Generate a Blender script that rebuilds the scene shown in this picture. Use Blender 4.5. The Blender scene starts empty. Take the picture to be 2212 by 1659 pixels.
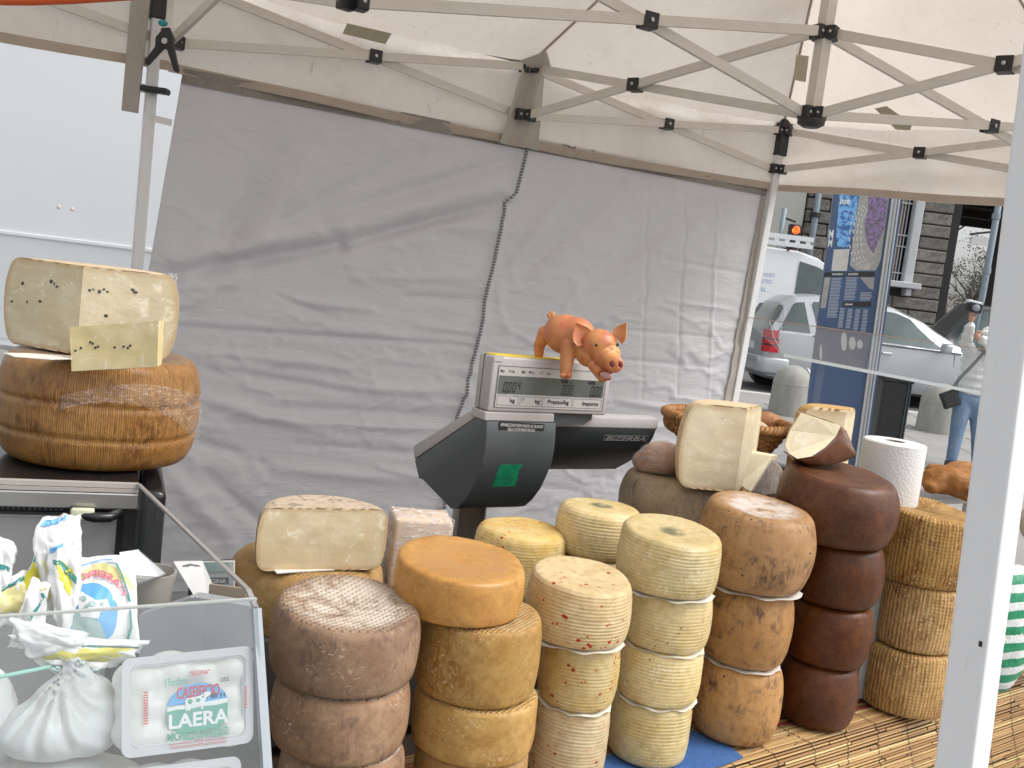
import bpy, math, random
from mathutils import Vector, Matrix, noise as mnoise
import numpy as np
random.seed(7)
rad = math.radians
SC = bpy.context.scene
COL = SC.collection
# ------------------------------------------------------------------ camera
FPX = 2150.0; EYE = 1.5
PITCH = math.atan(235 / 2150); ROLL = rad(7)
_F = Vector((0, math.cos(PITCH), -math.sin(PITCH)))
_R0 = Vector((1, 0, 0)); _U0 = Vector((0, math.sin(PITCH), math.cos(PITCH)))
_R = _R0 * math.cos(ROLL) + _U0 * math.sin(ROLL)
_U = _U0 * math.cos(ROLL) - _R0 * math.sin(ROLL)
CAM = Vector((0, 0, EYE))
cd = bpy.data.cameras.new('camera'); cam = bpy.data.objects.new('camera', cd); COL.objects.link(cam)
mw = Matrix.Identity(4)
for i in range(3):
    mw[i][0] = _R[i]; mw[i][1] = _U[i]; mw[i][2] = -_F[i]; mw[i][3] = CAM[i]
cam.matrix_world = mw
cd.sensor_width = 36; cd.lens = 36 * FPX / 2212; cd.clip_end = 400; cd.clip_start = 0.05
SC.camera = cam
# ------------------------------------------------------------------ light
SUN_EL, SUN_AZ = rad(52), rad(100)      # azimuth clockwise from +Y
w = bpy.data.worlds.new('World'); SC.world = w; w.use_nodes = True
wn = w.node_tree; bg = wn.nodes['Background']
sky = wn.nodes.new('ShaderNodeTexSky'); sky.sky_type = 'NISHITA'; sky.sun_disc = False
sky.sun_elevation = SUN_EL; sky.sun_rotation = SUN_AZ; sky.air_density = 1.0; sky.dust_density = 4.0
hs = wn.nodes.new('ShaderNodeHueSaturation'); hs.inputs['Saturation'].default_value = 0.14
wn.links.new(sky.outputs[0], hs.inputs['Color']); wn.links.new(hs.outputs[0], bg.inputs[0])
bg.inputs[1].default_value = 0.15
sd = bpy.data.lights.new('sun', 'SUN'); sd.energy = 0.8; sd.angle = rad(35); sd.color = (1, .97, .93)
sun = bpy.data.objects.new('sun', sd); COL.objects.link(sun)
sdir = Vector((math.sin(SUN_AZ) * math.cos(SUN_EL), math.cos(SUN_AZ) * math.cos(SUN_EL), math.sin(SUN_EL)))
sun.rotation_euler = sdir.to_track_quat('Z', 'Y').to_euler(); sun.location = (4, -4, 8)
SC.view_settings.view_transform = 'Standard'; SC.view_settings.look = 'None'
SC.view_settings.gamma = 1; SC.view_settings.use_curve_mapping = False
SC.view_settings.exposure = 0.68
SC.cycles.max_bounces = 8; SC.cycles.transparent_max_bounces = 12
SC.cycles.sample_clamp_indirect = 6
try: SC.cycles.use_denoising = True
except Exception: pass

# ------------------------------------------------------------------ pixel -> place helpers (photo scaled to 2212 px wide)
def ray(x, y): return _F + _R * ((x - 1106) / FPX) - _U * ((y - 829.5) / FPX)
def at(x, y, Y): d = ray(x, y); return CAM + d * (Y / d.y)
def atz(x, y, Z): d = ray(x, y); return CAM + d * ((Z - EYE) / d.z)
def onp(x, y, P, n): d = ray(x, y); return CAM + d * ((P - CAM).dot(n) / d.dot(n))
V = Vector
ZUP = V((0, 0, 1))

# ------------------------------------------------------------------ material helpers
class NT:
    def __init__(s, name, col=(.5, .5, .5), rough=.6, **kw):
        s.m = bpy.data.materials.new(name); s.m.use_nodes = True
        s.t = s.m.node_tree; s.b = s.t.nodes['Principled BSDF']
        s.set('Base Color', col); s.set('Roughness', rough)
        for k, v in kw.items(): s.set(k.replace('_', ' '), v)
        s.tc = None
    def link(s, sock, v):
        if isinstance(v, bpy.types.NodeSocket): s.t.links.new(v, sock)
        elif isinstance(v, (tuple, list)) and len(v) == 3 and sock.type == 'RGBA': sock.default_value = (*v, 1)
        else: sock.default_value = v
    def set(s, k, v): s.link(s.b.inputs[k], v)
    def co(s, k='Object'):
        if s.tc is None: s.tc = s.t.nodes.new('ShaderNodeTexCoord')
        return s.tc.outputs[k]
    def mp(s, v, scale=(1, 1, 1), rot=(0, 0, 0), loc=(0, 0, 0)):
        n = s.t.nodes.new('ShaderNodeMapping'); s.t.links.new(v, n.inputs[0])
        n.inputs[1].default_value = loc; n.inputs[2].default_value = rot; n.inputs[3].default_value = scale
        return n.outputs[0]
    def noise(s, vec, scale=5, detail=4, rough=.55, dist=0):
        n = s.t.nodes.new('ShaderNodeTexNoise'); s.t.links.new(vec, n.inputs['Vector'])
        n.inputs['Scale'].default_value = scale; n.inputs['Detail'].default_value = detail
        n.inputs['Roughness'].default_value = rough; n.inputs['Distortion'].default_value = dist
        return n.outputs['Fac']
    def voro(s, vec, scale=5, feature='F1', out='Distance', rand=1):
        n = s.t.nodes.new('ShaderNodeTexVoronoi'); s.t.links.new(vec, n.inputs['Vector']); n.feature = feature
        n.inputs['Scale'].default_value = scale; n.inputs['Randomness'].default_value = rand
        return n.outputs[out]
    def wave(s, vec, scale=5, dist=0, direction='X', detail=2, dscale=1):
        n = s.t.nodes.new('ShaderNodeTexWave'); s.t.links.new(vec, n.inputs['Vector'])
        n.bands_direction = direction; n.inputs['Scale'].default_value = scale
        n.inputs['Distortion'].default_value = dist; n.inputs['Detail'].default_value = detail
        n.inputs['Detail Scale'].default_value = dscale
        return n.outputs['Fac']
    def ramp(s, f, a, b, lo=0., hi=1.):
        n = s.t.nodes.new('ShaderNodeMapRange'); n.interpolation_type = 'SMOOTHSTEP'
        s.link(n.inputs[0], f); n.inputs[1].default_value = a; n.inputs[2].default_value = b
        n.inputs[3].default_value = lo; n.inputs[4].default_value = hi
        return n.outputs[0]
    def mix(s, f, a, b):
        n = s.t.nodes.new('ShaderNodeMix'); n.data_type = 'RGBA'
        s.link(n.inputs[0], f); s.link(n.inputs[6], a); s.link(n.inputs[7], b)
        return n.outputs[2]
    def math(s, op, a, b=0.):
        n = s.t.nodes.new('ShaderNodeMath'); n.operation = op; s.link(n.inputs[0], a); s.link(n.inputs[1], b)
        return n.outputs[0]
    def sep(s, v):
        n = s.t.nodes.new('ShaderNodeSeparateXYZ'); s.t.links.new(v, n.inputs[0]); return n.outputs
    def bump(s, h, strength=.3, dist=.002, prev=None):
        n = s.t.nodes.new('ShaderNodeBump'); s.link(n.inputs['Height'], h)
        n.inputs['Strength'].default_value = strength; n.inputs['Distance'].default_value = dist
        if prev is not None: s.t.links.new(prev, n.inputs['Normal'])
        s.set('Normal', n.outputs[0]); return n.outputs[0]
    def normal(s):
        n = s.t.nodes.new('ShaderNodeNewGeometry'); return n.outputs['True Normal']
    def rnd(s):
        n = s.t.nodes.new('ShaderNodeObjectInfo'); return n.outputs['Random']
    def transl(s, fac, col):
        """mix some translucent scattering in (thin cloth, paper)"""
        o = [n for n in s.t.nodes if n.type == 'OUTPUT_MATERIAL'][0]
        tr = s.t.nodes.new('ShaderNodeBsdfTranslucent'); s.link(tr.inputs['Color'], col)
        mx = s.t.nodes.new('ShaderNodeMixShader'); mx.inputs[0].default_value = fac
        s.t.links.new(s.b.outputs[0], mx.inputs[1]); s.t.links.new(tr.outputs[0], mx.inputs[2])
        s.t.links.new(mx.outputs[0], o.inputs[0])

def lin(r, g, b):
    f = lambda c: (c / 255) / 12.92 if c <= 10 else ((c / 255 + .055) / 1.055) ** 2.4
    return (f(r), f(g), f(b))
def plain(name, col, rough=.5, nz=.12, sc=30, bump=0., **kw):
    """a colour with slight wear so that nothing is perfectly uniform"""
    m = NT(name, col, rough, **kw)
    if nz:
        n = m.noise(m.co(), sc, 5, .6)
        d = tuple(c * (1 - nz) for c in col); l = tuple(min(1, c * (1 + nz)) for c in col)
        m.set('Base Color', m.mix(n, d, l))
        if bump: m.bump(n, bump, .002)
    return m.m
def clear(name, tint=(.9, .95, .95), alpha=.12, rough=.05, ior=1.4, flat=None):
    """thin clear plastic: mostly transparent, glossy"""
    m = bpy.data.materials.new(name); m.use_nodes = True; t = m.node_tree
    for n in list(t.nodes): t.nodes.remove(n)
    o = t.nodes.new('ShaderNodeOutputMaterial'); tr = t.nodes.new('ShaderNodeBsdfTransparent')
    tr.inputs[0].default_value = (*tint, 1)
    pb = t.nodes.new('ShaderNodeBsdfPrincipled'); pb.inputs['Base Color'].default_value = (.8, .83, .85, 1)
    pb.inputs['Roughness'].default_value = rough
    mx = t.nodes.new('ShaderNodeMixShader'); fr = t.nodes.new('ShaderNodeFresnel'); fr.inputs[0].default_value = ior
    tcn = t.nodes.new('ShaderNodeTexCoord'); nz = t.nodes.new('ShaderNodeTexNoise'); nz.inputs['Scale'].default_value = 9
    t.links.new(tcn.outputs['Object'], nz.inputs[0])
    mr = t.nodes.new('ShaderNodeMapRange'); mr.inputs[1].default_value = .3; mr.inputs[2].default_value = .8
    mr.inputs[3].default_value = alpha * .6; mr.inputs[4].default_value = alpha * 1.5
    t.links.new(nz.outputs[0], mr.inputs[0])
    ad = t.nodes.new('ShaderNodeMath'); ad.operation = 'ADD'; t.links.new(mr.outputs[0], ad.inputs[0]); t.links.new(fr.outputs[0], ad.inputs[1])
    (t.links.new(ad.outputs[0], mx.inputs[0]) if flat is None else setattr(mx.inputs[0], 'default_value', flat)); t.links.new(tr.outputs[0], mx.inputs[1]); t.links.new(pb.outputs[0], mx.inputs[2])
    t.links.new(mx.outputs[0], o.inputs[0])
    return m
def film(name, cover=.35, sc=60, tint=(.85, .82, .8)):
    """crinkled cling film: transparent with pale streaks"""
    m = NT(name, tint, .12)
    a = m.noise(m.mp(m.co(), (1, 1, 4), (.5, .3, .2)), sc, 5, .6, 1.5)
    al = m.ramp(a, .45, .75, cover * .25, min(1, cover * 2)); m.set('Alpha', al)
    m.bump(a, .8, .004)
    return m.m

# ------------------------------------------------------------------ geometry builder
class G:
    def __init__(s): s.v = []; s.f = []; s.uv = None
    def add(s, vs, fs):
        o = len(s.v); s.v += [V(p) for p in vs]; s.f += [tuple(i + o for i in f) for f in fs]; return s
    def box(s, c, size, X=(1, 0, 0), Y=(0, 1, 0), Z=None, bev=0):
        c = V(c); X = V(X).normalized(); Y = V(Y).normalized(); Z = X.cross(Y) if Z is None else V(Z).normalized()
        h = [x / 2 for x in size]
        if bev <= 0:
            vs = [c + X * (h[0] * a) + Y * (h[1] * b) + Z * (h[2] * d) for a in (-1, 1) for b in (-1, 1) for d in (-1, 1)]
            return s.add(vs, [(0, 1, 3, 2), (4, 6, 7, 5), (0, 4, 5, 1), (2, 3, 7, 6), (0, 2, 6, 4), (1, 5, 7, 3)])
        # chamfered box: rounded outline in XY, extruded in Z with a small inset at the ends
        b = min(bev, min(h) * .9); ring = []
        for (sx, sy, a0) in ((1, 1, 0), (-1, 1, 90), (-1, -1, 180), (1, -1, 270)):
            for k in range(3):
                a = rad(a0 + 45 * k); ring.append((sx * (h[0] - b) + b * math.cos(a), sy * (h[1] - b) + b * math.sin(a)))
        n = len(ring); vs = []
        for (zz, sh) in ((-h[2], b * .6), (-h[2] + b * .6, 0), (h[2] - b * .6, 0), (h[2], b * .6)):
            for (px, py) in ring:
                kx = (h[0] - sh) / h[0]; ky = (h[1] - sh) / h[1]
                vs.append(c + X * (px * kx) + Y * (py * ky) + Z * zz)
        fs = [(j * n + i, j * n + (i + 1) % n, (j + 1) * n + (i + 1) % n, (j + 1) * n + i) for j in range(3) for i in range(n)]
        fs += [tuple(reversed(range(n))), tuple(range(3 * n, 4 * n))]
        return s.add(vs, fs)
    def bar(s, p, q, w=.03, h=.03, up=ZUP, bev=0):
        p = V(p); q = V(q); d = (q - p); L = d.length; d.normalize()
        sd_ = d.cross(up).normalized(); u = sd_.cross(d)
        return s.box((p + q) / 2, (w, h, L), sd_, u, d, bev)
    def tube(s, pts, r, n=8, cap=True, closed=False):
        pts = [V(p) for p in pts]; m = len(pts); rs = r if isinstance(r, (list, tuple)) else [r] * m
        vs = []; pu = None
        for i, p in enumerate(pts):
            if closed: d = pts[(i + 1) % m] - pts[i - 1]
            else: d = pts[min(i + 1, m - 1)] - pts[max(i - 1, 0)]
            d.normalize()
            a = pu if pu is not None else (ZUP if abs(d.z) < .9 else V((1, 0, 0)))
            x = d.cross(a).normalized(); y = x.cross(d).normalized(); pu = y
            for k in range(n):
                t = 2 * math.pi * k / n; vs.append(p + (x * math.cos(t) + y * math.sin(t)) * rs[i])
        mm = m if closed else m - 1
        fs = [(i * n + k, i * n + (k + 1) % n, ((i + 1) % m) * n + (k + 1) % n, ((i + 1) % m) * n + k) for i in range(mm) for k in range(n)]
        if cap and not closed: fs += [tuple(reversed(range(n))), tuple(range((m - 1) * n, m * n))]
        return s.add(vs, fs)
    def lathe(s, c, prof, n=32, X=(1, 0, 0), Y=(0, 1, 0), Z=(0, 0, 1)):
        c = V(c); X = V(X); Y = V(Y); Z = V(Z); vs = []
        for (r, z) in prof:
            for k in range(n):
                t = 2 * math.pi * k / n; vs.append(c + X * (r * math.cos(t)) + Y * (r * math.sin(t)) + Z * z)
        m = len(prof)
        fs = [(i * n + k, i * n + (k + 1) % n, (i + 1) * n + (k + 1) % n, (i + 1) * n + k) for i in range(m - 1) for k in range(n)]
        fs += [tuple(reversed(range(n))), tuple(range((m - 1) * n, m * n))]
        return s.add(vs, fs)
    def prism(s, poly, off):
        """polygon (world points) extruded by vector off"""
        n = len(poly); off = V(off)
        vs = [V(p) for p in poly] + [V(p) + off for p in poly]
        return s.add(vs, [tuple(range(n)), tuple(reversed(range(n, 2 * n)))] + [(i, i + n, (i + 1) % n + n, (i + 1) % n) for i in range(n)])
    def grid(s, fn, nu, nv, uv=False):
        vs = [fn(i / nu, j / nv) for j in range(nv + 1) for i in range(nu + 1)]
        return s.add(vs, [(j * (nu + 1) + i, j * (nu + 1) + i + 1, (j + 1) * (nu + 1) + i + 1, (j + 1) * (nu + 1) + i) for j in range(nv) for i in range(nu)])
    def ell(s, c, r, X=(1, 0, 0), Y=(0, 1, 0), Z=None, nu=16, nv=10):
        c = V(c); X = V(X).normalized(); Y = V(Y).normalized(); Z = X.cross(Y).normalized() if Z is None else V(Z).normalized()
        if isinstance(r, (int, float)): r = (r, r, r)
        vs = [c - Z * r[2]]
        for j in range(1, nv):
            a = -math.pi / 2 + math.pi * j / nv
            for k in range(nu):
                t = 2 * math.pi * k / nu
                vs.append(c + X * (r[0] * math.cos(a) * math.cos(t)) + Y * (r[1] * math.cos(a) * math.sin(t)) + Z * (r[2] * math.sin(a)))
        vs.append(c + Z * r[2]); L = len(vs) - 1
        fs = [(0, 1 + (k + 1) % nu, 1 + k) for k in range(nu)]
        fs += [(1 + j * nu + k, 1 + j * nu + (k + 1) % nu, 1 + (j + 1) * nu + (k + 1) % nu, 1 + (j + 1) * nu + k) for j in range(nv - 2) for k in range(nu)]
        fs += [(L, 1 + (nv - 2) * nu + k, 1 + (nv - 2) * nu + (k + 1) % nu) for k in range(nu)]
        return s.add(vs, fs)
    def cap(s, p, q, r0, r1, n=14):
        """tapered limb with round ends"""
        p = V(p); q = V(q); d = (q - p); L = d.length; d.normalize(); pts = []; rs = []
        for a in (-80, -50, -20): pts.append(p + d * (r0 * math.sin(rad(a)))); rs.append(r0 * math.cos(rad(a)))
        for t in (0, .33, .66, 1): pts.append(p + d * (L * t)); rs.append(r0 + (r1 - r0) * t)
        for a in (20, 50, 80): pts.append(q + d * (r1 * math.sin(rad(a)))); rs.append(r1 * math.cos(rad(a)))
        return s.tube(pts, rs, n)

ORG = {}
def tag(o, label=None, cat=None, group=None, kind=None):
    if label: o['label'] = label
    if cat: o['category'] = cat
    if group: o['group'] = group
    if kind: o['kind'] = kind
    return o
def thing(name, origin, label, cat, group=None):
    o = bpy.data.objects.new(name, None); COL.objects.link(o); o.location = origin; o.empty_display_size = .05
    ORG[o.name] = V(origin); return tag(o, label, cat, group)
def emit(name, g, mat, parent=None, origin=None, smooth=False, label=None, cat=None, group=None, kind=None, angle=None):
    """link the collected geometry (world coordinates) as ONE mesh object, as a part of parent if given"""
    org = ORG[parent.name] if parent is not None else (V(origin) if origin is not None else V((0, 0, 0)))
    me = bpy.data.meshes.new(name)
    me.from_pydata([tuple(p - org) for p in g.v], [], g.f)
    if g.uv is not None:
        ul = me.uv_layers.new(name='UVMap')
        li = np.empty(len(me.loops), dtype=np.int32); me.loops.foreach_get('vertex_index', li)
        ul.data.foreach_set('uv', np.asarray(g.uv, dtype=np.float32)[li].ravel())
    for m_ in (mat if isinstance(mat, (list, tuple)) else [mat]): me.materials.append(m_)
    if smooth:
        me.polygons.foreach_set('use_smooth', [True] * len(me.polygons))
        if angle:
            try: me.set_sharp_from_angle(angle=rad(angle))
            except Exception: pass
    me.update()
    o = bpy.data.objects.new(name, me); COL.objects.link(o)
    if parent is not None: o.parent = parent
    else: o.location = org
    ORG[o.name] = org
    return tag(o, label, cat, group, kind)
def evaluate(g, mods):
    """run modifiers over a builder's geometry and return a new builder with the result"""
    me = bpy.data.meshes.new('tmp'); me.from_pydata([tuple(p) for p in g.v], [], g.f)
    o = bpy.data.objects.new('tmp', me); COL.objects.link(o)
    for (t, kw) in mods:
        m = o.modifiers.new(t, t)
        for k, v in kw.items(): setattr(m, k, v)
    dg = bpy.context.evaluated_depsgraph_get(); dg.update()
    r = bpy.data.meshes.new_from_object(o.evaluated_get(dg))
    out = G(); out.v = [v.co.copy() for v in r.vertices]; out.f = [tuple(p.vertices) for p in r.polygons]
    bpy.data.objects.remove(o); bpy.data.meshes.remove(me); bpy.data.meshes.remove(r)
    return out
def fuse(g, voxel, it=6, fac=.5):
    return evaluate(g, [('REMESH', dict(mode='VOXEL', voxel_size=voxel)), ('SMOOTH', dict(factor=fac, iterations=it))])
_tc = {}
def textgeo(s, bold=0., ext=0.):
    """glyph outlines of Blender's built-in font, returned as 2-D points + faces, normalised to 0..1"""
    k = (s, bold, ext)
    if k in _tc: return _tc[k]
    c = bpy.data.curves.new('t', 'FONT'); c.body = s; c.offset = bold; c.resolution_u = 3
    o = bpy.data.objects.new('t', c); COL.objects.link(o)
    dg = bpy.context.evaluated_depsgraph_get(); dg.update()
    me = bpy.data.meshes.new_from_object(o.evaluated_get(dg))
    vs = [(v.co.x, v.co.y) for v in me.vertices]; fs = [tuple(p.vertices) for p in me.polygons]
    bpy.data.objects.remove(o); bpy.data.curves.remove(c); bpy.data.meshes.remove(me)
    x0 = min(p[0] for p in vs); x1 = max(p[0] for p in vs); y0 = min(p[1] for p in vs); y1 = max(p[1] for p in vs)
    vs = [((a - x0) / (x1 - x0), (b - y0) / (y1 - y0)) for a, b in vs]
    _tc[k] = (vs, fs); return _tc[k]
class Quad:
    """a flat quadrilateral in the world; (a, b) in 0..1 from its top-left corner right/down, d metres proud of it"""
    def __init__(s, TL, TR, BR, BL):
        s.c = [V(TL), V(TR), V(BR), V(BL)]
        s.n = (s.c[1] - s.c[0]).cross(s.c[0] - s.c[3]).normalized()
        if s.n.dot(CAM - s.c[0]) < 0: s.n = -s.n
    def __call__(s, a, b, d=0.):
        t = s.c[0].lerp(s.c[1], a); u = s.c[3].lerp(s.c[2], a); return t.lerp(u, b) + s.n * d
    def rect(s, g, a0, b0, a1, b1, d=.001):
        return g.add([s(a0, b0, d), s(a1, b0, d), s(a1, b1, d), s(a0, b1, d)], [(0, 1, 2, 3)])
    def poly(s, g, pts, d=.001): return g.add([s(a, b, d) for a, b in pts], [tuple(range(len(pts)))])
    def oval(s, g, ca, cb, ra, rb, d=.001, a0=0, a1=360, n=28):
        return s.poly(g, [(ca + ra * math.cos(rad(a0 + (a1 - a0) * k / n)), cb - rb * math.sin(rad(a0 + (a1 - a0) * k / n))) for k in range(n + (0 if a1 - a0 == 360 else 1))], d)
    def text(s, g, txt, a0, b0, a1, b1, d=.0015, bold=0., shear=0., mirror=False, arc=0.):
        vs, fs = textgeo(txt, bold)
        out = []
        for x, y in vs:
            if mirror: x = 1 - x
            yy = 1 - y - arc * (1 - (2 * x - 1) ** 2)
            out.append(s(a0 + (a1 - a0) * x + shear * y * (a1 - a0), b0 + (b1 - b0) * yy, d))
        return g.add(out, fs)
def fbm(p, oct=4):
    return mnoise.fractal(p, 1.0, 2.0, oct)
# ------------------------------------------------------------------ directions of the stall
TH = rad(33); E1 = V((math.cos(TH), math.sin(TH), 0)); E2 = V((-math.sin(TH), math.cos(TH), 0))
ZT = .70                                             # table top
# ------------------------------------------------------------------ tent
m_canvas = NT('canvas', (.80, .76, .71), .85)
_n = m_canvas.noise(m_canvas.co(), 2.2, 6, .62, .6); _d = m_canvas.noise(m_canvas.mp(m_canvas.co(), (1, 1, .25)), 30, 6, .7)
_c = m_canvas.mix(m_canvas.ramp(_n, .42, .72), (.82, .77, .71), (.66, .58, .49))
_c = m_canvas.mix(m_canvas.ramp(_d, .60, .72, 0, .7), _c, (.34, .28, .22))
m_canvas.set('Base Color', _c); m_canvas.bump(m_canvas.noise(m_canvas.co(), 7, 6, .65, .8), .55, .02)
m_canvas.transl(.42, (.84, .76, .68)); M_CANVAS = m_canvas.m
m_hem = NT('canvas_hem', (.45, .38, .31), .9)
m_hem.set('Base Color', m_hem.mix(m_hem.noise(m_hem.co(), 12, 5, .65), (.36, .29, .23), (.62, .54, .46)))
m_hem.transl(.2, (.6, .5, .42)); M_HEM = m_hem.m
M_TAPE = plain('canvas_tape', (.48, .43, .31), .8, .2, 60)
m_ = NT('flap_canvas', (.5, .46, .41), .85); m_.set('Base Color', m_.mix(m_.noise(m_.co(), 20, 5, .7), (.34, .31, .27), (.58, .54, .49))); m_.transl(.15, (.6, .55, .5)); M_FLAP = m_.m
M_BAR = plain('painted_aluminium', (.66, .62, .56), .45, .08, 18)
M_LEG = plain('white_painted_steel', (.72, .72, .72), .4, .06, 14)
M_BLK = plain('black_plastic', (.018, .018, .02), .45, .3, 60)
M_STEEL = plain('screw_steel', (.5, .5, .5), .3, .1, 40, Metallic=1.)
ZL, ZH, ZE, ZV = 2.22, 2.43, 2.46, 2.10
tL, tR, tC, tLm = V((-1.452, 3.906, 0)), V((1.258, 5.39, 0)), V((.98, 3.78, 0)), V((-.59, 2.947, 0))
tM = V((-.09, 4.63, 0)); tRm = V((2.40, 4.50, 0)); tN = tC * 2 - tM
tR2 = tRm * 2 - tR; tL2 = tLm * 2 - tL
WALL = (tR - tL).normalized(); WN = V((WALL.y, -WALL.x, 0))       # WN points to the stall
def z_(p, z): return V((p.x, p.y, z))
JZ = [(tL, 2.45, 2.47), (tM, 2.43, 2.46), (tR, 2.42, 2.46), (tC, 2.51, 2.5), (tLm, 2.60, 2.62), (tRm, 2.42, 2.47), (tN, 2.55, 2.58), (tL2, 2.6, 2.64), (tR2, 2.5, 2.5)]
def jz(p, k=1): return min(JZ, key=lambda j: (j[0] - p).length)[k]
def tent(dx, name, label, first):
    P = lambda p: p + dx
    t = thing(name, z_(P(tL), 0), label, 'tent')
    apex = z_(P(tC), 3.5)
    # roof: eight sagging gores from eave to apex
    per = [P(p) for p in (tL, tM, tR, tRm, tR2, tN, tL2, tLm)]
    for i in range(8):
        a, b = z_(per[i], jz(per[i] - dx, 2)), z_(per[(i + 1) % 8], jz(per[(i + 1) % 8] - dx, 2))
        def fn(u, v, a=a, b=b, i=i):
            e = a.lerp(b, u); p = e.lerp(apex, v)
            p.z -= .10 * math.sin(math.pi * v) * math.sin(math.pi * u) + .035 * math.sin(math.pi * u) * (1 - v)
            p.z += .012 * fbm(p * 3.1) * math.sin(math.pi * u) ** .5
            return p
        g = G().grid(fn, 28, 24); emit('roof_panel', g, M_CANVAS, t, smooth=True)
        s = G().tube([fn(0, k / 20) - V((0, 0, .004)) for k in range(20)], .006, 6); emit('roof_seam', s, M_HEM, t)
    # valance on the closed sides
    for k, (a, b) in enumerate(((tL, tR), (tR, tR2)) if first else ((tL, tR),)):
        a, b = P(a), P(b); n = V(((b - a).y, -(b - a).x, 0)).normalized()
        def fv(u, v, a=a, b=b, n=n, k=k):
            p = a.lerp(b, u); h = 1 - v
            sag = .025 * math.sin(math.pi * ((u * 2) % 1)) * v
            p = p - n * (.02 + .012 * v * math.sin(u * 23 + k) + .010 * fbm(V((u * 9, v * 3, k * 5.)))) 
            p = p - n * (.016 * math.sin(v * 9 + u * 4 + 2 * math.sin(u * 5)) * v * (.3 if k == 0 else 1.))
            return z_(p, ZV + (ZE - ZV) * h - sag * .4 + .012 * math.sin(u * 7 + 1))
        emit('valance', G().grid(fv, 90, 16), M_CANVAS, t, smooth=True)
        def fh(u, v): return fv(u, .9 + .1 * v) + n * .005
        emit('valance_hem', G().grid(fh, 90, 2), M_HEM, t, smooth=True)
    # scissor trusses
    def X(a, b, side=.012):
        ha, hb = jz(a), jz(b); a, b = P(a), P(b); n = V(((b - a).y, -(b - a).x, 0)).normalized(); d = (b - a).normalized() * .035
        for (z0, z1, o) in ((ZL, hb, side), (ha, ZL, -side)):
            emit('truss_bar', G().bar(z_(a + d, z0) + n * o, z_(b - d, z1) + n * o, .016, .034), M_BAR, t)
        tx = (ha - ZL) / (ha - ZL + hb - ZL); m = z_(a.lerp(b, tx), ZL + (hb - ZL) * tx)
        br = emit('pivot_bracket', G().box(m + n * .0235, (.056, .005, .052), d, n, None, .004).box(m - n * .0235, (.056, .005, .052), d, n, None, .004).box(m - V((0, 0, .024)), (.050, .044, .004), d, n), M_BLK, t)
        emit('rivet', G().lathe(m + n * .026, [(.0075, 0), (.0075, .004), (.004, .006)], 10, d.normalized(), ZUP, n), M_STEEL, br)
        for q, dd in ((a, d), (b, -d)):
            for z in (ZL, ha if q is a else hb):
                br = emit('end_bracket', G().box(z_(q + dd * .9, z), (.034, .048, .048), d, n, None, .004), M_BLK, t)
                emit('rivet', G().lathe(z_(q + dd * .9, z) + n * .024, [(.006, 0), (.006, .003), (.003, .005)], 10, d.normalized(), ZUP, n), M_STEEL, br)
    prs = [(tL, tM), (tM, tR), (tM, tC), (tLm, tC), (tL, tLm), (tC, tRm), (tC, tN), (tR, tRm), (tRm, tR2)]
    for a, b in (prs if first else prs[1:2]): X(a, b)
    ms = emit('mast', G().bar(z_(P(tC), ZL - .03), apex - V((0, 0, .03)), .042, .042, WALL), M_BAR, t)
    emit('mast_foot', G().lathe(z_(P(tC), ZL - .05), [(.03, 0), (.05, .012), (.05, .03), (.03, .04)], 16), M_BLK, t)
    # canvas patches that cover the joints at mid side
    q = P(tM); g = G()
    def ff(u, v):
        wdt = .070 + .035 * v; p = z_(q, ZH - .02 - v * .33) + WALL * (-wdt + 2 * wdt * u) + WN * (.03 - .05 * v)
        p += WN * (.022 * math.cos(u * math.pi * 3) * (1 - v * .6)); return p
    emit('joint_flap', G().grid(ff, 18, 12), M_FLAP, t, smooth=True)
    def f2(u, v):
        wdt = .085 * (1 - v); p = z_(q, ZH + .01 + v * .05) + WALL * (-wdt + 2 * wdt * u) + WN * (.04 + .09 * v)
        p.z -= .02 * (1 - abs(2 * u - 1)); return p
    emit('joint_gusset', G().grid(f2, 10, 6), M_FLAP, t, smooth=True)
    legs = [tL] if not first else [tL, tR]
    for k, c in enumerate(legs):
        c = P(c) - (WALL * .058 if k == 0 else V((0, 0, 0)))
        lean = (at(1578, 866, 5.25) - at(1668, 420, 5.36)) if (first and k == 1) else V((0, 0, 0))
        foot = z_(c, 0)
        if lean.z: foot = c + V((lean.x, 0, 0)) / abs(lean.z) * 2.1 * .55; foot.z = 0
        lg = emit('tent_leg', G().bar(foot, z_(c, ZH + .02), .042, .042, WALL, .005), M_LEG, t)
        emit('leg_slider', G().bar(z_(c, ZH - .14), z_(c, ZH - .02), .056, .056, WALL, .006), M_BLK, lg)
        emit('top_bracket', G().bar(z_(c, ZH + .0), z_(c, ZH + .05), .07, .07, WALL, .01), M_BLK, lg)
        emit('foot_plate', G().box(foot + V((0, 0, .004)), (.12, .12, .008)), M_BAR, lg)
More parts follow.
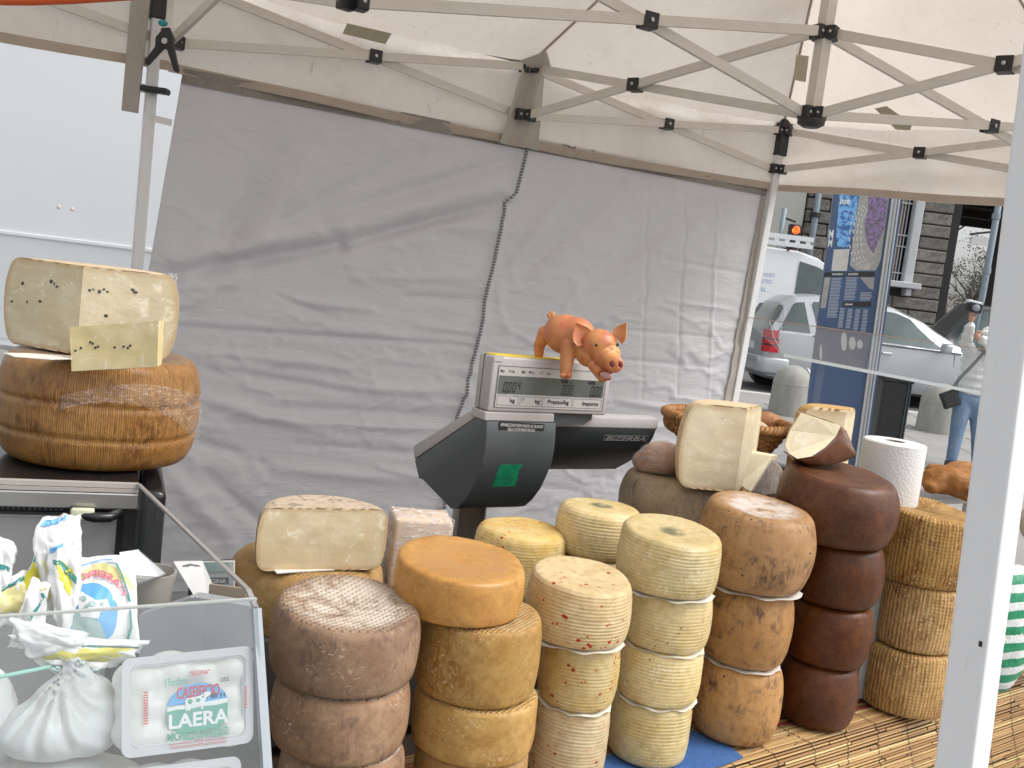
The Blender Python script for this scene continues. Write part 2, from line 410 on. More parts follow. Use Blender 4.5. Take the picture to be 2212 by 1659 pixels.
    # adhesive repair patches on the roof near the joints
    if first:
        for (px, py, tlt) in (((745, 845), (50, 92), 0), ((1717, 1745), (118, 176), 1), ((1893, 1975), (232, 278), 2)):
            x0, x1 = px; y0, y1 = py
            n = (z_(tM, ZE) - z_(tL, ZE)).cross(apex - z_(tL, ZE)).normalized() if tlt == 0 else ((z_(tR, ZE) - z_(tM, ZE)).cross(apex - z_(tM, ZE)).normalized() if tlt == 1 else (z_(tRm, ZE) - z_(tR, ZE)).cross(apex - z_(tR, ZE)).normalized())
            if n.z < 0: n = -n
            A = (z_(tM, ZE) if tlt < 2 else z_(tR, ZE)) - V((0, 0, .16 if tlt != 1 else .12))
            if tlt == 0: ps = [(750, 50), (846, 72), (832, 95), (740, 72)]
            elif tlt == 1: ps = [(1720, 118), (1747, 121), (1740, 177), (1714, 172)]
            else: ps = [(1890, 234), (1915, 229), (1972, 268), (1966, 281), (1935, 279)]
            pts = [onp(x, y, A, n) for x, y in ps]
            emit('repair_patch', G().prism(pts, -n * .002), M_TAPE, t)
    return t
tent(V((0, 0, 0)), 'market_tent', 'white canvas pop-up market tent with scissor truss frame over the cheese stall', True)
tent((tL - tR), 'market_tent', 'neighbouring white tent whose hem and strut show at the upper left edge', False)

# hanging strap + clamps at the left leg
q = G(); a = at(300, -20, 3.80); b = at(277, 243, 3.80)
sx = (at(296, 243, 3.80) - at(262, 241, 3.80))
q.add([a - sx * .5, a + sx * .5, b + sx * .5, b - sx * .5], [(0, 1, 2, 3)])
q = G().prism([at(285, -30, 3.82), at(325, -30, 3.82), at(296, 244, 3.82), at(262, 238, 3.82)], V((0, .012, 0)))
emit('hanging_strap', q, M_FLAP, origin=at(280, 243, 3.82), label='grey canvas strap hanging down beside the left tent leg', cat='strap')
c0 = at(358, 95, 3.72)
t = thing('spring_clamp', c0, 'large black spring clamp gripping the truss at the left tent leg', 'clamp')
J = lambda x, y, d=0.: at(x, y, 3.72 + d)
for pts, nm in (([(346, 60), (365, 58), (372, 80), (374, 100), (385, 150), (381, 157), (374, 152), (360, 108), (350, 96)], 'handle'),
                ([(350, 62), (367, 66), (376, 84), (370, 98), (350, 106), (318, 140), (312, 137), (313, 128), (334, 100), (335, 80)], 'jaw')):
    off = 0 if nm == 'handle' else .025
    emit(nm, evaluate(G().prism([J(x, y, off) for x, y in pts], V((0, .022, 0))), [('BEVEL', dict(width=.004, segments=2))]), M_BLK, t)
emit('jaw_pad', G().ell(J(352, 50), (.018, .01, .012)), plain('teal_rubber', (.02, .25, .3), .5), t, smooth=True)
emit('pivot_pin', G().lathe(J(355, 88, -.004), [(.011, 0), (.011, .05), (.004, .052)], 12, (1, 0, 0), (0, 0, 1), (0, 1, 0)), M_STEEL, t)
t = thing('small_clip', at(336, 195, 3.84), 'small black clip fixed round the left tent leg below the clamp', 'clip')
emit('clip_body', G().bar(at(308, 191, 3.84), at(364, 199, 3.84), .05, .022, bev=.006), M_BLK, t)
emit('clip_bolt', G().bar(at(303, 190, 3.84), at(314, 191, 3.84), .03, .03, bev=.004), M_STEEL, t)
t = G().prism([at(330, 248, 3.86), at(372, 258, 3.90), at(370, 273, 3.90), at(329, 263, 3.86)], V((0, .003, 0)))
emit('tie_strap', t, plain('white_webbing', (.75, .73, .74), .8), origin=at(350, 260, 3.88), label='short white tie strap between the left tent leg and the grey side curtain', cat='strap')
g = G().tube([at(x, y, 2.3) for x, y in ((-160, -6), (-20, -3), (60, -2), (150, -5), (290, -14), (420, -32), (560, -60))], .0145, 12)
emit('orange_hose', g, plain('orange_rubber', (.75, .13, .03), .4, .1, 10), origin=at(120, 13, 2.3), smooth=True, label='orange red hose running along the top left under the canopy', cat='hose')

# ------------------------------------------------------------------ grey side curtain of the tent
CP = tL - WN * .03
def wall_tz(x, y):
    p = onp(x, y, CP, WN); return ((p - CP).dot(WALL), p.z)
WLEN = (tR - tL).length
folds = []      # (t0,z0,t1,z1,width,amp)
def fold(x0, y0, x1, y1, wpx, amp):
    a = wall_tz(x0, y0); b = wall_tz(x1, y1); folds.append((*a, *b, wpx * .0021, amp * 1.5))
for f in ((372, 592, 740, 528, 15, -.034), (740, 528, 1090, 436, 13, -.030), (380, 560, 735, 490, 22, .026), (735, 490, 1080, 400, 22, .022),
          (440, 640, 640, 420, 26, .020), (470, 560, 600, 330, 18, -.022), (560, 500, 700, 300, 22, .016), (350, 700, 450, 500, 20, .02), (620, 480, 900, 330, 22, -.014),
          (700, 470, 1105, 345, 16, -.018), (900, 480, 1100, 500, 14, .010), (1100, 620, 1340, 400, 16, -.016), (1110, 560, 1240, 390, 14, .012),
          (1120, 720, 1500, 440, 22, -.016), (1180, 760, 1560, 520, 20, .014), (1070, 760, 1330, 560, 14, .012), (1250, 640, 1600, 430, 22, .012),
          (380, 705, 1020, 748, 5, -.010), (1040, 748, 1600, 800, 5, -.007), (390, 690, 1010, 735, 8, .006), (640, 650, 800, 668, 7, .012), (600, 640, 730, 690, 5, -.010),
          (460, 760, 800, 800, 10, .012), (450, 800, 760, 845, 9, -.014), (700, 830, 1010, 850, 10, .012), (560, 880, 980, 900, 12, -.016), (600, 905, 990, 930, 9, .012),
          (400, 850, 700, 930, 14, .016), (380, 940, 560, 1000, 12, -.014), (640, 960, 960, 985, 9, -.012), (600, 1010, 900, 1040, 12, .012), (350, 1010, 500, 1160, 18, .018),
          (440, 1020, 620, 1180, 14, -.016), (820, 1010, 960, 1040, 8, .010), (900, 700, 1030, 720, 8, .010), (880, 640, 1040, 650, 10, -.012), (760, 600, 1040, 600, 10, .008),
          (1060, 690, 1560, 730, 4, -.006), (1400, 400, 1385, 860, 4, -.005), (1480, 420, 1462, 860, 4, -.006), (1550, 440, 1530, 860, 4, .005), (1300, 860, 1560, 900, 8, .010),
          (1090, 950, 1340, 1010, 12, .010), (1060, 1040, 1240, 1060, 9, -.008), (1430, 560, 1600, 590, 5, -.006), (1440, 650, 1590, 670, 5, .006)):
    fold(*f)
FA = np.array(folds)
def fold_disp(t, z):
    dx = FA[:, 2] - FA[:, 0]; dz = FA[:, 3] - FA[:, 1]; L2 = dx * dx + dz * dz
    k = np.clip(((t - FA[:, 0]) * dx + (z - FA[:, 1]) * dz) / L2, 0, 1)
    ex = t - (FA[:, 0] + k * dx); ez = z - (FA[:, 1] + k * dz)
    d2 = (ex * ex + ez * ez) / FA[:, 4] ** 2
    return float(np.sum(FA[:, 5] * np.exp(-d2) * (.35 + .65 * np.sin(np.pi * np.clip(k, .08, .92)))))
zip_px = [(1137, 318), (1122, 378), (1112, 415), (1090, 438), (1080, 480), (1066, 560), (1050, 620), (1038, 690), (1022, 760), (1005, 830), (985, 900), (968, 1000), (955, 1100)]
zip_tz = [wall_tz(x, y) for x, y in zip_px]
def zip_t(z):
    for (ta, za), (tb, zb) in zip(zip_tz, zip_tz[1:]):
        if za >= z >= zb: return ta + (tb - ta) * (za - z) / (za - zb + 1e-9)
    (ta, za), (tb, zb) = zip_tz[-2:]
    return tb + (tb - ta) / (za - zb) * (zb - z) if z < zb else zip_tz[0][0]
lt, lb = wall_tz(392, 170), wall_tz(322, 578); rt, rb = wall_tz(1662, 405), wall_tz(1577, 862)
def edge_l(z): return lt[0] + (lb[0] - lt[0]) * (lt[1] - z) / (lt[1] - lb[1])
def edge_r(z): return rt[0] + (rb[0] - rt[0]) * (rt[1] - z) / (rt[1] - rb[1])
CZ1 = 2.135
def curt(u, v, off=0.):
    z = .02 + (CZ1 - .02) * v
    tl_, tr_ = edge_l(z), edge_r(z)
    t = tl_ + (tr_ - tl_) * u
    d = fold_disp(t, z)
    zt = zip_t(z); dzp = t - zt
    d += .012 * math.exp(-(dzp / .03) ** 2)
    near = math.exp(-(dzp / .16) ** 2)
    low = max(0, min(1, (1.75 - z) / .5))
    q3 = V((t * 1.3, z * 7.5 + t * .9, 3.3))
    d += (.0045 + .010 * near * low) * fbm(q3 * 1.1) * (.4 + low)
    d += .0025 * fbm(V((t * 5 + 4, z * 5 - t * 5, 9.)))
    cr = fbm(V((t * 2.2 + 11, z * 4.5, 1.7)))
    d += .010 * (1 - min(1, abs(cr) * 5)) * (.3 + .7 * low)      # sharp creases
    topf = min(1, (CZ1 - z) / .10)
    zz = z + .02 * math.sin(u * 9) * (1 if v > .98 else 0) * 0
    return CP + WALL * t + WN * (d * topf * .95 + off) + V((0, 0, zz))
m_c = NT('grey_curtain_cloth', (.4, .4, .41), .5)
_n = m_c.noise(m_c.co(), 3, 4, .6); m_c.set('Base Color', m_c.mix(_n, (.58, .57, .585), (.64, .63, .65)))
_b = m_c.noise(m_c.mp(m_c.co(), (1.2, 1.2, 5), (0, .25, 0)), 5.5, 7, .66, 1.2)
m_c.bump(_b, .32, .025); m_c.transl(.16, (.62, .61, .63))
t = thing('side_curtain', z_(tL.lerp(tR, .5), 0), 'large wrinkled grey cloth side wall with a zip down its middle, behind the scale', 'curtain')
emit('cloth', G().grid(curt, 330, 230), m_c.m, t, smooth=True)
g = G()
NZ = 150
for k in range(NZ):
    v = 1 - k / NZ * .97 - .006; z = .02 + (CZ1 - .02) * v
    u = (zip_t(z) - edge_l(z)) / (edge_r(z) - edge_l(z)); p = curt(u, v, .006)
    g.box(p, (.014, .006, .0095), WALL, WN)
emit('zip', g, plain('zip_grey', (.16, .16, .16), .6), t)
def ft(u, v): return curt(u, .972 + .028 * v, .006 + .004 * fbm(V((u * 30, v * 3, 0))))
m_ = NT('velcro_fluff', (.2, .19, .18), 1.); m_.set('Base Color', m_.mix(m_.noise(m_.co(), 45, 5, .8), (.20, .185, .17), (.50, .46, .42))); m_.bump(m_.noise(m_.co(), 120, 5, .8), 1., .01)
emit('velcro_strip', G().grid(ft, 160, 3), m_.m, t, smooth=True)
def fe(u, v): z = .02 + (CZ1 - .02) * v; return curt(.985 + .015 * u, v * .97, .010)
emit('edge_binding', G().grid(fe, 2, 60), plain('beige_binding', (.42, .38, .34), .85), t, smooth=True)

# ------------------------------------------------------------------ big white post in the foreground
def post_pt(x, y, Y): return at(x, y, Y)
pb_l, pb_m, pb_r = (2030, 1655), (2107, 1655), (2150, 1655)
p0 = at(2101, 1655, .86); p1 = at(2171, 1106, .86)
d = p1 - p0; ax = d.normalized(); foot = p0 - ax * (p0.z / ax.z); top = p0 + ax * ((2.6 - p0.z) / ax.z)
# two faces seen: one turned to the left-front, one to the right-front
fl = V((math.cos(rad(50)), -math.sin(rad(50)), 0)); fl = (fl - ax * fl.dot(ax)).normalized(); fr = ax.cross(fl).normalized()
if fr.y < 0: fr = -fr
mid = lambda q: q - fl * .0185 * 0 + fr * .019
cx = fr * .0
body = G(); 
A0, A1 = foot, top           # the near edge of the tube
ctr = -fl * .0175 + fr * .0175
body.bar(A0 + ctr, A1 + ctr, .035, .035, fr, .0025)
t = thing('tent_post', foot, 'tall white square metal post standing in the right foreground before the stall', 'post')
m_ = NT('white_enamel', (.8, .81, .82), .35); o_ = m_.co()
m_.set('Base Color', m_.mix(m_.ramp(m_.noise(m_.mp(o_, (1, 1, .12)), 60, 6, .75), .60, .74, 0, .28), m_.mix(m_.noise(o_, 5, 3), (.76, .77, .78), (.81, .82, .83)), (.46, .45, .43)))
emit('post_tube', body, m_.m, t)
emit('foot_plate', G().box(foot + V((0, 0, .005)), (.14, .14, .01)), M_BAR, t)
emit('paint_chip', G().box(at(2118, 1391, .858), (.003, .001, .005), fl, fr), M_BLK, t)
# ------------------------------------------------------------------ table, mat, riser
def loc(a, b, z): return TO + E1 * a + E2 * b + V((0, 0, z))
TO = V((.32, 1.69, 0))                                   # foot of the pale yellow stack
M_WOOD = plain('table_board', (.06, .04, .025), .7, .25, 20)
t = thing('stall_table', loc(.3, .2, 0), 'long trestle table under the cheese stacks and the cane mat', 'table')
g = G().box(loc(.55, .055 + .34 + .0385, ZT - .036), (3.3, .95, .03), (E1 + E2 * .07).normalized(), (E2 - E1 * .07).normalized()); emit('table_top', g, M_WOOD, t)
for a in (-.9, 2.1):
    for b in (-.02, .7):
        emit('leg', G().bar(loc(a, b, 0), loc(a, b, ZT - .05), .045, .045, E1), M_BAR, t)
# cane mat: split cane sticks bound with dark thread
mc = NT('cane', (.5, .3, .12), .42)
r_ = mc.rnd(); st = mc.noise(mc.mp(mc.co(), (3, 3, 3)), 3, 3, .6)
c1 = mc.mix(mc.ramp(r_, .15, .55), (.50, .32, .13), (.31, .165, .06)); c1 = mc.mix(mc.ramp(r_, .80, .84), c1, (.33, .055, .045))
c1 = mc.mix(mc.ramp(r_, .62, .70, 0, .8), c1, (.42, .25, .10)); c1 = mc.mix(mc.ramp(r_, .84, .86), c1, (.62, .46, .21))
c1 = mc.mix(mc.ramp(st, .55, .75, 0, .45), c1, (.2, .11, .05)); mc.set('Base Color', c1)
mat_thing = thing('cane_mat', loc(.5, 0, ZT - .02), 'red and straw coloured split cane mat covering the table under the stacks', 'mat')
rows = []; b = -.24; k = 0
rr = random.Random(3)
sticks = []
EDGE = -.103
def mpath(s, up=0.):
    """s: metres from the back of the mat towards the viewer, over the table edge and down; returns offset along E2 and height"""
    f = .16 - EDGE - .012
    if s <= f: return .16 - s, ZT - .016 + up
    a = (s - f) / .014
    if a < 1.25: return EDGE + .012 - (.014 + up) * math.sin(a), ZT - .016 - .014 + (.014 + up) * math.cos(a)
    k = s - f - .014 * 1.25; b0, z0 = EDGE + .012 - (.014 + up) * math.sin(1.25), ZT - .030 + (.014 + up) * math.cos(1.25)
    return b0 - k * .30, z0 - k * .954
SMAX = .60; ss = .0
while ss < SMAX:
    a = -.55 - rr.random() * .3
    while a < 2.0:
        L = .12 + rr.random() * .5
        sticks.append((a, min(2.0, a + L - .004), ss, .0018 + rr.random() * .0012, (rr.random() - .5) * .004)); a += L
    ss += .0049 + rr.random() * .0010
def sp_at(a, s, up): b_, z_h = mpath(s, up); return loc(a, b_ + .07 * a, z_h)
def vis(s):
    m = sp_at((s[0] + s[1]) / 2, s[2], 0); v = m - CAM; f = v.dot(_F); x = 1106 + FPX * v.dot(_R) / f; y = 829 - FPX * v.dot(_U) / f
    return x > 1250 and x < 2400 and y < 1720 and s[2] > .2
def stick_geo(g, s):
    a0, a1, b_, r, sl = s
    g.tube([sp_at(a0, b_, r), sp_at((a0 + a1) / 2, b_ + sl * .5, r + .0006), sp_at(a1, b_ + sl, r)], [r * .9, r, r * .85], 6)
vs = [s for s in sticks if vis(s)]; near = set(id(s) for s in vs[:292]); print('sticks in view', len(vs))
rest = G()
for s in sticks:
    if id(s) in near:
        g = G(); stick_geo(g, s); emit('cane_stick', g, mc.m, mat_thing, smooth=True, angle=50)
    else: stick_geo(rest, s)
mr = NT('cane_rest', (.5, .3, .12), .45)
q_ = mr.noise(mr.mp(mr.co(), (1, 1, 1), (0, 0, -TH)), 160, 2, .6); x_ = mr.sep(mr.mp(mr.co(), (1, 1, 1), (0, 0, -TH)))
wn_ = mr.t.nodes.new('ShaderNodeTexWhiteNoise'); wn_.noise_dimensions = '1D'
mr.link(wn_.inputs['W'], mr.math('FLOOR', mr.math('MULTIPLY', mr.math('ADD', x_[1], x_[2]), 170)))
mr.set('Base Color', mr.mix(mr.ramp(wn_.outputs[0], .7, .8), mr.mix(q_, (.46, .31, .13), (.27, .15, .06)), (.33, .06, .05)))
emit('cane_sticks', rest, mr.m, mat_thing, smooth=True, angle=50, kind='stuff')
g = G()
for a in np.arange(-.5, 2.0, .105):
    ss = 0; n = 0; pts = []
    while ss < SMAX: pts.append(sp_at(a + .0022 * (1 if n % 2 else -1) + .004 * math.sin(ss * 40 + a * 9), ss, .0048 + (.0012 if n % 2 else 0))); ss += .0062; n += 1
    g.tube(pts, .0007, 4)
emit('binding_thread', g, plain('dark_thread', (.03, .03, .03), .8), mat_thing)
g = G().grid(lambda u, v: sp_at(-.6 + 2.6 * u, v * SMAX, -.003), 20, 90)
emit('backing_cloth', g, plain('dark_backing', (.10, .055, .03), .9), mat_thing)
ps = [atz(x, y, ZT - .009) for x, y in ((1290, 1640), (1480, 1575), (1560, 1600), (1606, 1637), (1560, 1655), (1440, 1680), (1300, 1700))]
mb = NT('blue_paper', (.04, .11, .32), .45); mb.set('Base Color', mb.mix(mb.noise(mb.co(), 14, 4, .6, 2), (.035, .10, .30), (.08, .18, .42))); mb.bump(mb.noise(mb.co(), 25, 4, .6, 2), .6, .006)
emit('blue_paper', G().prism(ps, V((0, 0, .0015))), mb.m, origin=ps[2], label='blue plastic sheet lying under the pale yellow stack on the mat', cat='sheet')
RZ = .90
t = G().box(loc(.22, .42, (ZT + RZ) / 2 - .01), (1.75, .42, RZ - ZT - .02), E1, E2)
emit('display_riser', t, plain('dark_riser', (.05, .045, .04), .8), origin=loc(.22, .42, ZT), label='low grey step that carries the back row behind the front stacks', cat='riser')

# ------------------------------------------------------------------ cheese
def rind(name, A, B, dark=None, dk=(.58, .72), dsc=14, speck=None, sk=.2, ssc=90, top=None, tr=(.2, .9), hs=0, vs=0, weave=0, rough=.55, bmp=.35, dust=None, dust_t=(.66, .76), streak=0, fine=None, coat=0.):
    m = NT(name, A, rough); o = m.co(); r = m.rnd()
    ofs = m.t.nodes.new('ShaderNodeVectorMath'); ofs.operation = 'ADD'
    cmb = m.t.nodes.new('ShaderNodeCombineXYZ'); m.link(cmb.inputs[0], m.math('MULTIPLY', r, 7.)); m.link(cmb.inputs[1], m.math('MULTIPLY', r, 3.))
    m.t.links.new(o, ofs.inputs[0]); m.t.links.new(cmb.outputs[0], ofs.inputs[1]); oo = ofs.outputs[0]
    c = m.mix(m.ramp(m.noise(oo, 13, 7, .68, .6), .34, .66), A, B)
    c = m.mix(m.ramp(m.noise(oo, 70, 5, .75), .42, .72, 0, .6), c, tuple(x * .62 for x in A))
    uvm = m.co('UV')
    if streak:
        s_ = m.noise(m.mp(uvm, (1, .10, 1)), 130, 4, .7); c = m.mix(m.ramp(s_, .5, .68, 0, streak), c, tuple(x * .42 for x in A))
    if dark:
        a_ = m.ramp(m.noise(oo, dsc, 6, .68, .4), dk[0], dk[1]); bb_ = m.ramp(m.noise(m.mp(uvm, (1, .35, 1)), 120, 4, .7), .38, .6)
        c = m.mix(m.math('MULTIPLY', a_, bb_), c, dark)
    if fine: c = m.mix(m.ramp(m.noise(oo, 260, 3, .7), .60, .68, 0, .9), c, fine)
    if dust:
        c = m.mix(m.math('MULTIPLY', m.ramp(m.noise(oo, 190, 3, .7), .56, .64), m.ramp(m.noise(oo, 11, 4, .6), dust_t[0] - .2, dust_t[1] - .1)), c, dust)
    if speck:
        v = m.voro(m.mp(oo, (1, 1, 1.2)), ssc); v2 = m.noise(oo, ssc * .5, 2)
        c = m.mix(m.math('MULTIPLY', m.ramp(v, .12 + sk, .06 + sk), m.ramp(v2, .52, .60)), c, speck)
    nz = m.sep(m.normal())[2]; tm = m.ramp(nz, .72, .96)
    if top:
        q = m.noise(oo, 26, 6, .7, .5); rad_ = m.t.nodes.new('ShaderNodeVectorMath'); rad_.operation = 'LENGTH'
        fl_ = m.mp(o, (1, 1, 0)); m.t.links.new(fl_, rad_.inputs[0])
        msk = m.math('MULTIPLY', m.math('MULTIPLY', tm, m.ramp(rad_.outputs['Value'], tr[1], tr[0])), m.ramp(q, .32, .58))
        c = m.mix(msk, c, top)
    hv = m.t.nodes.new('ShaderNodeHueSaturation'); m.link(hv.inputs['Color'], c); m.link(hv.inputs['Value'], m.ramp(m.math('FRACT', m.math('MULTIPLY', r, 13.7)), 0, 1, .84, 1.08)); m.link(hv.inputs['Saturation'], m.ramp(m.math('FRACT', m.math('MULTIPLY', r, 5.3)), 0, 1, .96, 1.06)); hv.inputs['Hue'].default_value = .5
    m.set('Base Color', hv.outputs[0]); m.set('Specular IOR Level', .3)
    h = m.noise(oo, 170, 5, .7); nb = m.bump(h, bmp, .0018)
    nb = m.bump(m.noise(oo, 28, 4, .6), bmp * .6, .004, nb)
    if hs: nb = m.bump(m.math('MULTIPLY', m.math('MULTIPLY', m.wave(m.mp(uvm, (.04, 1, 1)), hs, 2.2, 'Y', 2, 3), m.ramp(m.noise(oo, 20, 4, .6), .3, .7, .25, 1.)), m.math('SUBTRACT', 1., tm)), .42, .0016, nb)
    if vs: nb = m.bump(m.math('MULTIPLY', m.wave(m.mp(uvm, (1, .12, 1)), vs, 3., 'X', 3, 2), m.noise(oo, 60, 4, .7)), .9, .003, nb)
    if weave:
        wv = m.math('MULTIPLY', m.wave(m.mp(o, (1, 1, 1), (0, 0, .5)), weave, .6, 'X'), m.wave(m.mp(o, (1, 1, 1), (0, 0, .5)), weave, .6, 'Y'))
        nb = m.bump(m.math('MULTIPLY', wv, tm), 1., .0022, nb)
    if coat: m.set('Coat Weight', coat); m.set('Coat Roughness', .25)
    m.set('Subsurface Weight', .06); m.set('Subsurface Radius', (.02, .012, .006)); m.set('Subsurface Scale', .25)
    return m.m
R_BROWN = rind('brown_rind', (.275, .160, .092), (.365, .240, .150), (.16, .10, .075), (.44, .66), 15, top=(.66, .57, .47), tr=(.06, .096), weave=40, bmp=.4, dust=(.58, .48, .36), dust_t=(.72, .8), rough=.62)
R_AMBER = rind('amber_rind', (.44, .205, .042), (.54, .28, .07), (.20, .08, .02), (.56, .8), 6, top=(.42, .22, .07), tr=(.05, .09), speck=(.10, .05, .02), sk=.03, ssc=170, fine=(.54, .33, .12), bmp=.16, rough=.38, coat=.25)
R_AMBER2 = rind('ochre_rind', (.44, .245, .075), (.54, .345, .13), (.29, .125, .03), (.48, .72), 9, top=(.60, .44, .24), tr=(.06, .10), weave=55, dust=(.66, .50, .29), dust_t=(.62, .74), bmp=.4, rough=.5)
R_CHILI = rind('cream_chilli_rind', (.63, .47, .25), (.72, .58, .36), (.55, .28, .10), (.54, .74), 7, speck=(.42, .035, .015), sk=.17, ssc=75, hs=55, bmp=.2, rough=.42)
R_CHILI2 = rind('yellow_chilli_rind', (.64, .45, .16), (.70, .56, .30), (.55, .27, .05), (.52, .75), 9, speck=(.40, .03, .015), sk=.16, ssc=75, hs=55, bmp=.25, rough=.42)
R_PALE = rind('pale_yellow_rind', (.65, .50, .235), (.73, .61, .36), None, speck=(.16, .14, .07), sk=.02, ssc=60, hs=52, bmp=.2, rough=.36, dust=(.85, .8, .62), dust_t=(.7, .8))
R_PALE2 = rind('pale_yellow_herb_rind', (.63, .48, .22), (.71, .59, .35), (.50, .34, .12), (.62, .75), 14, top=(.18, .17, .10), tr=(.012, .03), hs=52, bmp=.2, rough=.36, dust=(.85, .8, .62))
R_MOTTLE = rind('mottled_rind', (.43, .23, .095), (.50, .29, .13), (.13, .075, .05), (.46, .66), 24, top=(.72, .62, .55), tr=(.05, .085), speck=(.07, .04, .03), sk=.03, ssc=40, bmp=.2, rough=.5, streak=.25)
R_DARK = rind('dark_brown_rind', (.080, .022, .006), (.15, .050, .014), (.028, .011, .007), (.5, .75), 8, fine=(.16, .07, .035), bmp=.3, rough=.42, coat=.1, streak=.2)
R_STRAW = rind('straw_rind', (.48, .27, .085), (.58, .36, .14), (.24, .10, .028), (.42, .64), 22, dust=(.70, .52, .28), dust_t=(.6, .72), bmp=.8, rough=.55, streak=.75, vs=38, hs=44)
R_GREY = rind('grey_brown_rind', (.36, .26, .15), (.48, .36, .20), (.15, .11, .085), (.45, .7), 8, bmp=.4, rough=.42, streak=.3)
def paste(name, A=(.64, .51, .31), B=(.70, .60, .41), holes=(.42, .28, .12), hsc=36, amt=.0, crust=None):
    m = NT(name, A, .5); o = m.co()
    c = m.mix(m.ramp(m.noise(o, 11, 5, .6), .35, .65), A, B)
    c = m.mix(m.ramp(m.noise(o, 42, 7, .78, .8), .55, .64, 0, .75), c, (.84, .78, .62))
    h = m.noise(m.mp(o, (1, 1, 2.6)), hsc, 5, .75, 1.4); hm = m.ramp(h, .685 - amt, .71 - amt)
    c = m.mix(hm, c, holes)
    uv_ = m.sep(m.co('UV')); wig = m.math('MULTIPLY', m.math('SUBTRACT', m.noise(o, 30, 4, .7), .5), .07); u_e = m.ramp(m.math('ADD', uv_[0], wig), .90, 1.0); v1 = m.ramp(m.math('ADD', uv_[1], wig), 1.90, 2.0); v0 = m.math('MULTIPLY', m.ramp(m.math('ADD', uv_[1], wig), 1.09, 1.0), m.ramp(uv_[1], .4, .6))
    c = m.mix(m.math('MULTIPLY', m.math('MAXIMUM', u_e, m.math('MAXIMUM', v0, v1)), .75), c, (.50, .34, .17)); m.set('Base Color', c)
    nb = m.bump(hm, -.5, .003); m.bump(m.noise(o, 90, 5, .7), .25, .002, nb)
    m.set('Subsurface Weight', .12); m.set('Subsurface Radius', (.02, .014, .008)); m.set('Subsurface Scale', .3)
    return m.m
P_CREAM = paste('cream_paste'); P_PEPPER = paste('pale_paste', (.60, .51, .33), (.69, .61, .43), holes=(.5, .4, .2))
P_HOLES = paste('ivory_paste', (.68, .57, .37), (.74, .65, .46), hsc=30, amt=.03)
def prof(R, H, pinch=.9, pw=2.4, rim=.10, dish=0., hr=0, ha=0.):
    """profile as (r, z): bottom centre, side, top centre"""
    pts = []; rm = rim * H
    side = lambda z: R * (1 - (1 - pinch) * abs(2 * z / H - 1) ** pw)
    for k in range(4): pts.append((R * pinch * .98 * (.02 + .22 * k), 0.0))
    n = 44 if not hr else hr * 5
    for k in range(n + 1):
        z = H * k / n; r = side(z)
        e = min(z, H - z)
        if e < rm: r -= rm * .75 * (1 - math.sqrt(max(0, 1 - (1 - e / rm) ** 2)))
        elif hr: r -= ha * (.5 + .5 * math.cos(2 * math.pi * hr * z / H)) * min(1, (e - rm) / rm)
        pts.append((r, z))
    rt_ = pts[-1][0]
    for k in range(1, 9):
        f = 1 - k / 8.3; pts.append((rt_ * f, H - dish * (1 - f * f) * H))
    return pts
def wheel(c, R, H, seed=1, n=112, vr=0, va=0., lump=.019, tilt=(0, 0), **kw):
    pr = prof(R, H, **kw); g = G(); uv = []; al = 0; last = pr[0]
    a0 = math.pi / 2; c = V(c); ln = []
    for p in pr: al += math.hypot(p[0] - last[0], p[1] - last[1]); ln.append(al); last = p
    for j, (r, z) in enumerate(pr):
        for k in range(n + 1):
            kk = k % n; t = a0 + 2 * math.pi * kk / n
            q = V((math.cos(t), math.sin(t), z / R * 1.0))
            f = 1 + lump * fbm(q * 1.2 + V((seed * 3.7, 0, 0)), 2) + lump * .3 * fbm(q * 4 + V((seed, 2, 0)), 2)
            rr_ = r * f
            if vr and 0 < z < H: rr_ -= va * (.5 + .5 * math.cos(vr * t + .8 * math.sin(z / H * 5 + seed))) * min(1, min(z, H - z) / (.1 * H))
            zz = z + H * lump * 1.6 * fbm(V((math.cos(t), math.sin(t), seed * 5.1)) * .8, 2) * (r / R) * (z / H)
            zz += (tilt[0] * math.cos(t) + tilt[1] * (1 + math.sin(t))) * rr_ * (z / H)
            g.v.append(c + V((rr_ * math.cos(t), rr_ * math.sin(t), zz))); uv.append((t * R, ln[j]))
    m = len(pr); N = n + 1
    g.f = [(j * N + k, j * N + k + 1, (j + 1) * N + k + 1, (j + 1) * N + k) for j in range(m - 1) for k in range(n)]
    g.f += [tuple(reversed(range(n))), tuple(range((m - 1) * N, (m - 1) * N + n))]
    g.uv = uv; return g
def paper_liner(c, R, parent, seed, marks=False):
    """crumpled paper disc peeping out under a cheese"""
    g = G(); n = 64; rs = random.Random(seed)
    ph = [rs.random() * 6 for _ in range(4)]
    rr_ = lambda t: R * (1 + .025 * math.sin(3 * t + ph[0]) + .02 * math.sin(7 * t + ph[1]) + .012 * math.sin(15 * t + ph[2]))
    zz = lambda t: .0016 * math.sin(9 * t + ph[3]) - .001
    vs = [V(c)] + [V(c) + V((rr_(t) * math.cos(t) * f, rr_(t) * math.sin(t) * f, zz(t) * f - .002 * f)) for f in (.85, 1.) for t in [2 * math.pi * k / n for k in range(n)]]
    fs = [(0, 1 + k, 1 + (k + 1) % n) for k in range(n)] + [(1 + k, 1 + n + k, 1 + n + (k + 1) % n, 1 + (k + 1) % n) for k in range(n)]
    g.add(vs, fs); return emit('paper_liner', g, M_PAPER, parent, smooth=True)
M_PAPER = plain('waxed_paper', (.74, .72, .66), .5, .1, 40)
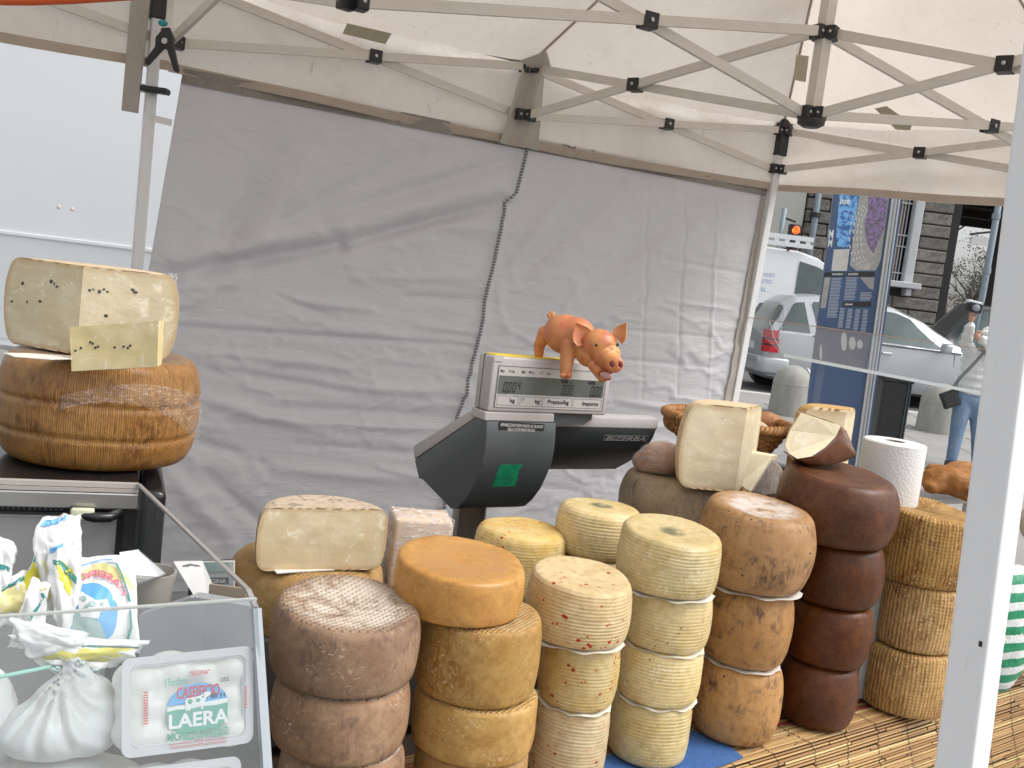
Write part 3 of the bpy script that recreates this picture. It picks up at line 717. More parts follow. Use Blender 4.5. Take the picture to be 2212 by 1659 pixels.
def stack(xc, seams, Yf, mats, labels, kw, base=None, cat='cheese', names='cheese', liners=(), group=None):
    """seams: list of (front x, front y) from the front top rim down to the base; xc: list of (centre x, width px) per cheese"""
    n = len(xc); zs = []
    for i, (x, y) in enumerate(seams):
        R = xc[min(i, n - 1)][1] / 2 * (Yf + .08) / FPX
        zs.append(at(x, y, Yf + (.004 if i in (0,) else .012)).z)
    if base is not None: zs.append(base) if len(zs) < n + 1 else zs.__setitem__(-1, base)
    for i, (x, wpx) in enumerate(xc):
        zt, zb = zs[i], zs[i + 1]; H = zt - zb
        if i == 0: kw = dict(kw, tilt=(-.045, .085))
        else: kw = {a_: b_ for a_, b_ in kw.items() if a_ != 'tilt'}
        R = wpx / 2 * (Yf + .09) / FPX * .985; Yc = Yf + R
        R = wpx / 2 * Yc / FPX * .985; Yc = Yf + xc[-1][1] / 2 * Yf / FPX
        ym = seams[i][1] + (seams[i + 1][1] - seams[i][1]) * .5 if i + 1 < len(seams) else seams[i][1] + 60
        X = at(x, ym, Yc).x
        k = dict(kw); c = V((X, Yc, zb + .001))
        o = emit(names, wheel(c, R, H - .001, seed=hash_(labels[i]), **k), mats[i] if isinstance(mats, list) else mats, origin=c, smooth=True, label=labels[i], cat=cat, group=group)
        if i in liners: paper_liner(c + V((0, 0, .001)), R * k.get('pinch', .9) * 1.04, o, i + 5)
def hash_(s): return sum(ord(ch) * (i + 1) for i, ch in enumerate(s)) % 97
# front row, left to right
stack([(741, 333), (731, 312), (733, 288)], [(720, 1352), (752, 1503), (735, 1653)], 1.25, R_BROWN,
      ['brownish pink cheese wheel with chalky cross-hatched top, topmost of the stack beside the display case', 'plain brown cheese wheel second from the top of the stack beside the display case',
       'reddish brown cheese wheel cut off by the bottom edge, lowest beside the display case'], dict(pinch=.915, pw=2.6, rim=.10, dish=.03), base=ZT - .009, group='cheese stack beside the display case')
stack([(986, 291), (1029, 278), (1020, 281), (1010, 262)], [(985, 1250), (985, 1347), (1022, 1526), (1012, 1650)], 1.35, [R_AMBER, R_AMBER2, R_AMBER2, R_AMBER2],
      ['smooth glossy amber cheese wheel tilted on top of the ochre stack', 'ochre cheese wheel with cross-hatched top right under the smooth amber wheel', 'ochre cheese wheel dotted with pale grains, two below the smooth amber wheel',
       'ochre cheese wheel at the bottom edge, lowest in the ochre stack'], dict(pinch=.955, pw=3.4, rim=.085), base=ZT - .009, group='ochre cheese stack')
stack([(1247, 234), (1247, 182), (1228, 176)], [(1235, 1268), (1240, 1392), (1240, 1537), (1222, 1680)], 1.50, [R_CHILI, R_CHILI2, R_CHILI],
      ['large cream cheese with red chilli flecks on top of its stack', 'orange stained cheese with red chilli flecks in the middle of its stack', 'pale cheese with red chilli flecks, lowest in its stack'],
      dict(pinch=.92, pw=2.8, rim=.09, hr=17, ha=.00025), base=ZT - .009, liners=(0, 1), group='chilli cheese stack')
stack([(1441, 229), (1438, 197), (1420, 192), (1399, 184)], [(1430, 1168), (1440, 1287), (1432, 1410), (1412, 1527), (1390, 1655)], 1.615, [R_PALE2, R_PALE, R_PALE, R_PALE],
      ['large pale yellow ribbed cheese with a herb patch on its top', 'pale yellow ribbed cheese second from the top of the pale stack', 'pale yellow ribbed cheese above the printed paper in the pale stack',
       'pale yellow ribbed cheese standing on the blue sheet'], dict(pinch=.92, pw=2.8, rim=.10, hr=17, ha=.00025), base=ZT - .007, liners=(0, 1, 2), group='pale yellow cheese stack')
stack([(1628, 257), (1609, 204), (1588, 198)], [(1640, 1118), (1635, 1283), (1612, 1451), (1590, 1613)], 1.735, R_MOTTLE,
      ['big mottled tan cheese with a chalky white top, topmost of its stack', 'mottled tan cheese with dark smudges, middle one of its stack', 'mottled tan cheese at the foot of its stack on the mat'],
      dict(pinch=.84, pw=2.2, rim=.10, dish=.02), base=ZT - .009, liners=(0, 1), group='mottled tan cheese stack')
stack([(1804, 258), (1806, 198), (1785, 190), (1762, 176)], [(1800, 1040), (1822, 1182), (1800, 1317), (1778, 1447), (1760, 1578)], 1.85, R_DARK,
      ['large chocolate brown cheese carrying a cut wedge, topmost of the dark stack', 'chocolate brown cheese directly under the large one with the wedge', 'chocolate brown cheese third from the top of the dark stack', 'chocolate brown cheese at the foot of the dark stack'],
      dict(pinch=.85, pw=2.2, rim=.10), base=ZT - .009, group='dark brown cheese stack')
stack([(1992, 206), (1977, 192), (1948, 200)], [(2000, 1122), (1985, 1270), (1962, 1412), (1940, 1547)], 1.975, R_STRAW,
      ['straw coloured basket-marked cheese with a wrinkled top, topmost beside the white post', 'straw coloured basket-marked cheese in the middle of the stack beside the white post', 'straw coloured basket-marked cheese at the foot of the stack beside the white post'],
      dict(pinch=.95, pw=3, rim=.08, vr=64, va=.0008), base=ZT - .009, group='straw coloured cheese stack')
# the herb patch, chalk crosses etc. live in the rinds; back row
def single(x, ytop, wpx, Yc, zt, zb, mat, label, **kw):
    R = wpx / 2 * Yc / FPX; c = V((at(x, ytop, Yc).x, Yc, zb))
    return emit('cheese', wheel(c, R, zt - zb, seed=hash_(label), **kw), mat, origin=c, smooth=True, label=label, cat='cheese'), c, R
single(1124, 1170, 205, 1.86, 1.028, RZ, R_CHILI2, 'golden topped chilli cheese standing behind the cream chilli stack', pinch=.92, rim=.14)
single(1291, 1150, 189, 1.90, 1.078, .985, R_PALE2, 'pale cheese behind the large pale yellow one, upper of two', pinch=.9, rim=.14, hr=14, ha=.0004)
single(1291, 1200, 180, 1.90, .984, RZ, R_PALE, 'pale cheese hidden behind the pale stack, lower of two', pinch=.9, rim=.14, hr=14, ha=.0004)
w0, w0c, w0R = single(668, 1200, 345, 1.66, .985, .86, R_AMBER2, 'wide brown cheese wheel under the cut half, behind the left stack', pinch=.92, rim=.2)
single(668, 1250, 330, 1.66, .859, ZT, R_AMBER2, 'lower wide brown wheel behind the left stack, mostly hidden', pinch=.92, rim=.2)
wb, wbc, wbR = single(1475, 1060, 275, 2.12, 1.118, .985, R_GREY, 'wide greyish cheese wheel in cling film behind the mottled stack', pinch=.86, pw=2.2, rim=.12)
gf = wheel(wbc - V((0, 0, .001)), wbR * 1.012, .1345, seed=hash_('wide greyish cheese wheel in cling film behind the mottled stack'), pinch=.86, pw=2.2, rim=.12)
emit('cling_film', gf, film('cling_film_wrap', .10, 50), wb, smooth=True)
single(1475, 1100, 240, 2.12, .984, RZ, R_GREY, 'greyish cheese wheel under the wide film-wrapped wheel', pinch=.9, rim=.12)
def wedge(c, R, H, a0, a1, rmat, pmat, name, label, seed=3, cat='cheese', tip=0., **kw):
    """a cut piece of a wheel between the angles a0..a1 (degrees, world); rind and cut faces are its parts"""
    t = thing(name, c, label, cat); pr = prof(R, H, **kw); g = G(); n = max(16, int((a1 - a0) / 3)); c = V(c)
    uv = []; ln = 0; last = pr[0]; vs = []
    P = lambda r, z, t_: c + V((r * (1 + .012 * fbm(V((math.cos(t_), math.sin(t_), z / R)) + V((seed, 0, 0)), 2)) * math.cos(t_), r * math.sin(t_), z))
    for j, (r, z) in enumerate(pr):
        ln += math.hypot(r - last[0], z - last[1]); last = (r, z)
        for k in range(n + 1): t_ = rad(a0 + (a1 - a0) * k / n); vs.append(P(r, z, t_)); uv.append((t_ * R, ln))
    g.v = vs; g.uv = uv; N = n + 1
    g.f = [(j * N + k, j * N + k + 1, (j + 1) * N + k + 1, (j + 1) * N + k) for j in range(len(pr) - 1) for k in range(n)]
    emit('rind', g, rmat, t, smooth=True)
    for a in (a0, a1):
        t_ = rad(a); g = G(); zc = [z for r, z in pr]; nn = len(pr)
        vs = []; M_ = 12; g.uv = []
        for (r, z) in pr:
            for k in range(M_ + 1):
                p = P(r * k / M_, z, t_); g.uv.append((k / M_, 1 + z / H)); nrm = V((-math.sin(t_), math.cos(t_), 0)) * (-1 if a == a0 else 1)
                ins = .0012 * fbm(p * 28 + V((seed, 0, 0)), 3) * (1 if 0 < k < M_ else 0); vs.append(p + nrm * (ins + .0005))
        g.add(vs, [(j * (M_ + 1) + k, j * (M_ + 1) + k + 1, (j + 1) * (M_ + 1) + k + 1, (j + 1) * (M_ + 1) + k) for j in range(nn - 1) for k in range(M_)])
        emit('cut_face', g, pmat, t, smooth=True)
    return t
# half wheel on the wide brown wheel: cut face turned to the viewer
pL, pR = atz(549, 1226, .987), atz(826, 1232, .987)
pL = at(549, 1226, 1.53); pR = at(828, 1232, 1.62)
zb = .9865; pL.z = pR.z = zb; cc = (pL + pR) / 2; hR = (pR - pL).length / 2
ang = math.degrees(math.atan2((pR - pL).y, (pR - pL).x))
hh = wedge(cc, hR, at(690, 1098, 1.57).z - zb, ang, ang + 180, rind('speckled_tan_rind', (.55, .42, .30), (.62, .5, .38), (.16, .11, .08), (.5, .62), 40, bmp=.4, rough=.6), P_CREAM, 'half_cheese', 'half cheese wheel with its broad cream cut face forward, on the wide brown wheel', pinch=.93, pw=2.6, rim=.14)
emit('paper_liner', G().prism([cc + E1 * (hR * a) + E2 * b for a, b in ((-.7, -.004), (.75, -.004), (.7, .08), (-.7, .08))], V((0, 0, .002))), M_PAPER, hh)
# film wrapped piece right of it
P0 = at(903, 1150, 1.72)
t = thing('wrapped_cheese', V((P0.x, P0.y, RZ)), 'cheese block in crinkled cling film between the half wheel and the scale post', 'cheese')
g = evaluate(G().box(V((P0.x, P0.y + .03, (RZ + at(903, 1118, 1.72).z) / 2)), (.105, .085, at(903, 1118, 1.72).z - RZ), E1 * .9 + V((0, -.3, 0)), ZUP.cross(E1 * .9 + V((0, -.3, 0))), None, 0), [('BEVEL', dict(width=.008, segments=3))])
emit('paste', g, plain('wrapped_paste', (.62, .48, .36), .5, .15, 20), t, smooth=True, angle=40)
g2 = evaluate(g, [('SUBSURF', dict(levels=4, render_levels=4, subdivision_type='SIMPLE'))]); cn = V((P0.x, P0.y + .03, (RZ + 1.03) / 2))
g2.v = [cn + (p - cn) * 1.02 + (p - cn).normalized() * .006 * fbm(p * 45) for p in g2.v]
emit('cling_film', g2, film('film_crinkled', .55, 45), t, smooth=True)
# two tall blocks, a grey-rinded quarter and the dark wedge
def block(tip_px, Yt, zb, zt, R, a0, a1, rm, pm, nm, lb, **kw):
    c = at(tip_px[0], tip_px[1], Yt); c.z = zb
    return wedge(c, R, zt - zb, a0, a1, rm, pm, nm, lb, **kw)
R_SKIN = rind('thin_tan_rind', (.62, .46, .27), (.70, .56, .38), (.42, .26, .14), (.55, .75), 12, bmp=.3, rough=.55)
b1z = 1.1195
block((1602, 960), 1.985, b1z, at(1602, 880, 1.985).z, .128, 62, 190, R_SKIN, P_HOLES, 'cheese_block', 'tall ivory block of cheese with small holes on the film-wrapped wheel, before the basket', pinch=.9, pw=2.4, rim=.12)
block((1818, 950), 2.30, .95, at(1815, 884, 2.30).z, .115, 60, 196, rind('orange_edge_rind', (.60, .36, .14), (.66, .44, .2), None, bmp=.3), P_CREAM, 'cheese_block', 'tall ivory cheese block behind the dark wedge and left of the paper roll', pinch=.93, rim=.08)
emit('crate', G().box(V((at(1780, 1000, 2.38).x, 2.38, .825)), (.26, .2, .248), E1, E2), plain('grey_box', (.3, .3, .3), .7, .2), origin=V((at(1780, 1000, 2.38).x, 2.38, ZT)), label='grey box under the block behind the dark wedge', cat='box')
# grey rinded quarter behind the first block
A_ = at(1610, 1040, 2.06); A_.z = 1.10
tq = thing('cheese_quarter', A_, 'cheese quarter with grey rough rind tucked between tall block and dark wheel', 'cheese')
f_ = [at(1600, 1045, 2.02), at(1648, 982, 2.05), at(1668, 988, 2.08), at(1618, 1060, 2.03)]
bk = [p + V((.03, .10, .0)) for p in f_]
g = G().prism([at(1596, 1046, 2.03), at(1606, 975, 2.05), at(1668, 986, 2.08), at(1622, 1062, 2.03)], V((.02, .03, 0))); emit('cut_face', g, P_HOLES, tq)
g = evaluate(G().prism([at(1620, 1064, 2.035), at(1667, 990, 2.085), at(1692, 1018, 2.12), at(1690, 1066, 2.12), at(1650, 1070, 2.05)], V((.01, .05, 0))), [('BEVEL', dict(width=.005, segments=2))])
emit('rind', g, rind('grey_rough_rind', (.19, .15, .13), (.27, .22, .19), (.07, .055, .05), (.5, .65), 30, bmp=.8, rough=.6, dust=(.45, .4, .37)), tq, smooth=True, angle=40)
emit('crate', G().box(V((A_.x + .03, A_.y + .10, .998)), (.12, .12, .196), E1, E2), plain('box_brown', (.3, .2, .11), .7), origin=V((A_.x + .03, A_.y + .10, RZ)), label='small brown box hidden behind the mottled stack under the grey quarter', cat='box')
# film wrapped lump left on the wide grey wheel
A_ = at(1430, 1000, 2.10)
t = thing('wrapped_cheese', V((A_.x, A_.y, 1.119)), 'brownish cheese piece in glossy cling film left of the tall ivory block', 'cheese')
g = fuse(G().ell(V((A_.x, A_.y, 1.150)), (.055, .05, .038), E1, E2).ell(V((A_.x - .028, A_.y, 1.140)), (.035, .04, .026), E1, E2), .005, 6)
g.v = [V((p.x, p.y, max(p.z, 1.120))) for p in g.v]
emit('piece', g, rind('reddish_rind', (.33, .17, .10), (.45, .28, .18), (.2, .1, .07), (.5, .7), 20, bmp=.3, rough=.4), t, smooth=True)
g2 = G(); cn = V((A_.x, A_.y, 1.145)); g2.f = g.f; g2.v = [cn + (p - cn) * 1.03 + (p - cn).normalized() * .0035 * fbm(p * 60) for p in g.v]
emit('cling_film', g2, film('film_glossy', .30, 55), t, smooth=True)
# wedge with dark glossy rind lying on the dark stack
zt6 = at(1800, 1040, 1.854).z
A_ = at(1770, 1000, 1.93); A_.z = zt6
t = thing('cheese_wedge', A_, 'cut wedge with dark glossy rind tipped on top of the large chocolate brown cheese', 'cheese')
D0 = 1.90; face = [(1730, 893, .02), (1760, 902, .02), (1816, 921, .035), (1806, 942, .03), (1783, 966, .015), (1753, 986, .0), (1722, 991, -.005), (1704, 979, 0.), (1696, 962, .0), (1707, 930, .01)]
fp = [at(x, y, D0 + d_) for x, y, d_ in face]
cen = sum(fp, V()) / len(fp)
emit('cut_face', G().prism(fp, V((.001, .012, .0))), P_HOLES, t)
# rind: lofted from the lower right outline to a back outline
fr_ = [at(x, y, D0 + d_ + .004) for x, y, d_ in [(1816, 921, .035), (1806, 942, .03), (1783, 966, .015), (1753, 986, .0), (1722, 991, -.005), (1704, 979, 0.)]]
bk_ = [at(x, y, D0 + d_) for x, y, d_ in [(1828, 930, .06), (1851, 984, .06), (1822, 998, .05), (1788, 1005, .035), (1750, 1006, .03), (1712, 990, .04)]]
bb_ = [p + V((.0, .07, -.0)) for p in bk_]
def rf(u, v):
    k = min(4, int(u * 5)); f = u * 5 - k
    a, b, c_ = fr_[k].lerp(fr_[k + 1], f), bk_[k].lerp(bk_[k + 1], f), bb_[k].lerp(bb_[k + 1], f)
    p = a.lerp(b, v * 2) if v < .5 else b.lerp(c_, v * 2 - 1)
    return p + V((0, 0, 1)) * .0012 * fbm(p * 40)
emit('rind', evaluate(G().grid(rf, 30, 16), [('SOLIDIFY', dict(thickness=.003))]), rind('glossy_dark_rind', (.12, .035, .012), (.17, .06, .022), (.05, .018, .01), (.5, .7), 20, bmp=.3, rough=.22, coat=.6), t, smooth=True)
back = [p + V((.005, .06, 0)) for p in fp]
emit('back_face', G().prism([back[0], back[2], bb_[0], bb_[1]], V((0, .003, 0))), P_HOLES, t)
# ------------------------------------------------------------------ shop scale
M_GREYP = plain('pale_grey_plastic', (.46, .43, .42), .42, .05, 30, bump=.05)
M_DKGREY = plain('slate_plastic', (.075, .085, .09), .38, .08, 25, bump=.06)
M_DKG2 = plain('charcoal_plastic', (.045, .052, .055), .42, .08, 25)
O = at(1051, 910, 2.05); OZ = O.z
def SP(a, s, z): return O + E1 * a + E2 * s + V((0, 0, z - OZ))
def sz(x, y, a=0.):
    p = onp(x, y, O + E1 * a, E1); return ((p - O).dot(E2), p.z)
def sprism(prof_, a0, a1): return G().prism([SP(a0, s, z) for s, z in prof_], E1 * (a1 - a0))
sc_ = thing('shop_scale', V((SP(.06, .13, 0).x, SP(.06, .13, 0).y, ZT)), 'grey shop scale on a steel post with a digital price display', 'scale')
curve = [sz(x, y) for x, y in ((1051, 910), (1050, 940), (1048, 966), (1042, 1000), (1031, 1030), (1019, 1058), (1003, 1082), (988, 1097))]
rear = [sz(x, y) for x, y in ((973, 1099), (912, 1036), (904, 1034), (895, 993), (1031, 900))]
emit('column', evaluate(sprism(curve + rear, 0, .178), [('BEVEL', dict(width=.003, segments=2, limit_method='ANGLE', angle_limit=rad(35)))]), M_DKGREY, sc_, smooth=True, angle=30)
seam = [sz(893.5, 1020), sz(912, 1033)]
WA = .50; wp = O + E1 * WA
def szw(x, y):
    p = onp(x, y, wp, E1); return ((p - O).dot(E2), p.z)
wc = [szw(x, y) for x, y in ((1419, 926), (1411, 946), (1402, 962), (1390, 976), (1371, 991), (1350, 1003), (1331, 1013))]
wrear = [(rear[2][0], wc[-1][1]), (rear[3][0], rear[3][1]), (wc[0][0], wc[0][1])]
emit('console_wing', evaluate(sprism(wc + wrear[:2], .14, WA), [('BEVEL', dict(width=.003, segments=2, limit_method='ANGLE', angle_limit=rad(35)))]), M_DKG2, sc_, smooth=True, angle=30)
kb = [sz(893, 963), sz(895, 992), sz(1031, 899), sz(1013, 888)]
emit('keyboard_housing', evaluate(sprism([kb[0], kb[1], kb[2], kb[3]], -.001, .178), [('BEVEL', dict(width=.003, segments=2))]), M_GREYP, sc_, smooth=True, angle=30)
s0, z0 = wc[0]; zt_ = szw(1415, 903)[1]
emit('keyboard_housing', evaluate(sprism([(s0 - .001, z0), (s0 - .001, zt_), (s0 + .03, zt_ + .004), (kb[0][0], kb[0][1]), (kb[1][0], kb[1][1])], .18, WA + .002), [('BEVEL', dict(width=.003, segments=2))]), M_GREYP, sc_, smooth=True, angle=30)
dTL, dTR, dBR, dBL = [onp(x, y, O, E2) for x, y in ((1065, 769), (1321, 794), (1307, 900), (1054, 889))]
dw = (dTR - dTL).dot(E1); a_l = (dBL - O).dot(E1) * .5 + (dTL - O).dot(E1) * .5; zt2 = dTL.z; zb2 = dBL.z
DEP = .058
bx = evaluate(G().box(SP(a_l + dw / 2, DEP / 2, (zt2 + zb2) / 2), (dw, DEP, zt2 - zb2), E1, E2), [('BEVEL', dict(width=.005, segments=3))])
dh = emit('display_housing', bx, M_GREYP, sc_, smooth=True, angle=35)
emit('housing_seam', G().box(SP(a_l + dw / 2, DEP * .62, (zt2 + zb2) / 2), (dw + .0016, .0015, zt2 - zb2 + .0016), E1, E2), M_DKG2, dh)
emit('display_neck', G().box(SP(a_l + .085, .03, (zb2 + OZ) / 2), (.178, .058, zb2 - OZ - .001), E1, E2, None, .004), M_GREYP, sc_)
emit('support_bracket', G().prism([SP(.18, .012, zb2 - .0005), SP(.282, .012, zb2 - .0005), SP(.282, .012, zb2 - .013), SP(.262, .012, OZ - .004), SP(.18, .012, OZ - .004)], E2 * .05), M_DKGREY, sc_)
DQ = Quad(SP(a_l, -.0005, zt2), SP(a_l + dw, -.0005, zt2), SP(a_l + dw, -.0005, zb2), SP(a_l, -.0005, zb2))
M_LCD = plain('lcd_glass', (.115, .13, .115), .12, .12, 9); M_INK = plain('black_ink', (.012, .012, .014), .5, 0)
M_FRAME = plain('display_bezel', (.50, .48, .46), .35, .04)
g = G(); DQ.rect(g, .050, .165, .955, .915, .0006); bz = emit('display_face', g, M_FRAME, sc_)
g = G()
for r_ in ((.048, .16, .957, .168), (.048, .912, .957, .92), (.046, .16, .0505, .92), (.9545, .16, .959, .92)): DQ.rect(g, *r_, .0012)
emit('bezel_line', g, M_INK, bz)
g = G(); DQ.rect(g, .058, .335, .945, .665, .0014); lcd = emit('lcd_screen', g, M_LCD, sc_)
SEG = {'0': 'abcdef', '4': 'bcfg'}
def seg(g, ch, a, b, w_, h_, t=.012):
    th = t; tb = t * 2.1; sh = .010
    R4 = dict(a=(0, 0, w_, tb), d=(0, h_ - tb, w_, h_), g=(0, h_ / 2 - tb / 2, w_, h_ / 2 + tb / 2), f=(0, tb * .4, th * .55, h_ / 2), e=(0, h_ / 2, th * .55, h_ - tb * .4), b=(w_ - th * .55, tb * .4, w_, h_ / 2), c=(w_ - th * .55, h_ / 2, w_, h_ - tb * .4))
    for k in SEG[ch]:
        x0, y0, x1, y1 = R4[k]; s0_ = sh * (1 - y0 / h_); s1_ = sh * (1 - y1 / h_)
        DQ.poly(g, [(a + x0 + s0_, b + y0), (a + x1 + s0_, b + y0), (a + x1 + s1_, b + y1), (a + x0 + s1_, b + y1)], .0018)
g = G()
def num(txt, a, b, w_=.026, h_=.19, gap=.036):
    for ch in txt:
        if ch == ',': DQ.rect(g, a - .008, b + h_ - .01, a - .002, b + h_ + .03, .0018)
        else: seg(g, ch, a, b, w_, h_); a += gap
num('0,00', .095, .445); seg(g, '4', .207, .43, .022, .15, .010); emit('lcd_digits', g, M_INK, lcd); g = G()
num('0,00', .575, .445, gap=.034); emit('lcd_digits', g, M_INK, lcd); g = G(); num('0,00', .825, .445, gap=.034); emit('lcd_digits', g, M_INK, lcd); g = G()
DQ.rect(g, .565, .352, .625, .415, .0018); DQ.rect(g, .80, .352, .862, .415, .0018)
DQ.text(g, '€', .645, .37, .662, .425, .0018, .01)
emit('lcd_header', g, M_INK, lcd)
g = G()
for tx, a, b, a2, b2 in (('Max', .065, .225, .095, .275), ('15 kg', .130, .225, .175, .285), ('Min', .235, .225, .262, .275), ('40 g', .288, .225, .330, .285), ('e =', .385, .23, .405, .275), ('5 g', .440, .225, .468, .285)):
    DQ.text(g, tx, a, b, a2, b2, .0012, .012)
for tx, a, b, a2, b2 in (('kg', .165, .74, .205, .84), ('T', .262, .735, .278, .81), ('kg', .37, .74, .41, .84), ('Prezzo/kg', .475, .735, .655, .84), ('Importo', .775, .745, .915, .845)):
    DQ.text(g, tx, a, b, a2, b2, .0012, .022)
for a, a2 in ((.062, .235), (.248, .422), (.432, .68), (.692, .94)):
    for r_ in ((a, .70, a2, .706), (a, .872, a2, .878), (a, .70, a + .002, .878), (a2 - .002, .70, a2, .878)): DQ.rect(g, *r_, .001)
emit('printed_legend', g, M_INK, bz)
# yellow tape on top of the display, name plates, sticker
emit('yellow_tape', G().box(SP(a_l + .105, .030, zt2 + .0012), (.19, .040, .0018), E1, E2), plain('yellow_tape', (.85, .62, .03), .4, .05), sc_)
emit('clear_tape', G().box(SP(a_l + .012, -.0012, zt2 - .004), (.022, .001, .012), E1, E2), M_FRAME, sc_)
pq = Quad(*[onp(x, y, O - E2 * .0015, E2) for x, y in ((1078, 910), (1176, 916), (1172, 935), (1075, 932))])
g = G(); pq.rect(g, 0, 0, 1, 1, .0015); npq = emit('warning_plate', g, M_BLK, sc_)
g = G(); pq.text(g, 'APPARECCHIO NON VALIDO AL RILASCIO', .03, .14, .97, .46, .0022, .01); pq.text(g, 'DELLO SCONTRINO FISCALE', .2, .58, .8, .9, .0022, .01)
emit('plate_lettering', g, plain('white_ink', (.7, .7, .7), .5, 0), npq)
wn_ = (SP(0, wc[1][0], wc[1][1]) - SP(0, wc[0][0], wc[0][1])); 
def onwing(x, y): 
    n = (E1.cross((SP(0, wc[2][0], wc[2][1]) - SP(0, wc[0][0], wc[0][1])))).normalized(); return onp(x, y, SP(0, wc[0][0], wc[0][1]), n)
lq = Quad(*[onwing(x, y) for x, y in ((1306, 938), (1400, 940), (1394, 952), (1301, 950))])
g = G(); lq.rect(g, 0, 0, 1, 1, .003); bp = emit('brand_plate', g, plain('silver_plate', (.40, .40, .40), .4, .05), sc_)
g = G(); lq.rect(g, .012, .08, .988, .92, .0034); emit('plate_field', g, M_BLK, bp)
g = G(); lq.text(g, 'BIZERBA', .03, .12, .96, .9, .0042, .035, shear=.04); emit('plate_lettering', g, plain('silver_ink', (.33, .33, .33), .4, .05), bp)
cn_ = [(SP(0, s, z)) for s, z in curve]
gs = G()
def oncol(x, y):
    best = None
    for p, q in zip(cn_, cn_[1:]):
        n = E1.cross(q - p).normalized(); r_ = onp(x, y, p, n); k = (r_ - p).dot((q - p).normalized()) / (q - p).length
        if -.02 <= k <= 1.02: best = r_ + (CAM - r_).normalized() * .0015
    return best if best is not None else r_
NN = 10; cor = [(1081, 1004), (1129, 1003), (1112, 1050), (1063, 1051)]
def stk(u, v):
    x = (cor[0][0] * (1 - u) + cor[1][0] * u) * (1 - v) + (cor[3][0] * (1 - u) + cor[2][0] * u) * v
    y = (cor[0][1] * (1 - u) + cor[1][1] * u) * (1 - v) + (cor[3][1] * (1 - u) + cor[2][1] * u) * v
    if u > .99 and .1 < v < .6: x -= 5 * abs(math.sin(v * 24))
    return oncol(x, y)
gs.grid(stk, 6, 10); ms_ = NT('green_sticker', (.015, .30, .13), .4)
ms_.set('Base Color', ms_.mix(ms_.ramp(ms_.noise(ms_.co(), 60, 3), .35, .7), (.012, .28, .13), (.02, .40, .19))); st_ = emit('green_sticker', gs, ms_.m, sc_, smooth=True)
g = G()
for k in range(9):
    v = .08 + k * .1; g.add([stk(.04, v) + (CAM - O).normalized() * .001, stk(.82, v) + (CAM - O).normalized() * .001, stk(.82, v + .014) + (CAM - O).normalized() * .001, stk(.04, v + .014) + (CAM - O).normalized() * .001], [(0, 1, 2, 3)])
emit('sticker_print', g, M_INK, st_)
pp = SP(.062, .125, 0)
mst = NT('brushed_post', (.30, .27, .24), .28, Metallic=.9); mst.bump(mst.noise(mst.mp(mst.co(), (1, 1, .05)), 120, 3), .1, .001)
emit('post', G().lathe(V((pp.x, pp.y, ZT + .012)), [(.038, 0), (.038, at(1004, 1092, pp.y).z - ZT)], 40), mst.m, sc_, smooth=True, angle=40)
emit('base_plate', G().box(V((pp.x, pp.y, ZT + .008)), (.28, .22, .016), E1, E2, None, .004), M_DKG2, sc_)
# ------------------------------------------------------------------ toy pig on the display
YP = 2.115
def K(cx, cy, d=0.): return at(881 + cx * .3064, 643.8 + cy * .3064, YP + d)      # d = metres further away
S_ = .3064 / FPX * YP                                             # metres per unit here
pig = thing('toy_pig', K(1150, 420, 0), 'orange pink rubber toy pig with open mouth leaning over the scale display', 'toy pig')
g = G()
g.ell(K(1110, 255, .012), (150 * S_, 138 * S_, 142 * S_), nu=24, nv=16)      # belly
g.ell(K(1190, 265, .000), (132 * S_, 130 * S_, 132 * S_), nu=24, nv=16)
g.ell(K(1060, 215, .022), (95 * S_, 95 * S_, 100 * S_))
g.ell(K(1240, 320, -.012), (105 * S_, 100 * S_, 118 * S_))
g.ell(K(1350, 330, -.035), (128 * S_, 115 * S_, 112 * S_), nu=24, nv=16)     # head
g.ell(K(1280, 400, -.028), (95 * S_, 90 * S_, 88 * S_))       # cheek
g.ell(K(1430, 400, -.045), (70 * S_, 80 * S_, 80 * S_))
g.cap(K(1380, 405, -.05), K(1450, 462, -.066), 82 * S_, 66 * S_, 22)    # snout
g.cap(K(1318, 470, -.045), K(1372, 560, -.058), 52 * S_, 36 * S_)          # jaw
g.cap(K(1360, 480, -.04), K(1415, 555, -.062), 40 * S_, 28 * S_)
g.cap(K(1135, 320, -.018), K(1118, 470, -.028), 62 * S_, 47 * S_); g.cap(K(1118, 470, -.028), K(1116, 530, -.031), 48 * S_, 44 * S_)
g.cap(K(975, 250, .025), K(928, 330, .032), 62 * S_, 42 * S_); g.cap(K(928, 330, .032), K(925, 395, .036), 42 * S_, 36 * S_)
g.cap(K(1290, 380, .03), K(1330, 440, .03), 50 * S_, 40 * S_)
g.tube([K(1005, 150, .03), K(990, 120, .035), K(1010, 98, .038), K(1028, 104, .034), K(1022, 128, .03)], [14 * S_, 15 * S_, 14 * S_, 12 * S_, 9 * S_], 8)
bd = fuse(g, .0022, 4)
# mouth opening
mo = K(1395, 545, -.080); dirm = (CAM - mo).normalized()
for p in bd.v:
    d = (p - K(1392, 540, -.068)); e = Matrix.Rotation(0, 3, 'Z') @ d
    q = math.sqrt((d.dot(_R) / (50 * S_)) ** 2 + (d.dot(_U) / (30 * S_)) ** 2)
    if q < 1 and (p - K(1392, 540, -.068)).dot(-_F) > -.02: p += _F * (.016 * (1 - q * q))
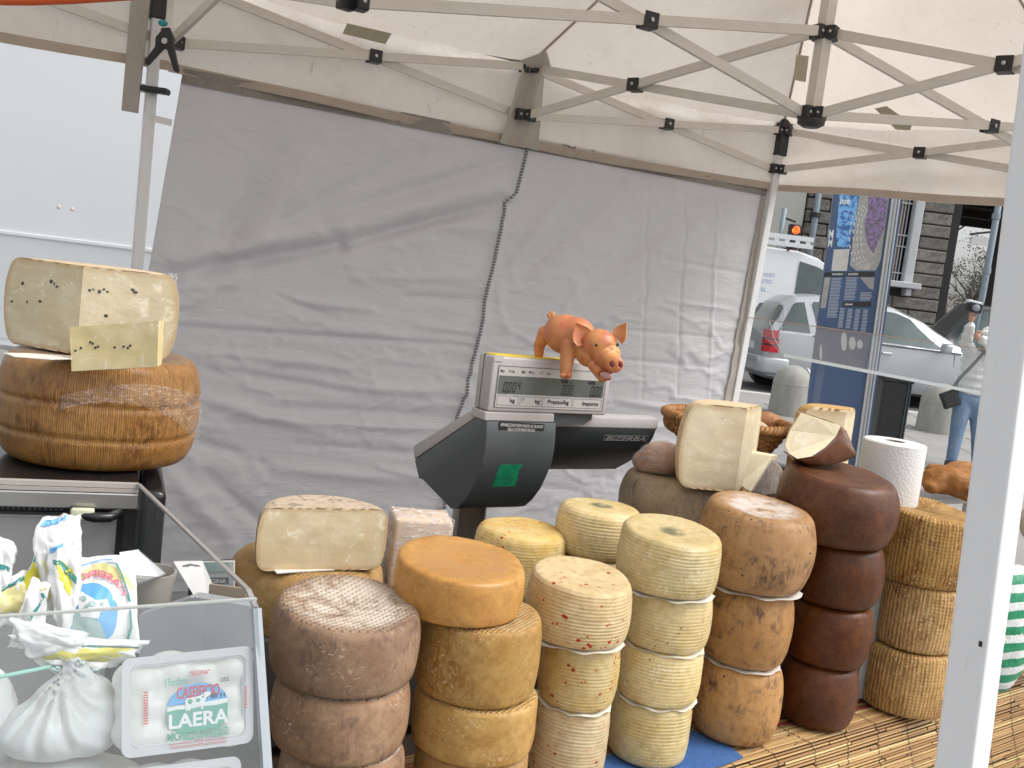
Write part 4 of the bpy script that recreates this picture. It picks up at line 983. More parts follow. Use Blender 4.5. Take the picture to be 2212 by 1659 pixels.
# brow and snout creases
for p in bd.v:
    for (cx, cy, dx_, dy_, w_) in ((1340, 400, 30, -55, 9), (1362, 412, 34, -55, 9), (1388, 424, 38, -52, 9)):
        for t_ in (0,):
            x = 1106 + FPX * (p - CAM).dot(_R) / (p - CAM).dot(_F); y = 829.5 - FPX * (p - CAM).dot(_U) / (p - CAM).dot(_F)
            x = (x - 881) / .3064; y = (y - 643.8) / .3064
            rr_ = math.hypot(x - 1460, y - 470); target = math.hypot(cx - 1460, cy - 470)
            if x < 1500 and y < 480 and (p - K(1400, 400, -.03)).dot(_F) < .02:
                p += _F * .0018 * math.exp(-((rr_ - target) / w_) ** 2)
mp_ = NT('pig_rubber', (.58, .22, .10), .36); o_ = mp_.co()
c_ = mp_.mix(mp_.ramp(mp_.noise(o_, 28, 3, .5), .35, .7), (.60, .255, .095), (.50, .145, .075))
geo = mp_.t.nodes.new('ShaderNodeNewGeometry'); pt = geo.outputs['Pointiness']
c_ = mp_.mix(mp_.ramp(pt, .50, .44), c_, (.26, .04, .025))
c_ = mp_.mix(mp_.ramp(mp_.noise(o_, 16, 2), .55, .7, 0, .6), c_, (.68, .38, .10))
mp_.set('Base Color', c_); mp_.bump(mp_.noise(o_, 200, 3), .15, .001); mp_.set('Subsurface Weight', .08); mp_.set('Subsurface Scale', .1)
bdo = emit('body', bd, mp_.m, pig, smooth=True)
g = fuse(G().ell(K(1455, 468, -.0945), (66 * S_, 22 * S_, 58 * S_), _R, _F, _U, 24, 14), .0016, 3)
for p in g.v:
    for nx in (1440, 1500):
        d = p - K(nx, 466 + (nx - 1440) * .06, -.108); q = math.hypot(d.dot(_R) / (19 * S_), d.dot(_U) / (24 * S_))
        if q < 1: p += _F * .006 * (1 - q * q)
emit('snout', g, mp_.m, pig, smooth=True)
for nx in (1441, 1500): emit('nostril', G().ell(K(nx, 467 + (nx - 1440) * .06, -.1050), (15 * S_, 6 * S_, 20 * S_), _R, _F, _U), plain('dark_red_rubber', (.12, .02, .015), .5, 0), pig, smooth=True)
emit('mouth', G().ell(K(1397, 545, -.0745), (44 * S_, 14 * S_, 25 * S_), (_R - _U * .2).normalized(), _F, None, 20, 12), plain('mouth_pink', (.50, .30, .27), .35, .1), pig, smooth=True)
def ear(base0, base1, tipp, cup, nm='ear'):
    def fn(u, v):
        b = base0.lerp(base1, u); p = b.lerp(tipp, v); wv = math.sin(math.pi * u)
        out = (base1 - base0).cross(tipp - base0).normalized()
        if out.dot(_F) < 0: out = -out
        m_ = (base0 + base1) / 2
        p = m_.lerp(tipp, v) + (b - m_) * (1 - v ** 1.8) * (1 + .35 * math.sin(math.pi * v))
        return p + out * cup * wv * (1 - v * .6)
    return emit(nm, evaluate(G().grid(fn, 12, 12), [('SOLIDIFY', dict(thickness=.0025, offset=0)), ('SUBSURF', dict(levels=1, render_levels=1))]), mp_.m, pig, smooth=True)
ear(K(1190, 335, -.056), K(1305, 268, -.044), K(1186, 172, -.046), .011)
ear(K(1440, 255, -.040), K(1508, 325, -.056), K(1540, 172, -.044), .010)
e1_ = ear(K(1196, 340, -.056), K(1240, 335, -.050), K(1172, 285, -.050), .003, 'ear_lobe')
for ex, ey, dd in ((1329, 332, -.0845), (1478, 330, -.0725)):
    ey_ = emit('eye', G().ell(K(ex, ey, dd + .002), (10 * S_, 7 * S_, 12 * S_), _R, _F, _U), M_BLK, pig, smooth=True)
emit('hoof', fuse(G().ell(K(1092, 545, -.040), (24 * S_, 26 * S_, 22 * S_)).ell(K(1136, 545, -.040), (24 * S_, 26 * S_, 22 * S_)), .002, 3), mp_.m, pig, smooth=True)
# ------------------------------------------------------------------ basket with bread, paper roll, loaf, bags
M_WICK = rind('wicker', (.38, .17, .05), (.52, .27, .09), (.16, .06, .02), (.5, .7), 60, bmp=.3, rough=.45)
YB = 2.42
bc = at(1570, 985, YB); rimz = at(1700, 927, YB).z; botz = rimz - .085; RB = 132 / FPX * YB
bk = thing('bread_basket', V((bc.x, bc.y, botz)), 'round wicker basket of bread behind the tall ivory block', 'basket')
BC = V((at(1570, 920, YB).x, YB, 0)); g = G()
def rb(t): return RB * (.62 + .38 * t)
NS = 40
for k in range(NS):
    t_ = 2 * math.pi * k / NS
    g.tube([BC + V((rb(h) * math.cos(t_), rb(h) * math.sin(t_), botz + (rimz - botz) * h)) for h in (0, .5, 1)], .0022, 5)
emit('stake', g, M_WICK, bk, smooth=True, kind='stuff')
for r_ in range(13):
    h = (r_ + .5) / 13; pts = []
    for k in range(NS * 4):
        t_ = 2 * math.pi * k / (NS * 4); rr_ = rb(h) + .0034 * math.cos(NS * t_ / 2 + (math.pi if r_ % 2 else 0))
        pts.append(BC + V((rr_ * math.cos(t_), rr_ * math.sin(t_), botz + (rimz - botz) * h + .001 * math.sin(7 * t_ + r_))))
    emit('weave_strand', G().tube(pts, .0031, 5, closed=True), M_WICK, bk, smooth=True)
for ph in range(3):
    pts = []
    for k in range(300):
        t_ = 2 * math.pi * k / 300; a = 26 * t_ + ph * 2.094
        pts.append(BC + V(((RB * 1.02 + .008 * math.cos(a)) * math.cos(t_), (RB * 1.02 + .008 * math.cos(a)) * math.sin(t_), rimz + .006 + .007 * math.sin(a))))
    emit('braided_rim', G().tube(pts, .0055, 6, closed=True), M_WICK, bk, smooth=True)
emit('basket_floor', G().lathe(V((BC.x, BC.y, botz - .004)), [(.01, 0), (rb(0) + .003, 0), (rb(0) + .003, .006), (.01, .006)], 32), M_WICK, bk)
emit('crate', G().box(V((BC.x, BC.y, (ZT + botz) / 2 - .002)), (.3, .22, botz - ZT - .008), E1, E2), plain('basket_box', (.2, .2, .2), .7), origin=V((BC.x, BC.y, ZT)), label='grey box under the wicker bread basket', cat='box')
R_CRUST = rind('bread_crust', (.30, .12, .035), (.44, .21, .075), (.16, .055, .02), (.52, .72), 14, bmp=.8, rough=.55, dust=(.65, .5, .32), dust_t=(.7, .8))
def loaf(nm, els, vox, lb, mat=None, lump=.003, cat='bread'):
    g = G()
    for c, r, X_ in els: g.ell(c, r, X_, ZUP.cross(V(X_)).normalized())
    g = fuse(g, vox, 4); c0_ = sum((e[0] for e in els), V()) / len(els)
    for p in g.v: p += (p - c0_).normalized() * lump * fbm(p * 30)
    mn = min(p.z for p in g.v)
    return emit(nm, g, mat or R_CRUST, origin=V((c0_.x, c0_.y, mn)), smooth=True, label=lb, cat=cat)
loaf('bread_roll', [(at(1470, 912, 2.44), (.045, .035, .03), (1, 0, 0))], .004, 'brown bread roll at the left end of the wicker basket')
loaf('bread_roll', [(at(1655, 915, 2.5), (.05, .035, .03), (1, .3, 0))], .004, 'brown bread roll at the right rear of the wicker basket')
M_CRUMB = paste('bread_crumb', (.62, .48, .30), (.70, .58, .40), hsc=60, amt=.05)
c0 = at(1615, 945, 2.36); R_ = 62 / FPX * 2.36
t = thing('cut_loaf', c0, 'pale floury round loaf leaning in the basket right of the tall ivory block', 'bread')
g = G(); X_ = V((.80, -.35, .0)).normalized(); Z_ = V((.25, .55, .55)).normalized(); 
g.ell(c0 + V((0, .01, -.012)), (R_ * 1.05, .022, R_ * .9), V((.97, .1, -.15)), V((0, 1, .2)), None, 24, 14); g = fuse(g, .004, 4)
emit('crumb', g, plain('floury_crust', (.66, .50, .32), .7, .2, 40, bump=.3), t, smooth=True)
# paper roll
YR = 2.12; pr_ = at(1924, 1010, YR); zr1 = at(1924, 952, YR).z; RR = 66 / FPX * YR
t = thing('paper_roll', V((pr_.x, pr_.y, ZT)), 'white kitchen paper roll standing upright behind the straw coloured stack', 'paper roll')
m_p = NT('tissue_paper', (.76, .74, .72), .9); m_p.bump(m_p.voro(m_p.co(), 190), .5, .0015); zb_ = zr1 - .245
bod = G().lathe(V((pr_.x, pr_.y, zb_)), [(.02, .001), (RR - .002, 0), (RR, .003), (RR, .242), (RR - .003, .245), (.022, .2455), (.022, .12)], 72)
emit('tissue_body', bod, m_p.m, t, smooth=True, angle=40)
emit('core_tube', G().lathe(V((pr_.x, pr_.y, zb_ + .004)), [(.0225, 0), (.0225, .2408), (.0195, .2408), (.0195, .02)], 32), plain('card_core', (.32, .28, .24), .8), t, smooth=True, angle=40)
emit('stand', G().box(V((pr_.x, pr_.y, (ZT + zb_) / 2)), (.15, .12, max(.01, zb_ - ZT - .001)), E1, E2), plain('stand_grey', (.3, .3, .3), .6), t)
# loaf at the far right on a pale shelf
zs_ = at(2050, 1096, 2.2).z
shp = [atz(x, y, zs_) for x, y in ((1985, 1072), (2110, 1096), (2300, 1140), (2300, 1060), (2060, 1030), (1985, 1040))]
t = thing('serving_shelf', V((shp[0].x + .15, shp[0].y, ZT)), 'pale metal shelf under the big brown loaf at the right', 'shelf')
emit('shelf_board', G().prism([loc(.86, .12, zs_), loc(1.5, .12, zs_), loc(1.5, .42, zs_), loc(.86, .42, zs_)], V((0, 0, -.012))), plain('pale_metal', (.55, .56, .57), .3, .05, 20, Metallic=.4), t)
for a_, b_ in ((.88, .16), (1.48, .16), (1.48, .40), (.88, .40)): emit('shelf_leg', G().bar(loc(a_, b_, ZT), loc(a_, b_, zs_ - .012), .015, .015, E1), M_BAR, t)
LC = at(2075, 1050, 2.30)
loaf('long_loaf', [(at(2090, 1047, 2.30), (.105, .05, .036), (.95, -.1, -.13)), (at(2028, 1045, 2.30), (.045, .035, .022), (.95, -.1, -.1)), (at(2012, 1053, 2.28), (.02, .02, .015), (1, 0, 0)), (at(2120, 1028, 2.36), (.09, .04, .03), (.95, -.1, -.10)), (at(2060, 1025, 2.36), (.07, .035, .02), (.95, -.1, -.1))], .005, 'big knobbly brown loaf half hidden by the white post', lump=.006)
# green and white packets, pale bags right of the straw stack
mg = NT('green_packet', (.7, .7, .7), .35); o_ = mg.co()
wv = mg.wave(mg.mp(o_, (1, 1, 1), (0, .12, 0)), 8.5, 1.2, 'Z', 1, 1)
mg.set('Base Color', mg.mix(mg.ramp(wv, .42, .5), (.74, .76, .74), (.02, .27, .13))); mg.bump(mg.noise(o_, 40, 4, .6, 1), .8, .006)
def bag(nm, c, r, X_, mat, lb, cat='bag', lump=.006):
    g = evaluate(G().box(c, (r[0] * 2, r[1] * 2, r[2] * 2), X_, ZUP.cross(V(X_)).normalized(), ZUP), [('SUBSURF', dict(levels=4, render_levels=4))])
    for p in g.v: p += (p - c) * .12; p += (p - c).normalized() * lump * fbm(p * 22)
    return emit(nm, g, mat, origin=V((c.x, c.y, c.z - r[2])), smooth=True, label=lb, cat=cat)
gp = at(2170, 1375, 2.14); gp.z = .86
bag('green_packet', gp, (.085, .05, .155), (.85, .5, 0), mg.m, 'green and white striped plastic packet standing right of the white post', 'packet')
gq = Quad(at(2175, 1372, 2.045), at(2208, 1366, 2.06), at(2206, 1380, 2.06), at(2173, 1386, 2.045)); g = G(); gq.text(g, '20°', .1, 0, .95, 1, .004, .02)
emit('packet_lettering', g, plain('white_ink2', (.8, .8, .8), .5, 0), bpy.data.objects['green_packet'])
gp2 = at(2052, 1375, 2.22); gp2.z = .85
bag('green_packet', gp2, (.06, .05, .145), (.85, .5, 0), mg.m, 'green and white striped packet wedged between the straw stack and the white post', 'packet')
cp = at(2215, 1190, 2.25)
M_CREAMBAG = plain('cream_bag', (.66, .60, .50), .4, .12, 14, bump=.3)
bag('cream_bag', V((cp.x + .06, cp.y + .02, 1.085)), (.10, .06, .06), (.85, .5, 0), M_CREAMBAG, 'pale cream bag lying above the green packet at the right edge', 'bag')
bag('cream_bag', V((cp.x + .10, cp.y + .06, .86)), (.12, .07, .15), (.85, .5, 0), M_CREAMBAG, 'cream paper bag standing at the right edge behind the green packet', 'bag')
cp = at(2096, 1120, 2.25); bag('cream_bag', V((cp.x, cp.y, 1.03)), (.045, .04, .035), (.85, .5, 0), M_CREAMBAG, 'small cream bag peeping out left of the white post under the loaf', 'bag')
# ------------------------------------------------------------------ left: machine, big wheel, glass case
F0 = atz(555, 1293, 1.10); B0 = atz(300, 1047, 1.10); L0 = atz(0, 1331, 1.10)
d22 = V((math.cos(rad(22)), math.sin(rad(22)), 0)); b22 = V((-d22.y, d22.x, 0))
def MF(x, y, off=0.): return onp(x, y, B0 + b22 * off, b22)
M_STAIN = NT('brushed_stainless', (.50, .49, .47), .28, Metallic=.85)
M_STAIN.bump(M_STAIN.noise(M_STAIN.mp(M_STAIN.co(), (.4, .4, 14)), 60, 3), .12, .001)
M_STAIN.set('Base Color', M_STAIN.mix(M_STAIN.noise(M_STAIN.co(), 5, 4), (.40, .39, .37), (.60, .59, .57))); M_STAIN = M_STAIN.m
M_GLOSSB = plain('gloss_black', (.012, .012, .013), .18, .2, 10)
t = thing('refrigerated_counter', V((B0.x - .4, B0.y + .2, 0)), 'stainless steel and black refrigerated cabinet carrying the big ribbed wheel', 'cabinet')
ML = 1.1; MD = .46
zb1 = MF(298, 1100).z
def mbox(a0, a1, b0, b1, z0, z1, bev=0): return G().box(B0 + d22 * ((a0 + a1) / 2) + b22 * ((b0 + b1) / 2) + V((0, 0, (z0 + z1) / 2 - B0.z)), (abs(a1 - a0), abs(b1 - b0), abs(z1 - z0)), d22, b22, None, bev)
emit('top_plate', mbox(-ML, .0, .004, MD, 1.092, 1.10), M_GLOSSB, t)
emit('top_trim', mbox(-ML, 0, 0, .012, 1.0935, 1.1005), plain('beige_trim', (.45, .42, .38), .4, .05), t)
emit('top_trim', mbox(-ML, 0, -.002, .012, 1.0865, 1.0925), plain('beige_trim2', (.42, .38, .35), .4, .05), t)
emit('steel_band', mbox(-ML, 0, -.004, .02, zb1, 1.085, .003), M_STAIN, t)
emit('cabinet_body', mbox(-ML, -.005, .03, MD, .0, 1.09), M_GLOSSB, t)
zp = MF(240, 1120).z
pn = emit('grey_panel', mbox(-ML, -.028, .012, .03, .60, zp), plain('grey_panel', (.27, .27, .27), .4, .06, 14), t)
emit('panel_line', mbox(-ML, -.028, .0105, .0125, zp - .003, zp), M_STEEL, pn)
emit('corner_post', mbox(-.018, .004, .0, .03, .60, zb1 - .001), M_GLOSSB, t)
emit('side_panel', evaluate(mbox(.006, .045, .03, MD, .55, 1.083), [('BEVEL', dict(width=.012, segments=3))]), M_GLOSSB, t, smooth=True, angle=40)
g = G()
for k in range(26): g.add(mbox(-.30 + k * .0075, -.2955 + k * .0075, .024, .029, zp + .004, zb1 - .004).v, mbox(0, 1, 0, 1, 0, 1).f)
emit('vent_grille', g, M_DKGREY, t)
g = G().tube([MF(150, 1104, -.01), MF(180, 1112, -.015), MF(205, 1118, -.02), MF(235, 1118, -.015), MF(262, 1105, 0)], .008, 10); emit('cable', g, M_GLOSSB, t, smooth=True)
g = evaluate(G().box(MF(178, 1110, -.016), (.034, .012, .018), d22, b22), [('BEVEL', dict(width=.003, segments=2))]); emit('cable_tape', g, plain('yellowed_tape', (.58, .60, .42), .5, .1, 60), t, smooth=True)
# the big wheel
RW = 212 / FPX * 1.66; fc = atz(182, 1025, 1.104)
WC = V((fc.x * (1.66 / fc.y) + .0, fc.y + RW * .97, 1.1015)); zwt = at(182, 778, fc.y + .012).z
R_RIB = rind('ribbed_orange_rind', (.44, .205, .052), (.52, .275, .082), (.18, .07, .02), (.46, .68), 12, top=(.36, .26, .17), tr=(.16, .2), streak=.75, vs=92, bmp=.45, rough=.36, coat=.25)
gw = wheel(WC, RW, zwt - 1.1015, seed=4, n=160, pinch=.90, pw=2.6, rim=.12)
hw = zwt - 1.1015
for p in gw.v:
    r_ = V((p.x - WC.x, p.y - WC.y, 0)); h = (p.z - WC.z) / hw
    if r_.length > RW * .85:
        a_ = math.atan2(r_.y, r_.x)
        for hh_ in (.30, .60): p -= r_.normalized() * .0042 * math.exp(-((h - hh_ - .012 * math.sin(3 * a_)) / .022) ** 2)
bw = emit('cheese', gw, R_RIB, origin=WC, smooth=True, label='very large orange brown ribbed cheese wheel on the stainless cabinet', cat='cheese')
# crumpled film on its right side
def fl1(u, v):
    a_ = rad(-20) + u * rad(95) - rad(68); h = .52 + .22 * math.sin(u * 3.1 + .5) + (v - .5) * (.12 + .38 * u * u)
    rr_ = RW * (1 - .1 * abs(2 * h - 1) ** 2.6) + .0045 + .010 * max(0, u - .65) * abs(math.sin(v * 8)) + .0030 * fbm(V((u * 18, v * 9, 2.)))
    return WC + V((rr_ * math.cos(a_), rr_ * math.sin(a_), h * hw))
emit('cling_film', G().grid(fl1, 60, 16), film('film_torn', .24, 70, (.85, .76, .70)), bw, smooth=True)
lp = [atz(x, y, zwt + .002) for x, y in ((8, 763), (60, 764), (190, 772), (170, 776), (110, 777), (30, 771))]
emit('paper_label', G().prism(lp, V((0, 0, .001))), M_PAPER, bw)
# the two-faced block on top and the slice before it
PEP = plain('peppercorn_skin', (.03, .025, .02), .5, .3, 200)
TB = at(165, 772, 1.60); TB.z = zwt + .002
bl = wedge(TB, .152, at(165, 571, 1.60).z - zwt - .003, 24, 163, R_SKIN, P_PEPPER, 'peppered_cheese_half', 'large peppered cheese block in cling film on top of the very large orange wheel', pinch=.9, pw=2.4, rim=.10)
H_ = at(165, 571, 1.60).z - zwt - .003
nR = V((math.sin(rad(24)), -math.cos(rad(24)), 0)); nL = V((-math.sin(rad(28)), -math.cos(rad(28)), 0))
nL = V((math.sin(rad(163 - 180)), -math.cos(rad(163 - 180)), 0))
rs = random.Random(5)
for (x, y, side) in ((50, 612, 0), (112, 608, 0), (118, 613, 0), (124, 619, 0), (193, 627, 1), (200, 625, 1), (215, 630, 1), (225, 625, 1), (231, 630, 1), (286, 626, 1), (292, 631, 1), (228, 682, 1), (60, 652, 0), (88, 651, 0), (26, 651, 0)):
    n = nR if side else nL; p = onp(x, y, TB, n)
    emit('peppercorn', G().ell(p - n * .0005, tuple(k_ * (.8 + .9 * rs.random()) for k_ in (.0027, .0022, .0024)), nu=8, nv=6), PEP, bl, smooth=True)

def fl2(u, v):
    a_ = rad(24) ; d_ = V((math.cos(a_), math.sin(a_), 0)); r_ = .004 + u * .150
    if u > .82:
        a2 = a_ + (u - .82) / .18 * rad(40); q = TB + V((math.cos(a2), math.sin(a2), 0)) * (.152 * (1 - .1 * abs(2 * v - 1) ** 2.4) + .003)
    else: q = TB + d_ * (r_ * (1 - .1 * abs(2 * v - 1) ** 2.4)) + nR * (.0028 + .002 * fbm(V((u * 14, v * 14 + u * 20, 1.))))
    return q + V((0, 0, H_ * v))
emit('cling_film', G().grid(fl2, 50, 40), film('film_block', .13, 38), bl, smooth=True)
def fl3(u, v):
    d_ = V((math.cos(rad(163)), math.sin(rad(163)), 0)); return TB + d_ * (.004 + u * .14) + nL * (.0028 + .0015 * fbm(V((u * 10, v * 10 + u * 9, 4.)))) + V((0, 0, .004 + (H_ - .008) * v))
emit('cling_film', G().grid(fl3, 30, 30), film('film_block2', .05, 38), bl, smooth=True)
g = G().grid(lambda u, v: at(368, 590, 1.68) + V((.006 * math.sin(v * 5) - .008 + .014 * u * (1 - v * .6), .01 * u, -.05 * v)) + V((.003, .004, .004)) * fbm(V((u * 6, v * 12, 0))), 8, 14)
emit('film_tail', g, film('film_tail', .5, 60), bl, smooth=True)
YS = 1.535; zsl = zwt + .0015
sp_ = [at(150, 707, YS + .012), at(343, 693, YS - .0), at(340, 792, YS), at(155, 802, YS)]
t = thing('peppered_cheese_slice', V((sp_[3].x + .07, YS, zsl)), 'small rectangular slice of peppered cheese leaning against the large peppered block', 'cheese')
def slc(u, v): 
    p = sp_[0].lerp(sp_[1], u).lerp(sp_[3].lerp(sp_[2], u), v); return p + V((0, 1, 0)) * .0014 * fbm(p * 30)
g = evaluate(G().grid(slc, 24, 14), [('SOLIDIFY', dict(thickness=.018, offset=-1))]); 
if sum((p.y for p in g.v)) / len(g.v) < YS: g = evaluate(G().grid(slc, 24, 14), [('SOLIDIFY', dict(thickness=.018, offset=1))])
emit('paste', g, paste('yellow_paste', (.65, .53, .27), (.72, .62, .37), holes=(.5, .38, .15)), t, smooth=True, angle=50)
for (x, y) in ((163, 757), (175, 751), (196, 738), (201, 741), (206, 750), (212, 748), (248, 749), (268, 747), (277, 750), (282, 745)):
    a_, b_ = (x - 152) / 190, (y - 705 + (x - 152) * .07) / 98; p = slc(a_, b_)
    emit('peppercorn', G().ell(p + V((0, -.0003, 0)), (.0020, .0016, .0020), nu=8, nv=6), PEP, t, smooth=True)
# ---- acrylic case
SN = (F0 - B0).cross(ZUP).normalized()                         # normal of the side panel
FB = onp(578, 1659, F0, SN)
dn = (FB - F0) / (F0.z - FB.z)                                 # slope of the front edge per metre of drop
zbot = .66
FBt = F0 + dn * (F0.z - zbot)
CLR = clear('clear_acrylic', (.93, .94, .94), .02, .05, flat=.045)
CLR2 = clear('clear_acrylic_front', (.97, .98, .98), .045, .05)
M_EDGE = plain('acrylic_edge', (.36, .40, .43), .15, .05, 20)
case = thing('acrylic_display_case', V((F0.x - .1, F0.y + .2, zbot)), 'clear acrylic display case holding packed mozzarella in the lower left', 'display case')
eF = (L0 - F0); eF.z = 0; eF.normalize()
Bb = B0.copy(); Bb.z = zbot
side = [B0, F0 - V((0, 0, .0)), FBt, Bb]
cut = F0 + (B0 - F0).normalized() * .03
side = [B0, cut, F0 - V((0, 0, .012)), FBt, Bb]
g = G().prism(side, -SN * .005); emit('side_pane', g, CLR, case)
e = G().bar(cut, B0, .0055, .0035, ZUP).bar(F0 - V((0, 0, .012)), cut, .006, .004, ZUP); emit('pane_edge', e, plain('acrylic_edge_dull', (.30, .28, .27), .3, .05), case)
e = G().bar(F0 - V((0, 0, .012)), FBt, .009, .010, SN); emit('pane_edge', e, M_EDGE, case)
fn_ = eF.cross(dn).normalized()
if fn_.dot(CAM - F0) < 0: fn_ = -fn_
g = G().prism([F0, F0 + eF * .9, F0 + eF * .9 + dn * (F0.z - zbot), FBt], -fn_ * .004); emit('front_pane', g, CLR2, case)
e = G().bar(F0 - fn_ * .002, F0 + eF * .9 - fn_ * .002, .0045, .0025, ZUP); emit('pane_edge', e, plain('acrylic_edge2', (.46, .48, .46), .3, .05), case)
emit('case_floor', G().prism([FBt, FBt + eF * .9, Bb + eF * .9, Bb], V((0, 0, .006))), plain('dark_case_floor', (.05, .05, .055), .35, .2, 12), case)
emit('case_base', G().prism([FBt - V((0, 0, .64)), FBt + eF * .9 - V((0, 0, .64)), Bb + eF * .9 - V((0, 0, .64)), Bb - V((0, 0, .64))], V((0, 0, .638))), plain('white_case_base', (.6, .6, .6), .5), case)
# ---- mozzarella tray leaning on the front pane
def TP(x, y, off=.014): return onp(x, y, F0 - fn_ * off, fn_)
M_MILK = NT('mozzarella', (.82, .82, .78), .3); M_MILK.set('Subsurface Weight', .3); M_MILK.set('Subsurface Scale', .2); M_MILK.set('Subsurface Radius', (.02, .02, .018)); M_MILK.bump(M_MILK.noise(M_MILK.co(), 40, 3), .15, .002); M_MILK = M_MILK.m
TUB = clear('tray_plastic', (.97, .98, .98), .06, .1)
def tray(cor, nm, lb, printed=True, depth=.05, seed=1, off=.014):
    c = [TP(x, y, off) for x, y in cor]; Q = Quad(*c); cen = sum(c, V()) / 4
    w_ = (c[1] - c[0]).length; h_ = (c[3] - c[0]).length
    t = thing(nm, V((cen.x, cen.y, min(p.z for p in c))), lb, 'tray')
    def ring(ins, d, n=6, rr_=.07):
        out = []
        for (sx, sy, a0) in ((1, 0, -90), (1, 1, 0), (0, 1, 90), (0, 0, 180)):
            cx_ = rr_ if sx == 0 else 1 - rr_; cy_ = rr_ * w_ / h_ if sy == 0 else 1 - rr_ * w_ / h_
            for k in range(n):
                a = rad(a0 + 90 * k / (n - 1)); x = cx_ + rr_ * math.cos(a); y = cy_ + rr_ * w_ / h_ * math.sin(a)
                out.append(Q(.5 + (x - .5) * (1 - ins / w_ * 2), .5 + (y - .5) * (1 - ins / h_ * 2), d))
        return out
    def loft(rings):
        g = G(); n = len(rings[0]); 
        for r_ in rings: g.v += r_
        g.f = [(j * n + k, j * n + (k + 1) % n, (j + 1) * n + (k + 1) % n, (j + 1) * n + k) for j in range(len(rings) - 1) for k in range(n)]
        return g, n
    g, n = loft([ring(0, -.002), ring(0, .0), ring(.001, .0015), ring(.009, .0015), ring(.010, 0), ring(.011, -.004), ring(.016, -depth), ])
    g.f.append(tuple(range(6 * n, 7 * n))); emit('tub', g, TUB, t, smooth=True, angle=50)
    g, n = loft([ring(.0005, .0005), ring(.0, .0022), ring(.0085, .0022)]); emit('rim', g, plain('tray_rim', (.62, .63, .65), .2, .05), t, smooth=True, angle=50)
    g = G(); rs = random.Random(seed)
    for i in range(4):
        for j in range(3):
            g.ell(Q(.17 + i * .22 + rs.uniform(-.03, .03), .20 + j * .3 + rs.uniform(-.04, .04), -depth * .5 + rs.uniform(-.004, .004)), (.026 + rs.random() * .006, .024, depth * .42), nu=14, nv=10)
    for i in range(10): g.ell(Q(rs.uniform(.15, .85), rs.uniform(.15, .85), -depth * .5), (.02, .02, depth * .45), nu=12, nv=8)
    emit('mozzarella_balls', fuse(g, .004, 5, .6), M_MILK, t, smooth=True)
    g = G(); g.v = ring(.008, .001); g.f = [tuple(range(len(g.v)))]; ld = emit('lid_film', g, clear('lid_film', (.99, .99, .99), .02, .08), t)
    if printed:
        RED = plain('red_print', (.62, .07, .06), .4, 0); GRN = plain('green_print', (.10, .42, .30), .4, 0); BLU = plain('blue_print', (.13, .42, .78), .4, .15, 9); WHT = plain('white_print', (.85, .87, .86), .4, 0); PG = plain('pale_green_print', (.13, .42, .31), .4, 0)
        g = G(); Q.oval(g, .56, .56, .235, .23, .0026, 8, 172); emit('logo_sky', g, BLU, t)
        g = G(); Q.poly(g, [(.33, .55), (.42, .535), (.62, .53), (.79, .515), (.79, .58), (.33, .60)], .0028); emit('logo_cloud', g, WHT, t)
        g = G(); Q.poly(g, [(.325, .59), (.40, .575), (.50, .585), (.60, .57), (.70, .575), (.795, .56), (.79, .70), (.74, .79), (.60, .82), (.46, .82), (.37, .78), (.33, .70)], .003); emit('logo_meadow', g, PG, t)
        g = G(); Q.text(g, 'CASEIFICIO', .40, .355, .73, .475, .0032, .025, arc=-.0); emit('logo_lettering', g, RED, t)
        g = G(); Q.text(g, 'LAERA', .34, .62, .80, .765, .0036, .03); emit('logo_lettering', g, WHT, t)
        g = G(); Q.text(g, 'MICHELE & ANGELO', .33, .80, .80, .885, .0032, .03); Q.text(g, 'Il Fiordilatte', .31, .25, .48, .33, .0032, .01); emit('logo_lettering', g, GRN, t)
        g = G(); Q.text(g, 'SAS', .53, .90, .60, .925, .0032, .01); Q.text(g, '"REGINA"', .50, .20, .65, .25, .0032, .02)
        for y_ in (.915,): Q.rect(g, .34, y_, .52, y_ + .006, .0032); Q.rect(g, .61, y_, .79, y_ + .006, .0032)
        for y_ in (.942, .958): Q.rect(g, .35, y_, .78, y_ + .005, .0032)
        for k in range(13): Q.rect(g, .155, .36 + k * .026, .19, .374 + k * .026, .0032)
        for k in range(9): Q.rect(g, .925, .42 + k * .026, .945, .434 + k * .026, .0032)
        emit('small_print', g, RED, t)
        g = G(); Q.text(g, 'L053', .735, .30, .80, .345, .0034, .01); Q.text(g, '11 03 11', .60, .455, .77, .50, .0034, .03); emit('date_stamp', g, M_INK, t)
        # a small cow standing on the meadow
        g = G(); cow = [(.465, .60), (.47, .55), (.46, .50), (.475, .475), (.56, .465), (.60, .45), (.615, .43), (.64, .425), (.66, .44), (.655, .465), (.63, .48), (.615, .52), (.60, .54), (.60, .60), (.585, .60), (.58, .555), (.51, .555), (.50, .60), (.485, .60), (.484, .56), (.478, .60)]
        Q.poly(g, cow, .0038); cw = emit('logo_cow', g, WHT, t)
        g = G(); Q.oval(g, .50, .51, .02, .025, .0042, n=12); Q.oval(g, .56, .505, .018, .02, .0042, n=12); Q.poly(g, [(.585, .47), (.61, .46), (.60, .49)], .0042); emit('cow_patches', g, PG, cw)
    return t
tray([(262, 1424), (546, 1394), (546, 1604), (262, 1640)], 'mozzarella_tray', 'clear tray of white mozzarella with blue and green printed lid, upright behind the acrylic pane')
tray([(240, 1668), (520, 1632), (515, 1880), (240, 1910)], 'mozzarella_tray', 'second mozzarella tray cut off by the bottom edge, under the printed one', False, seed=4, off=.02)
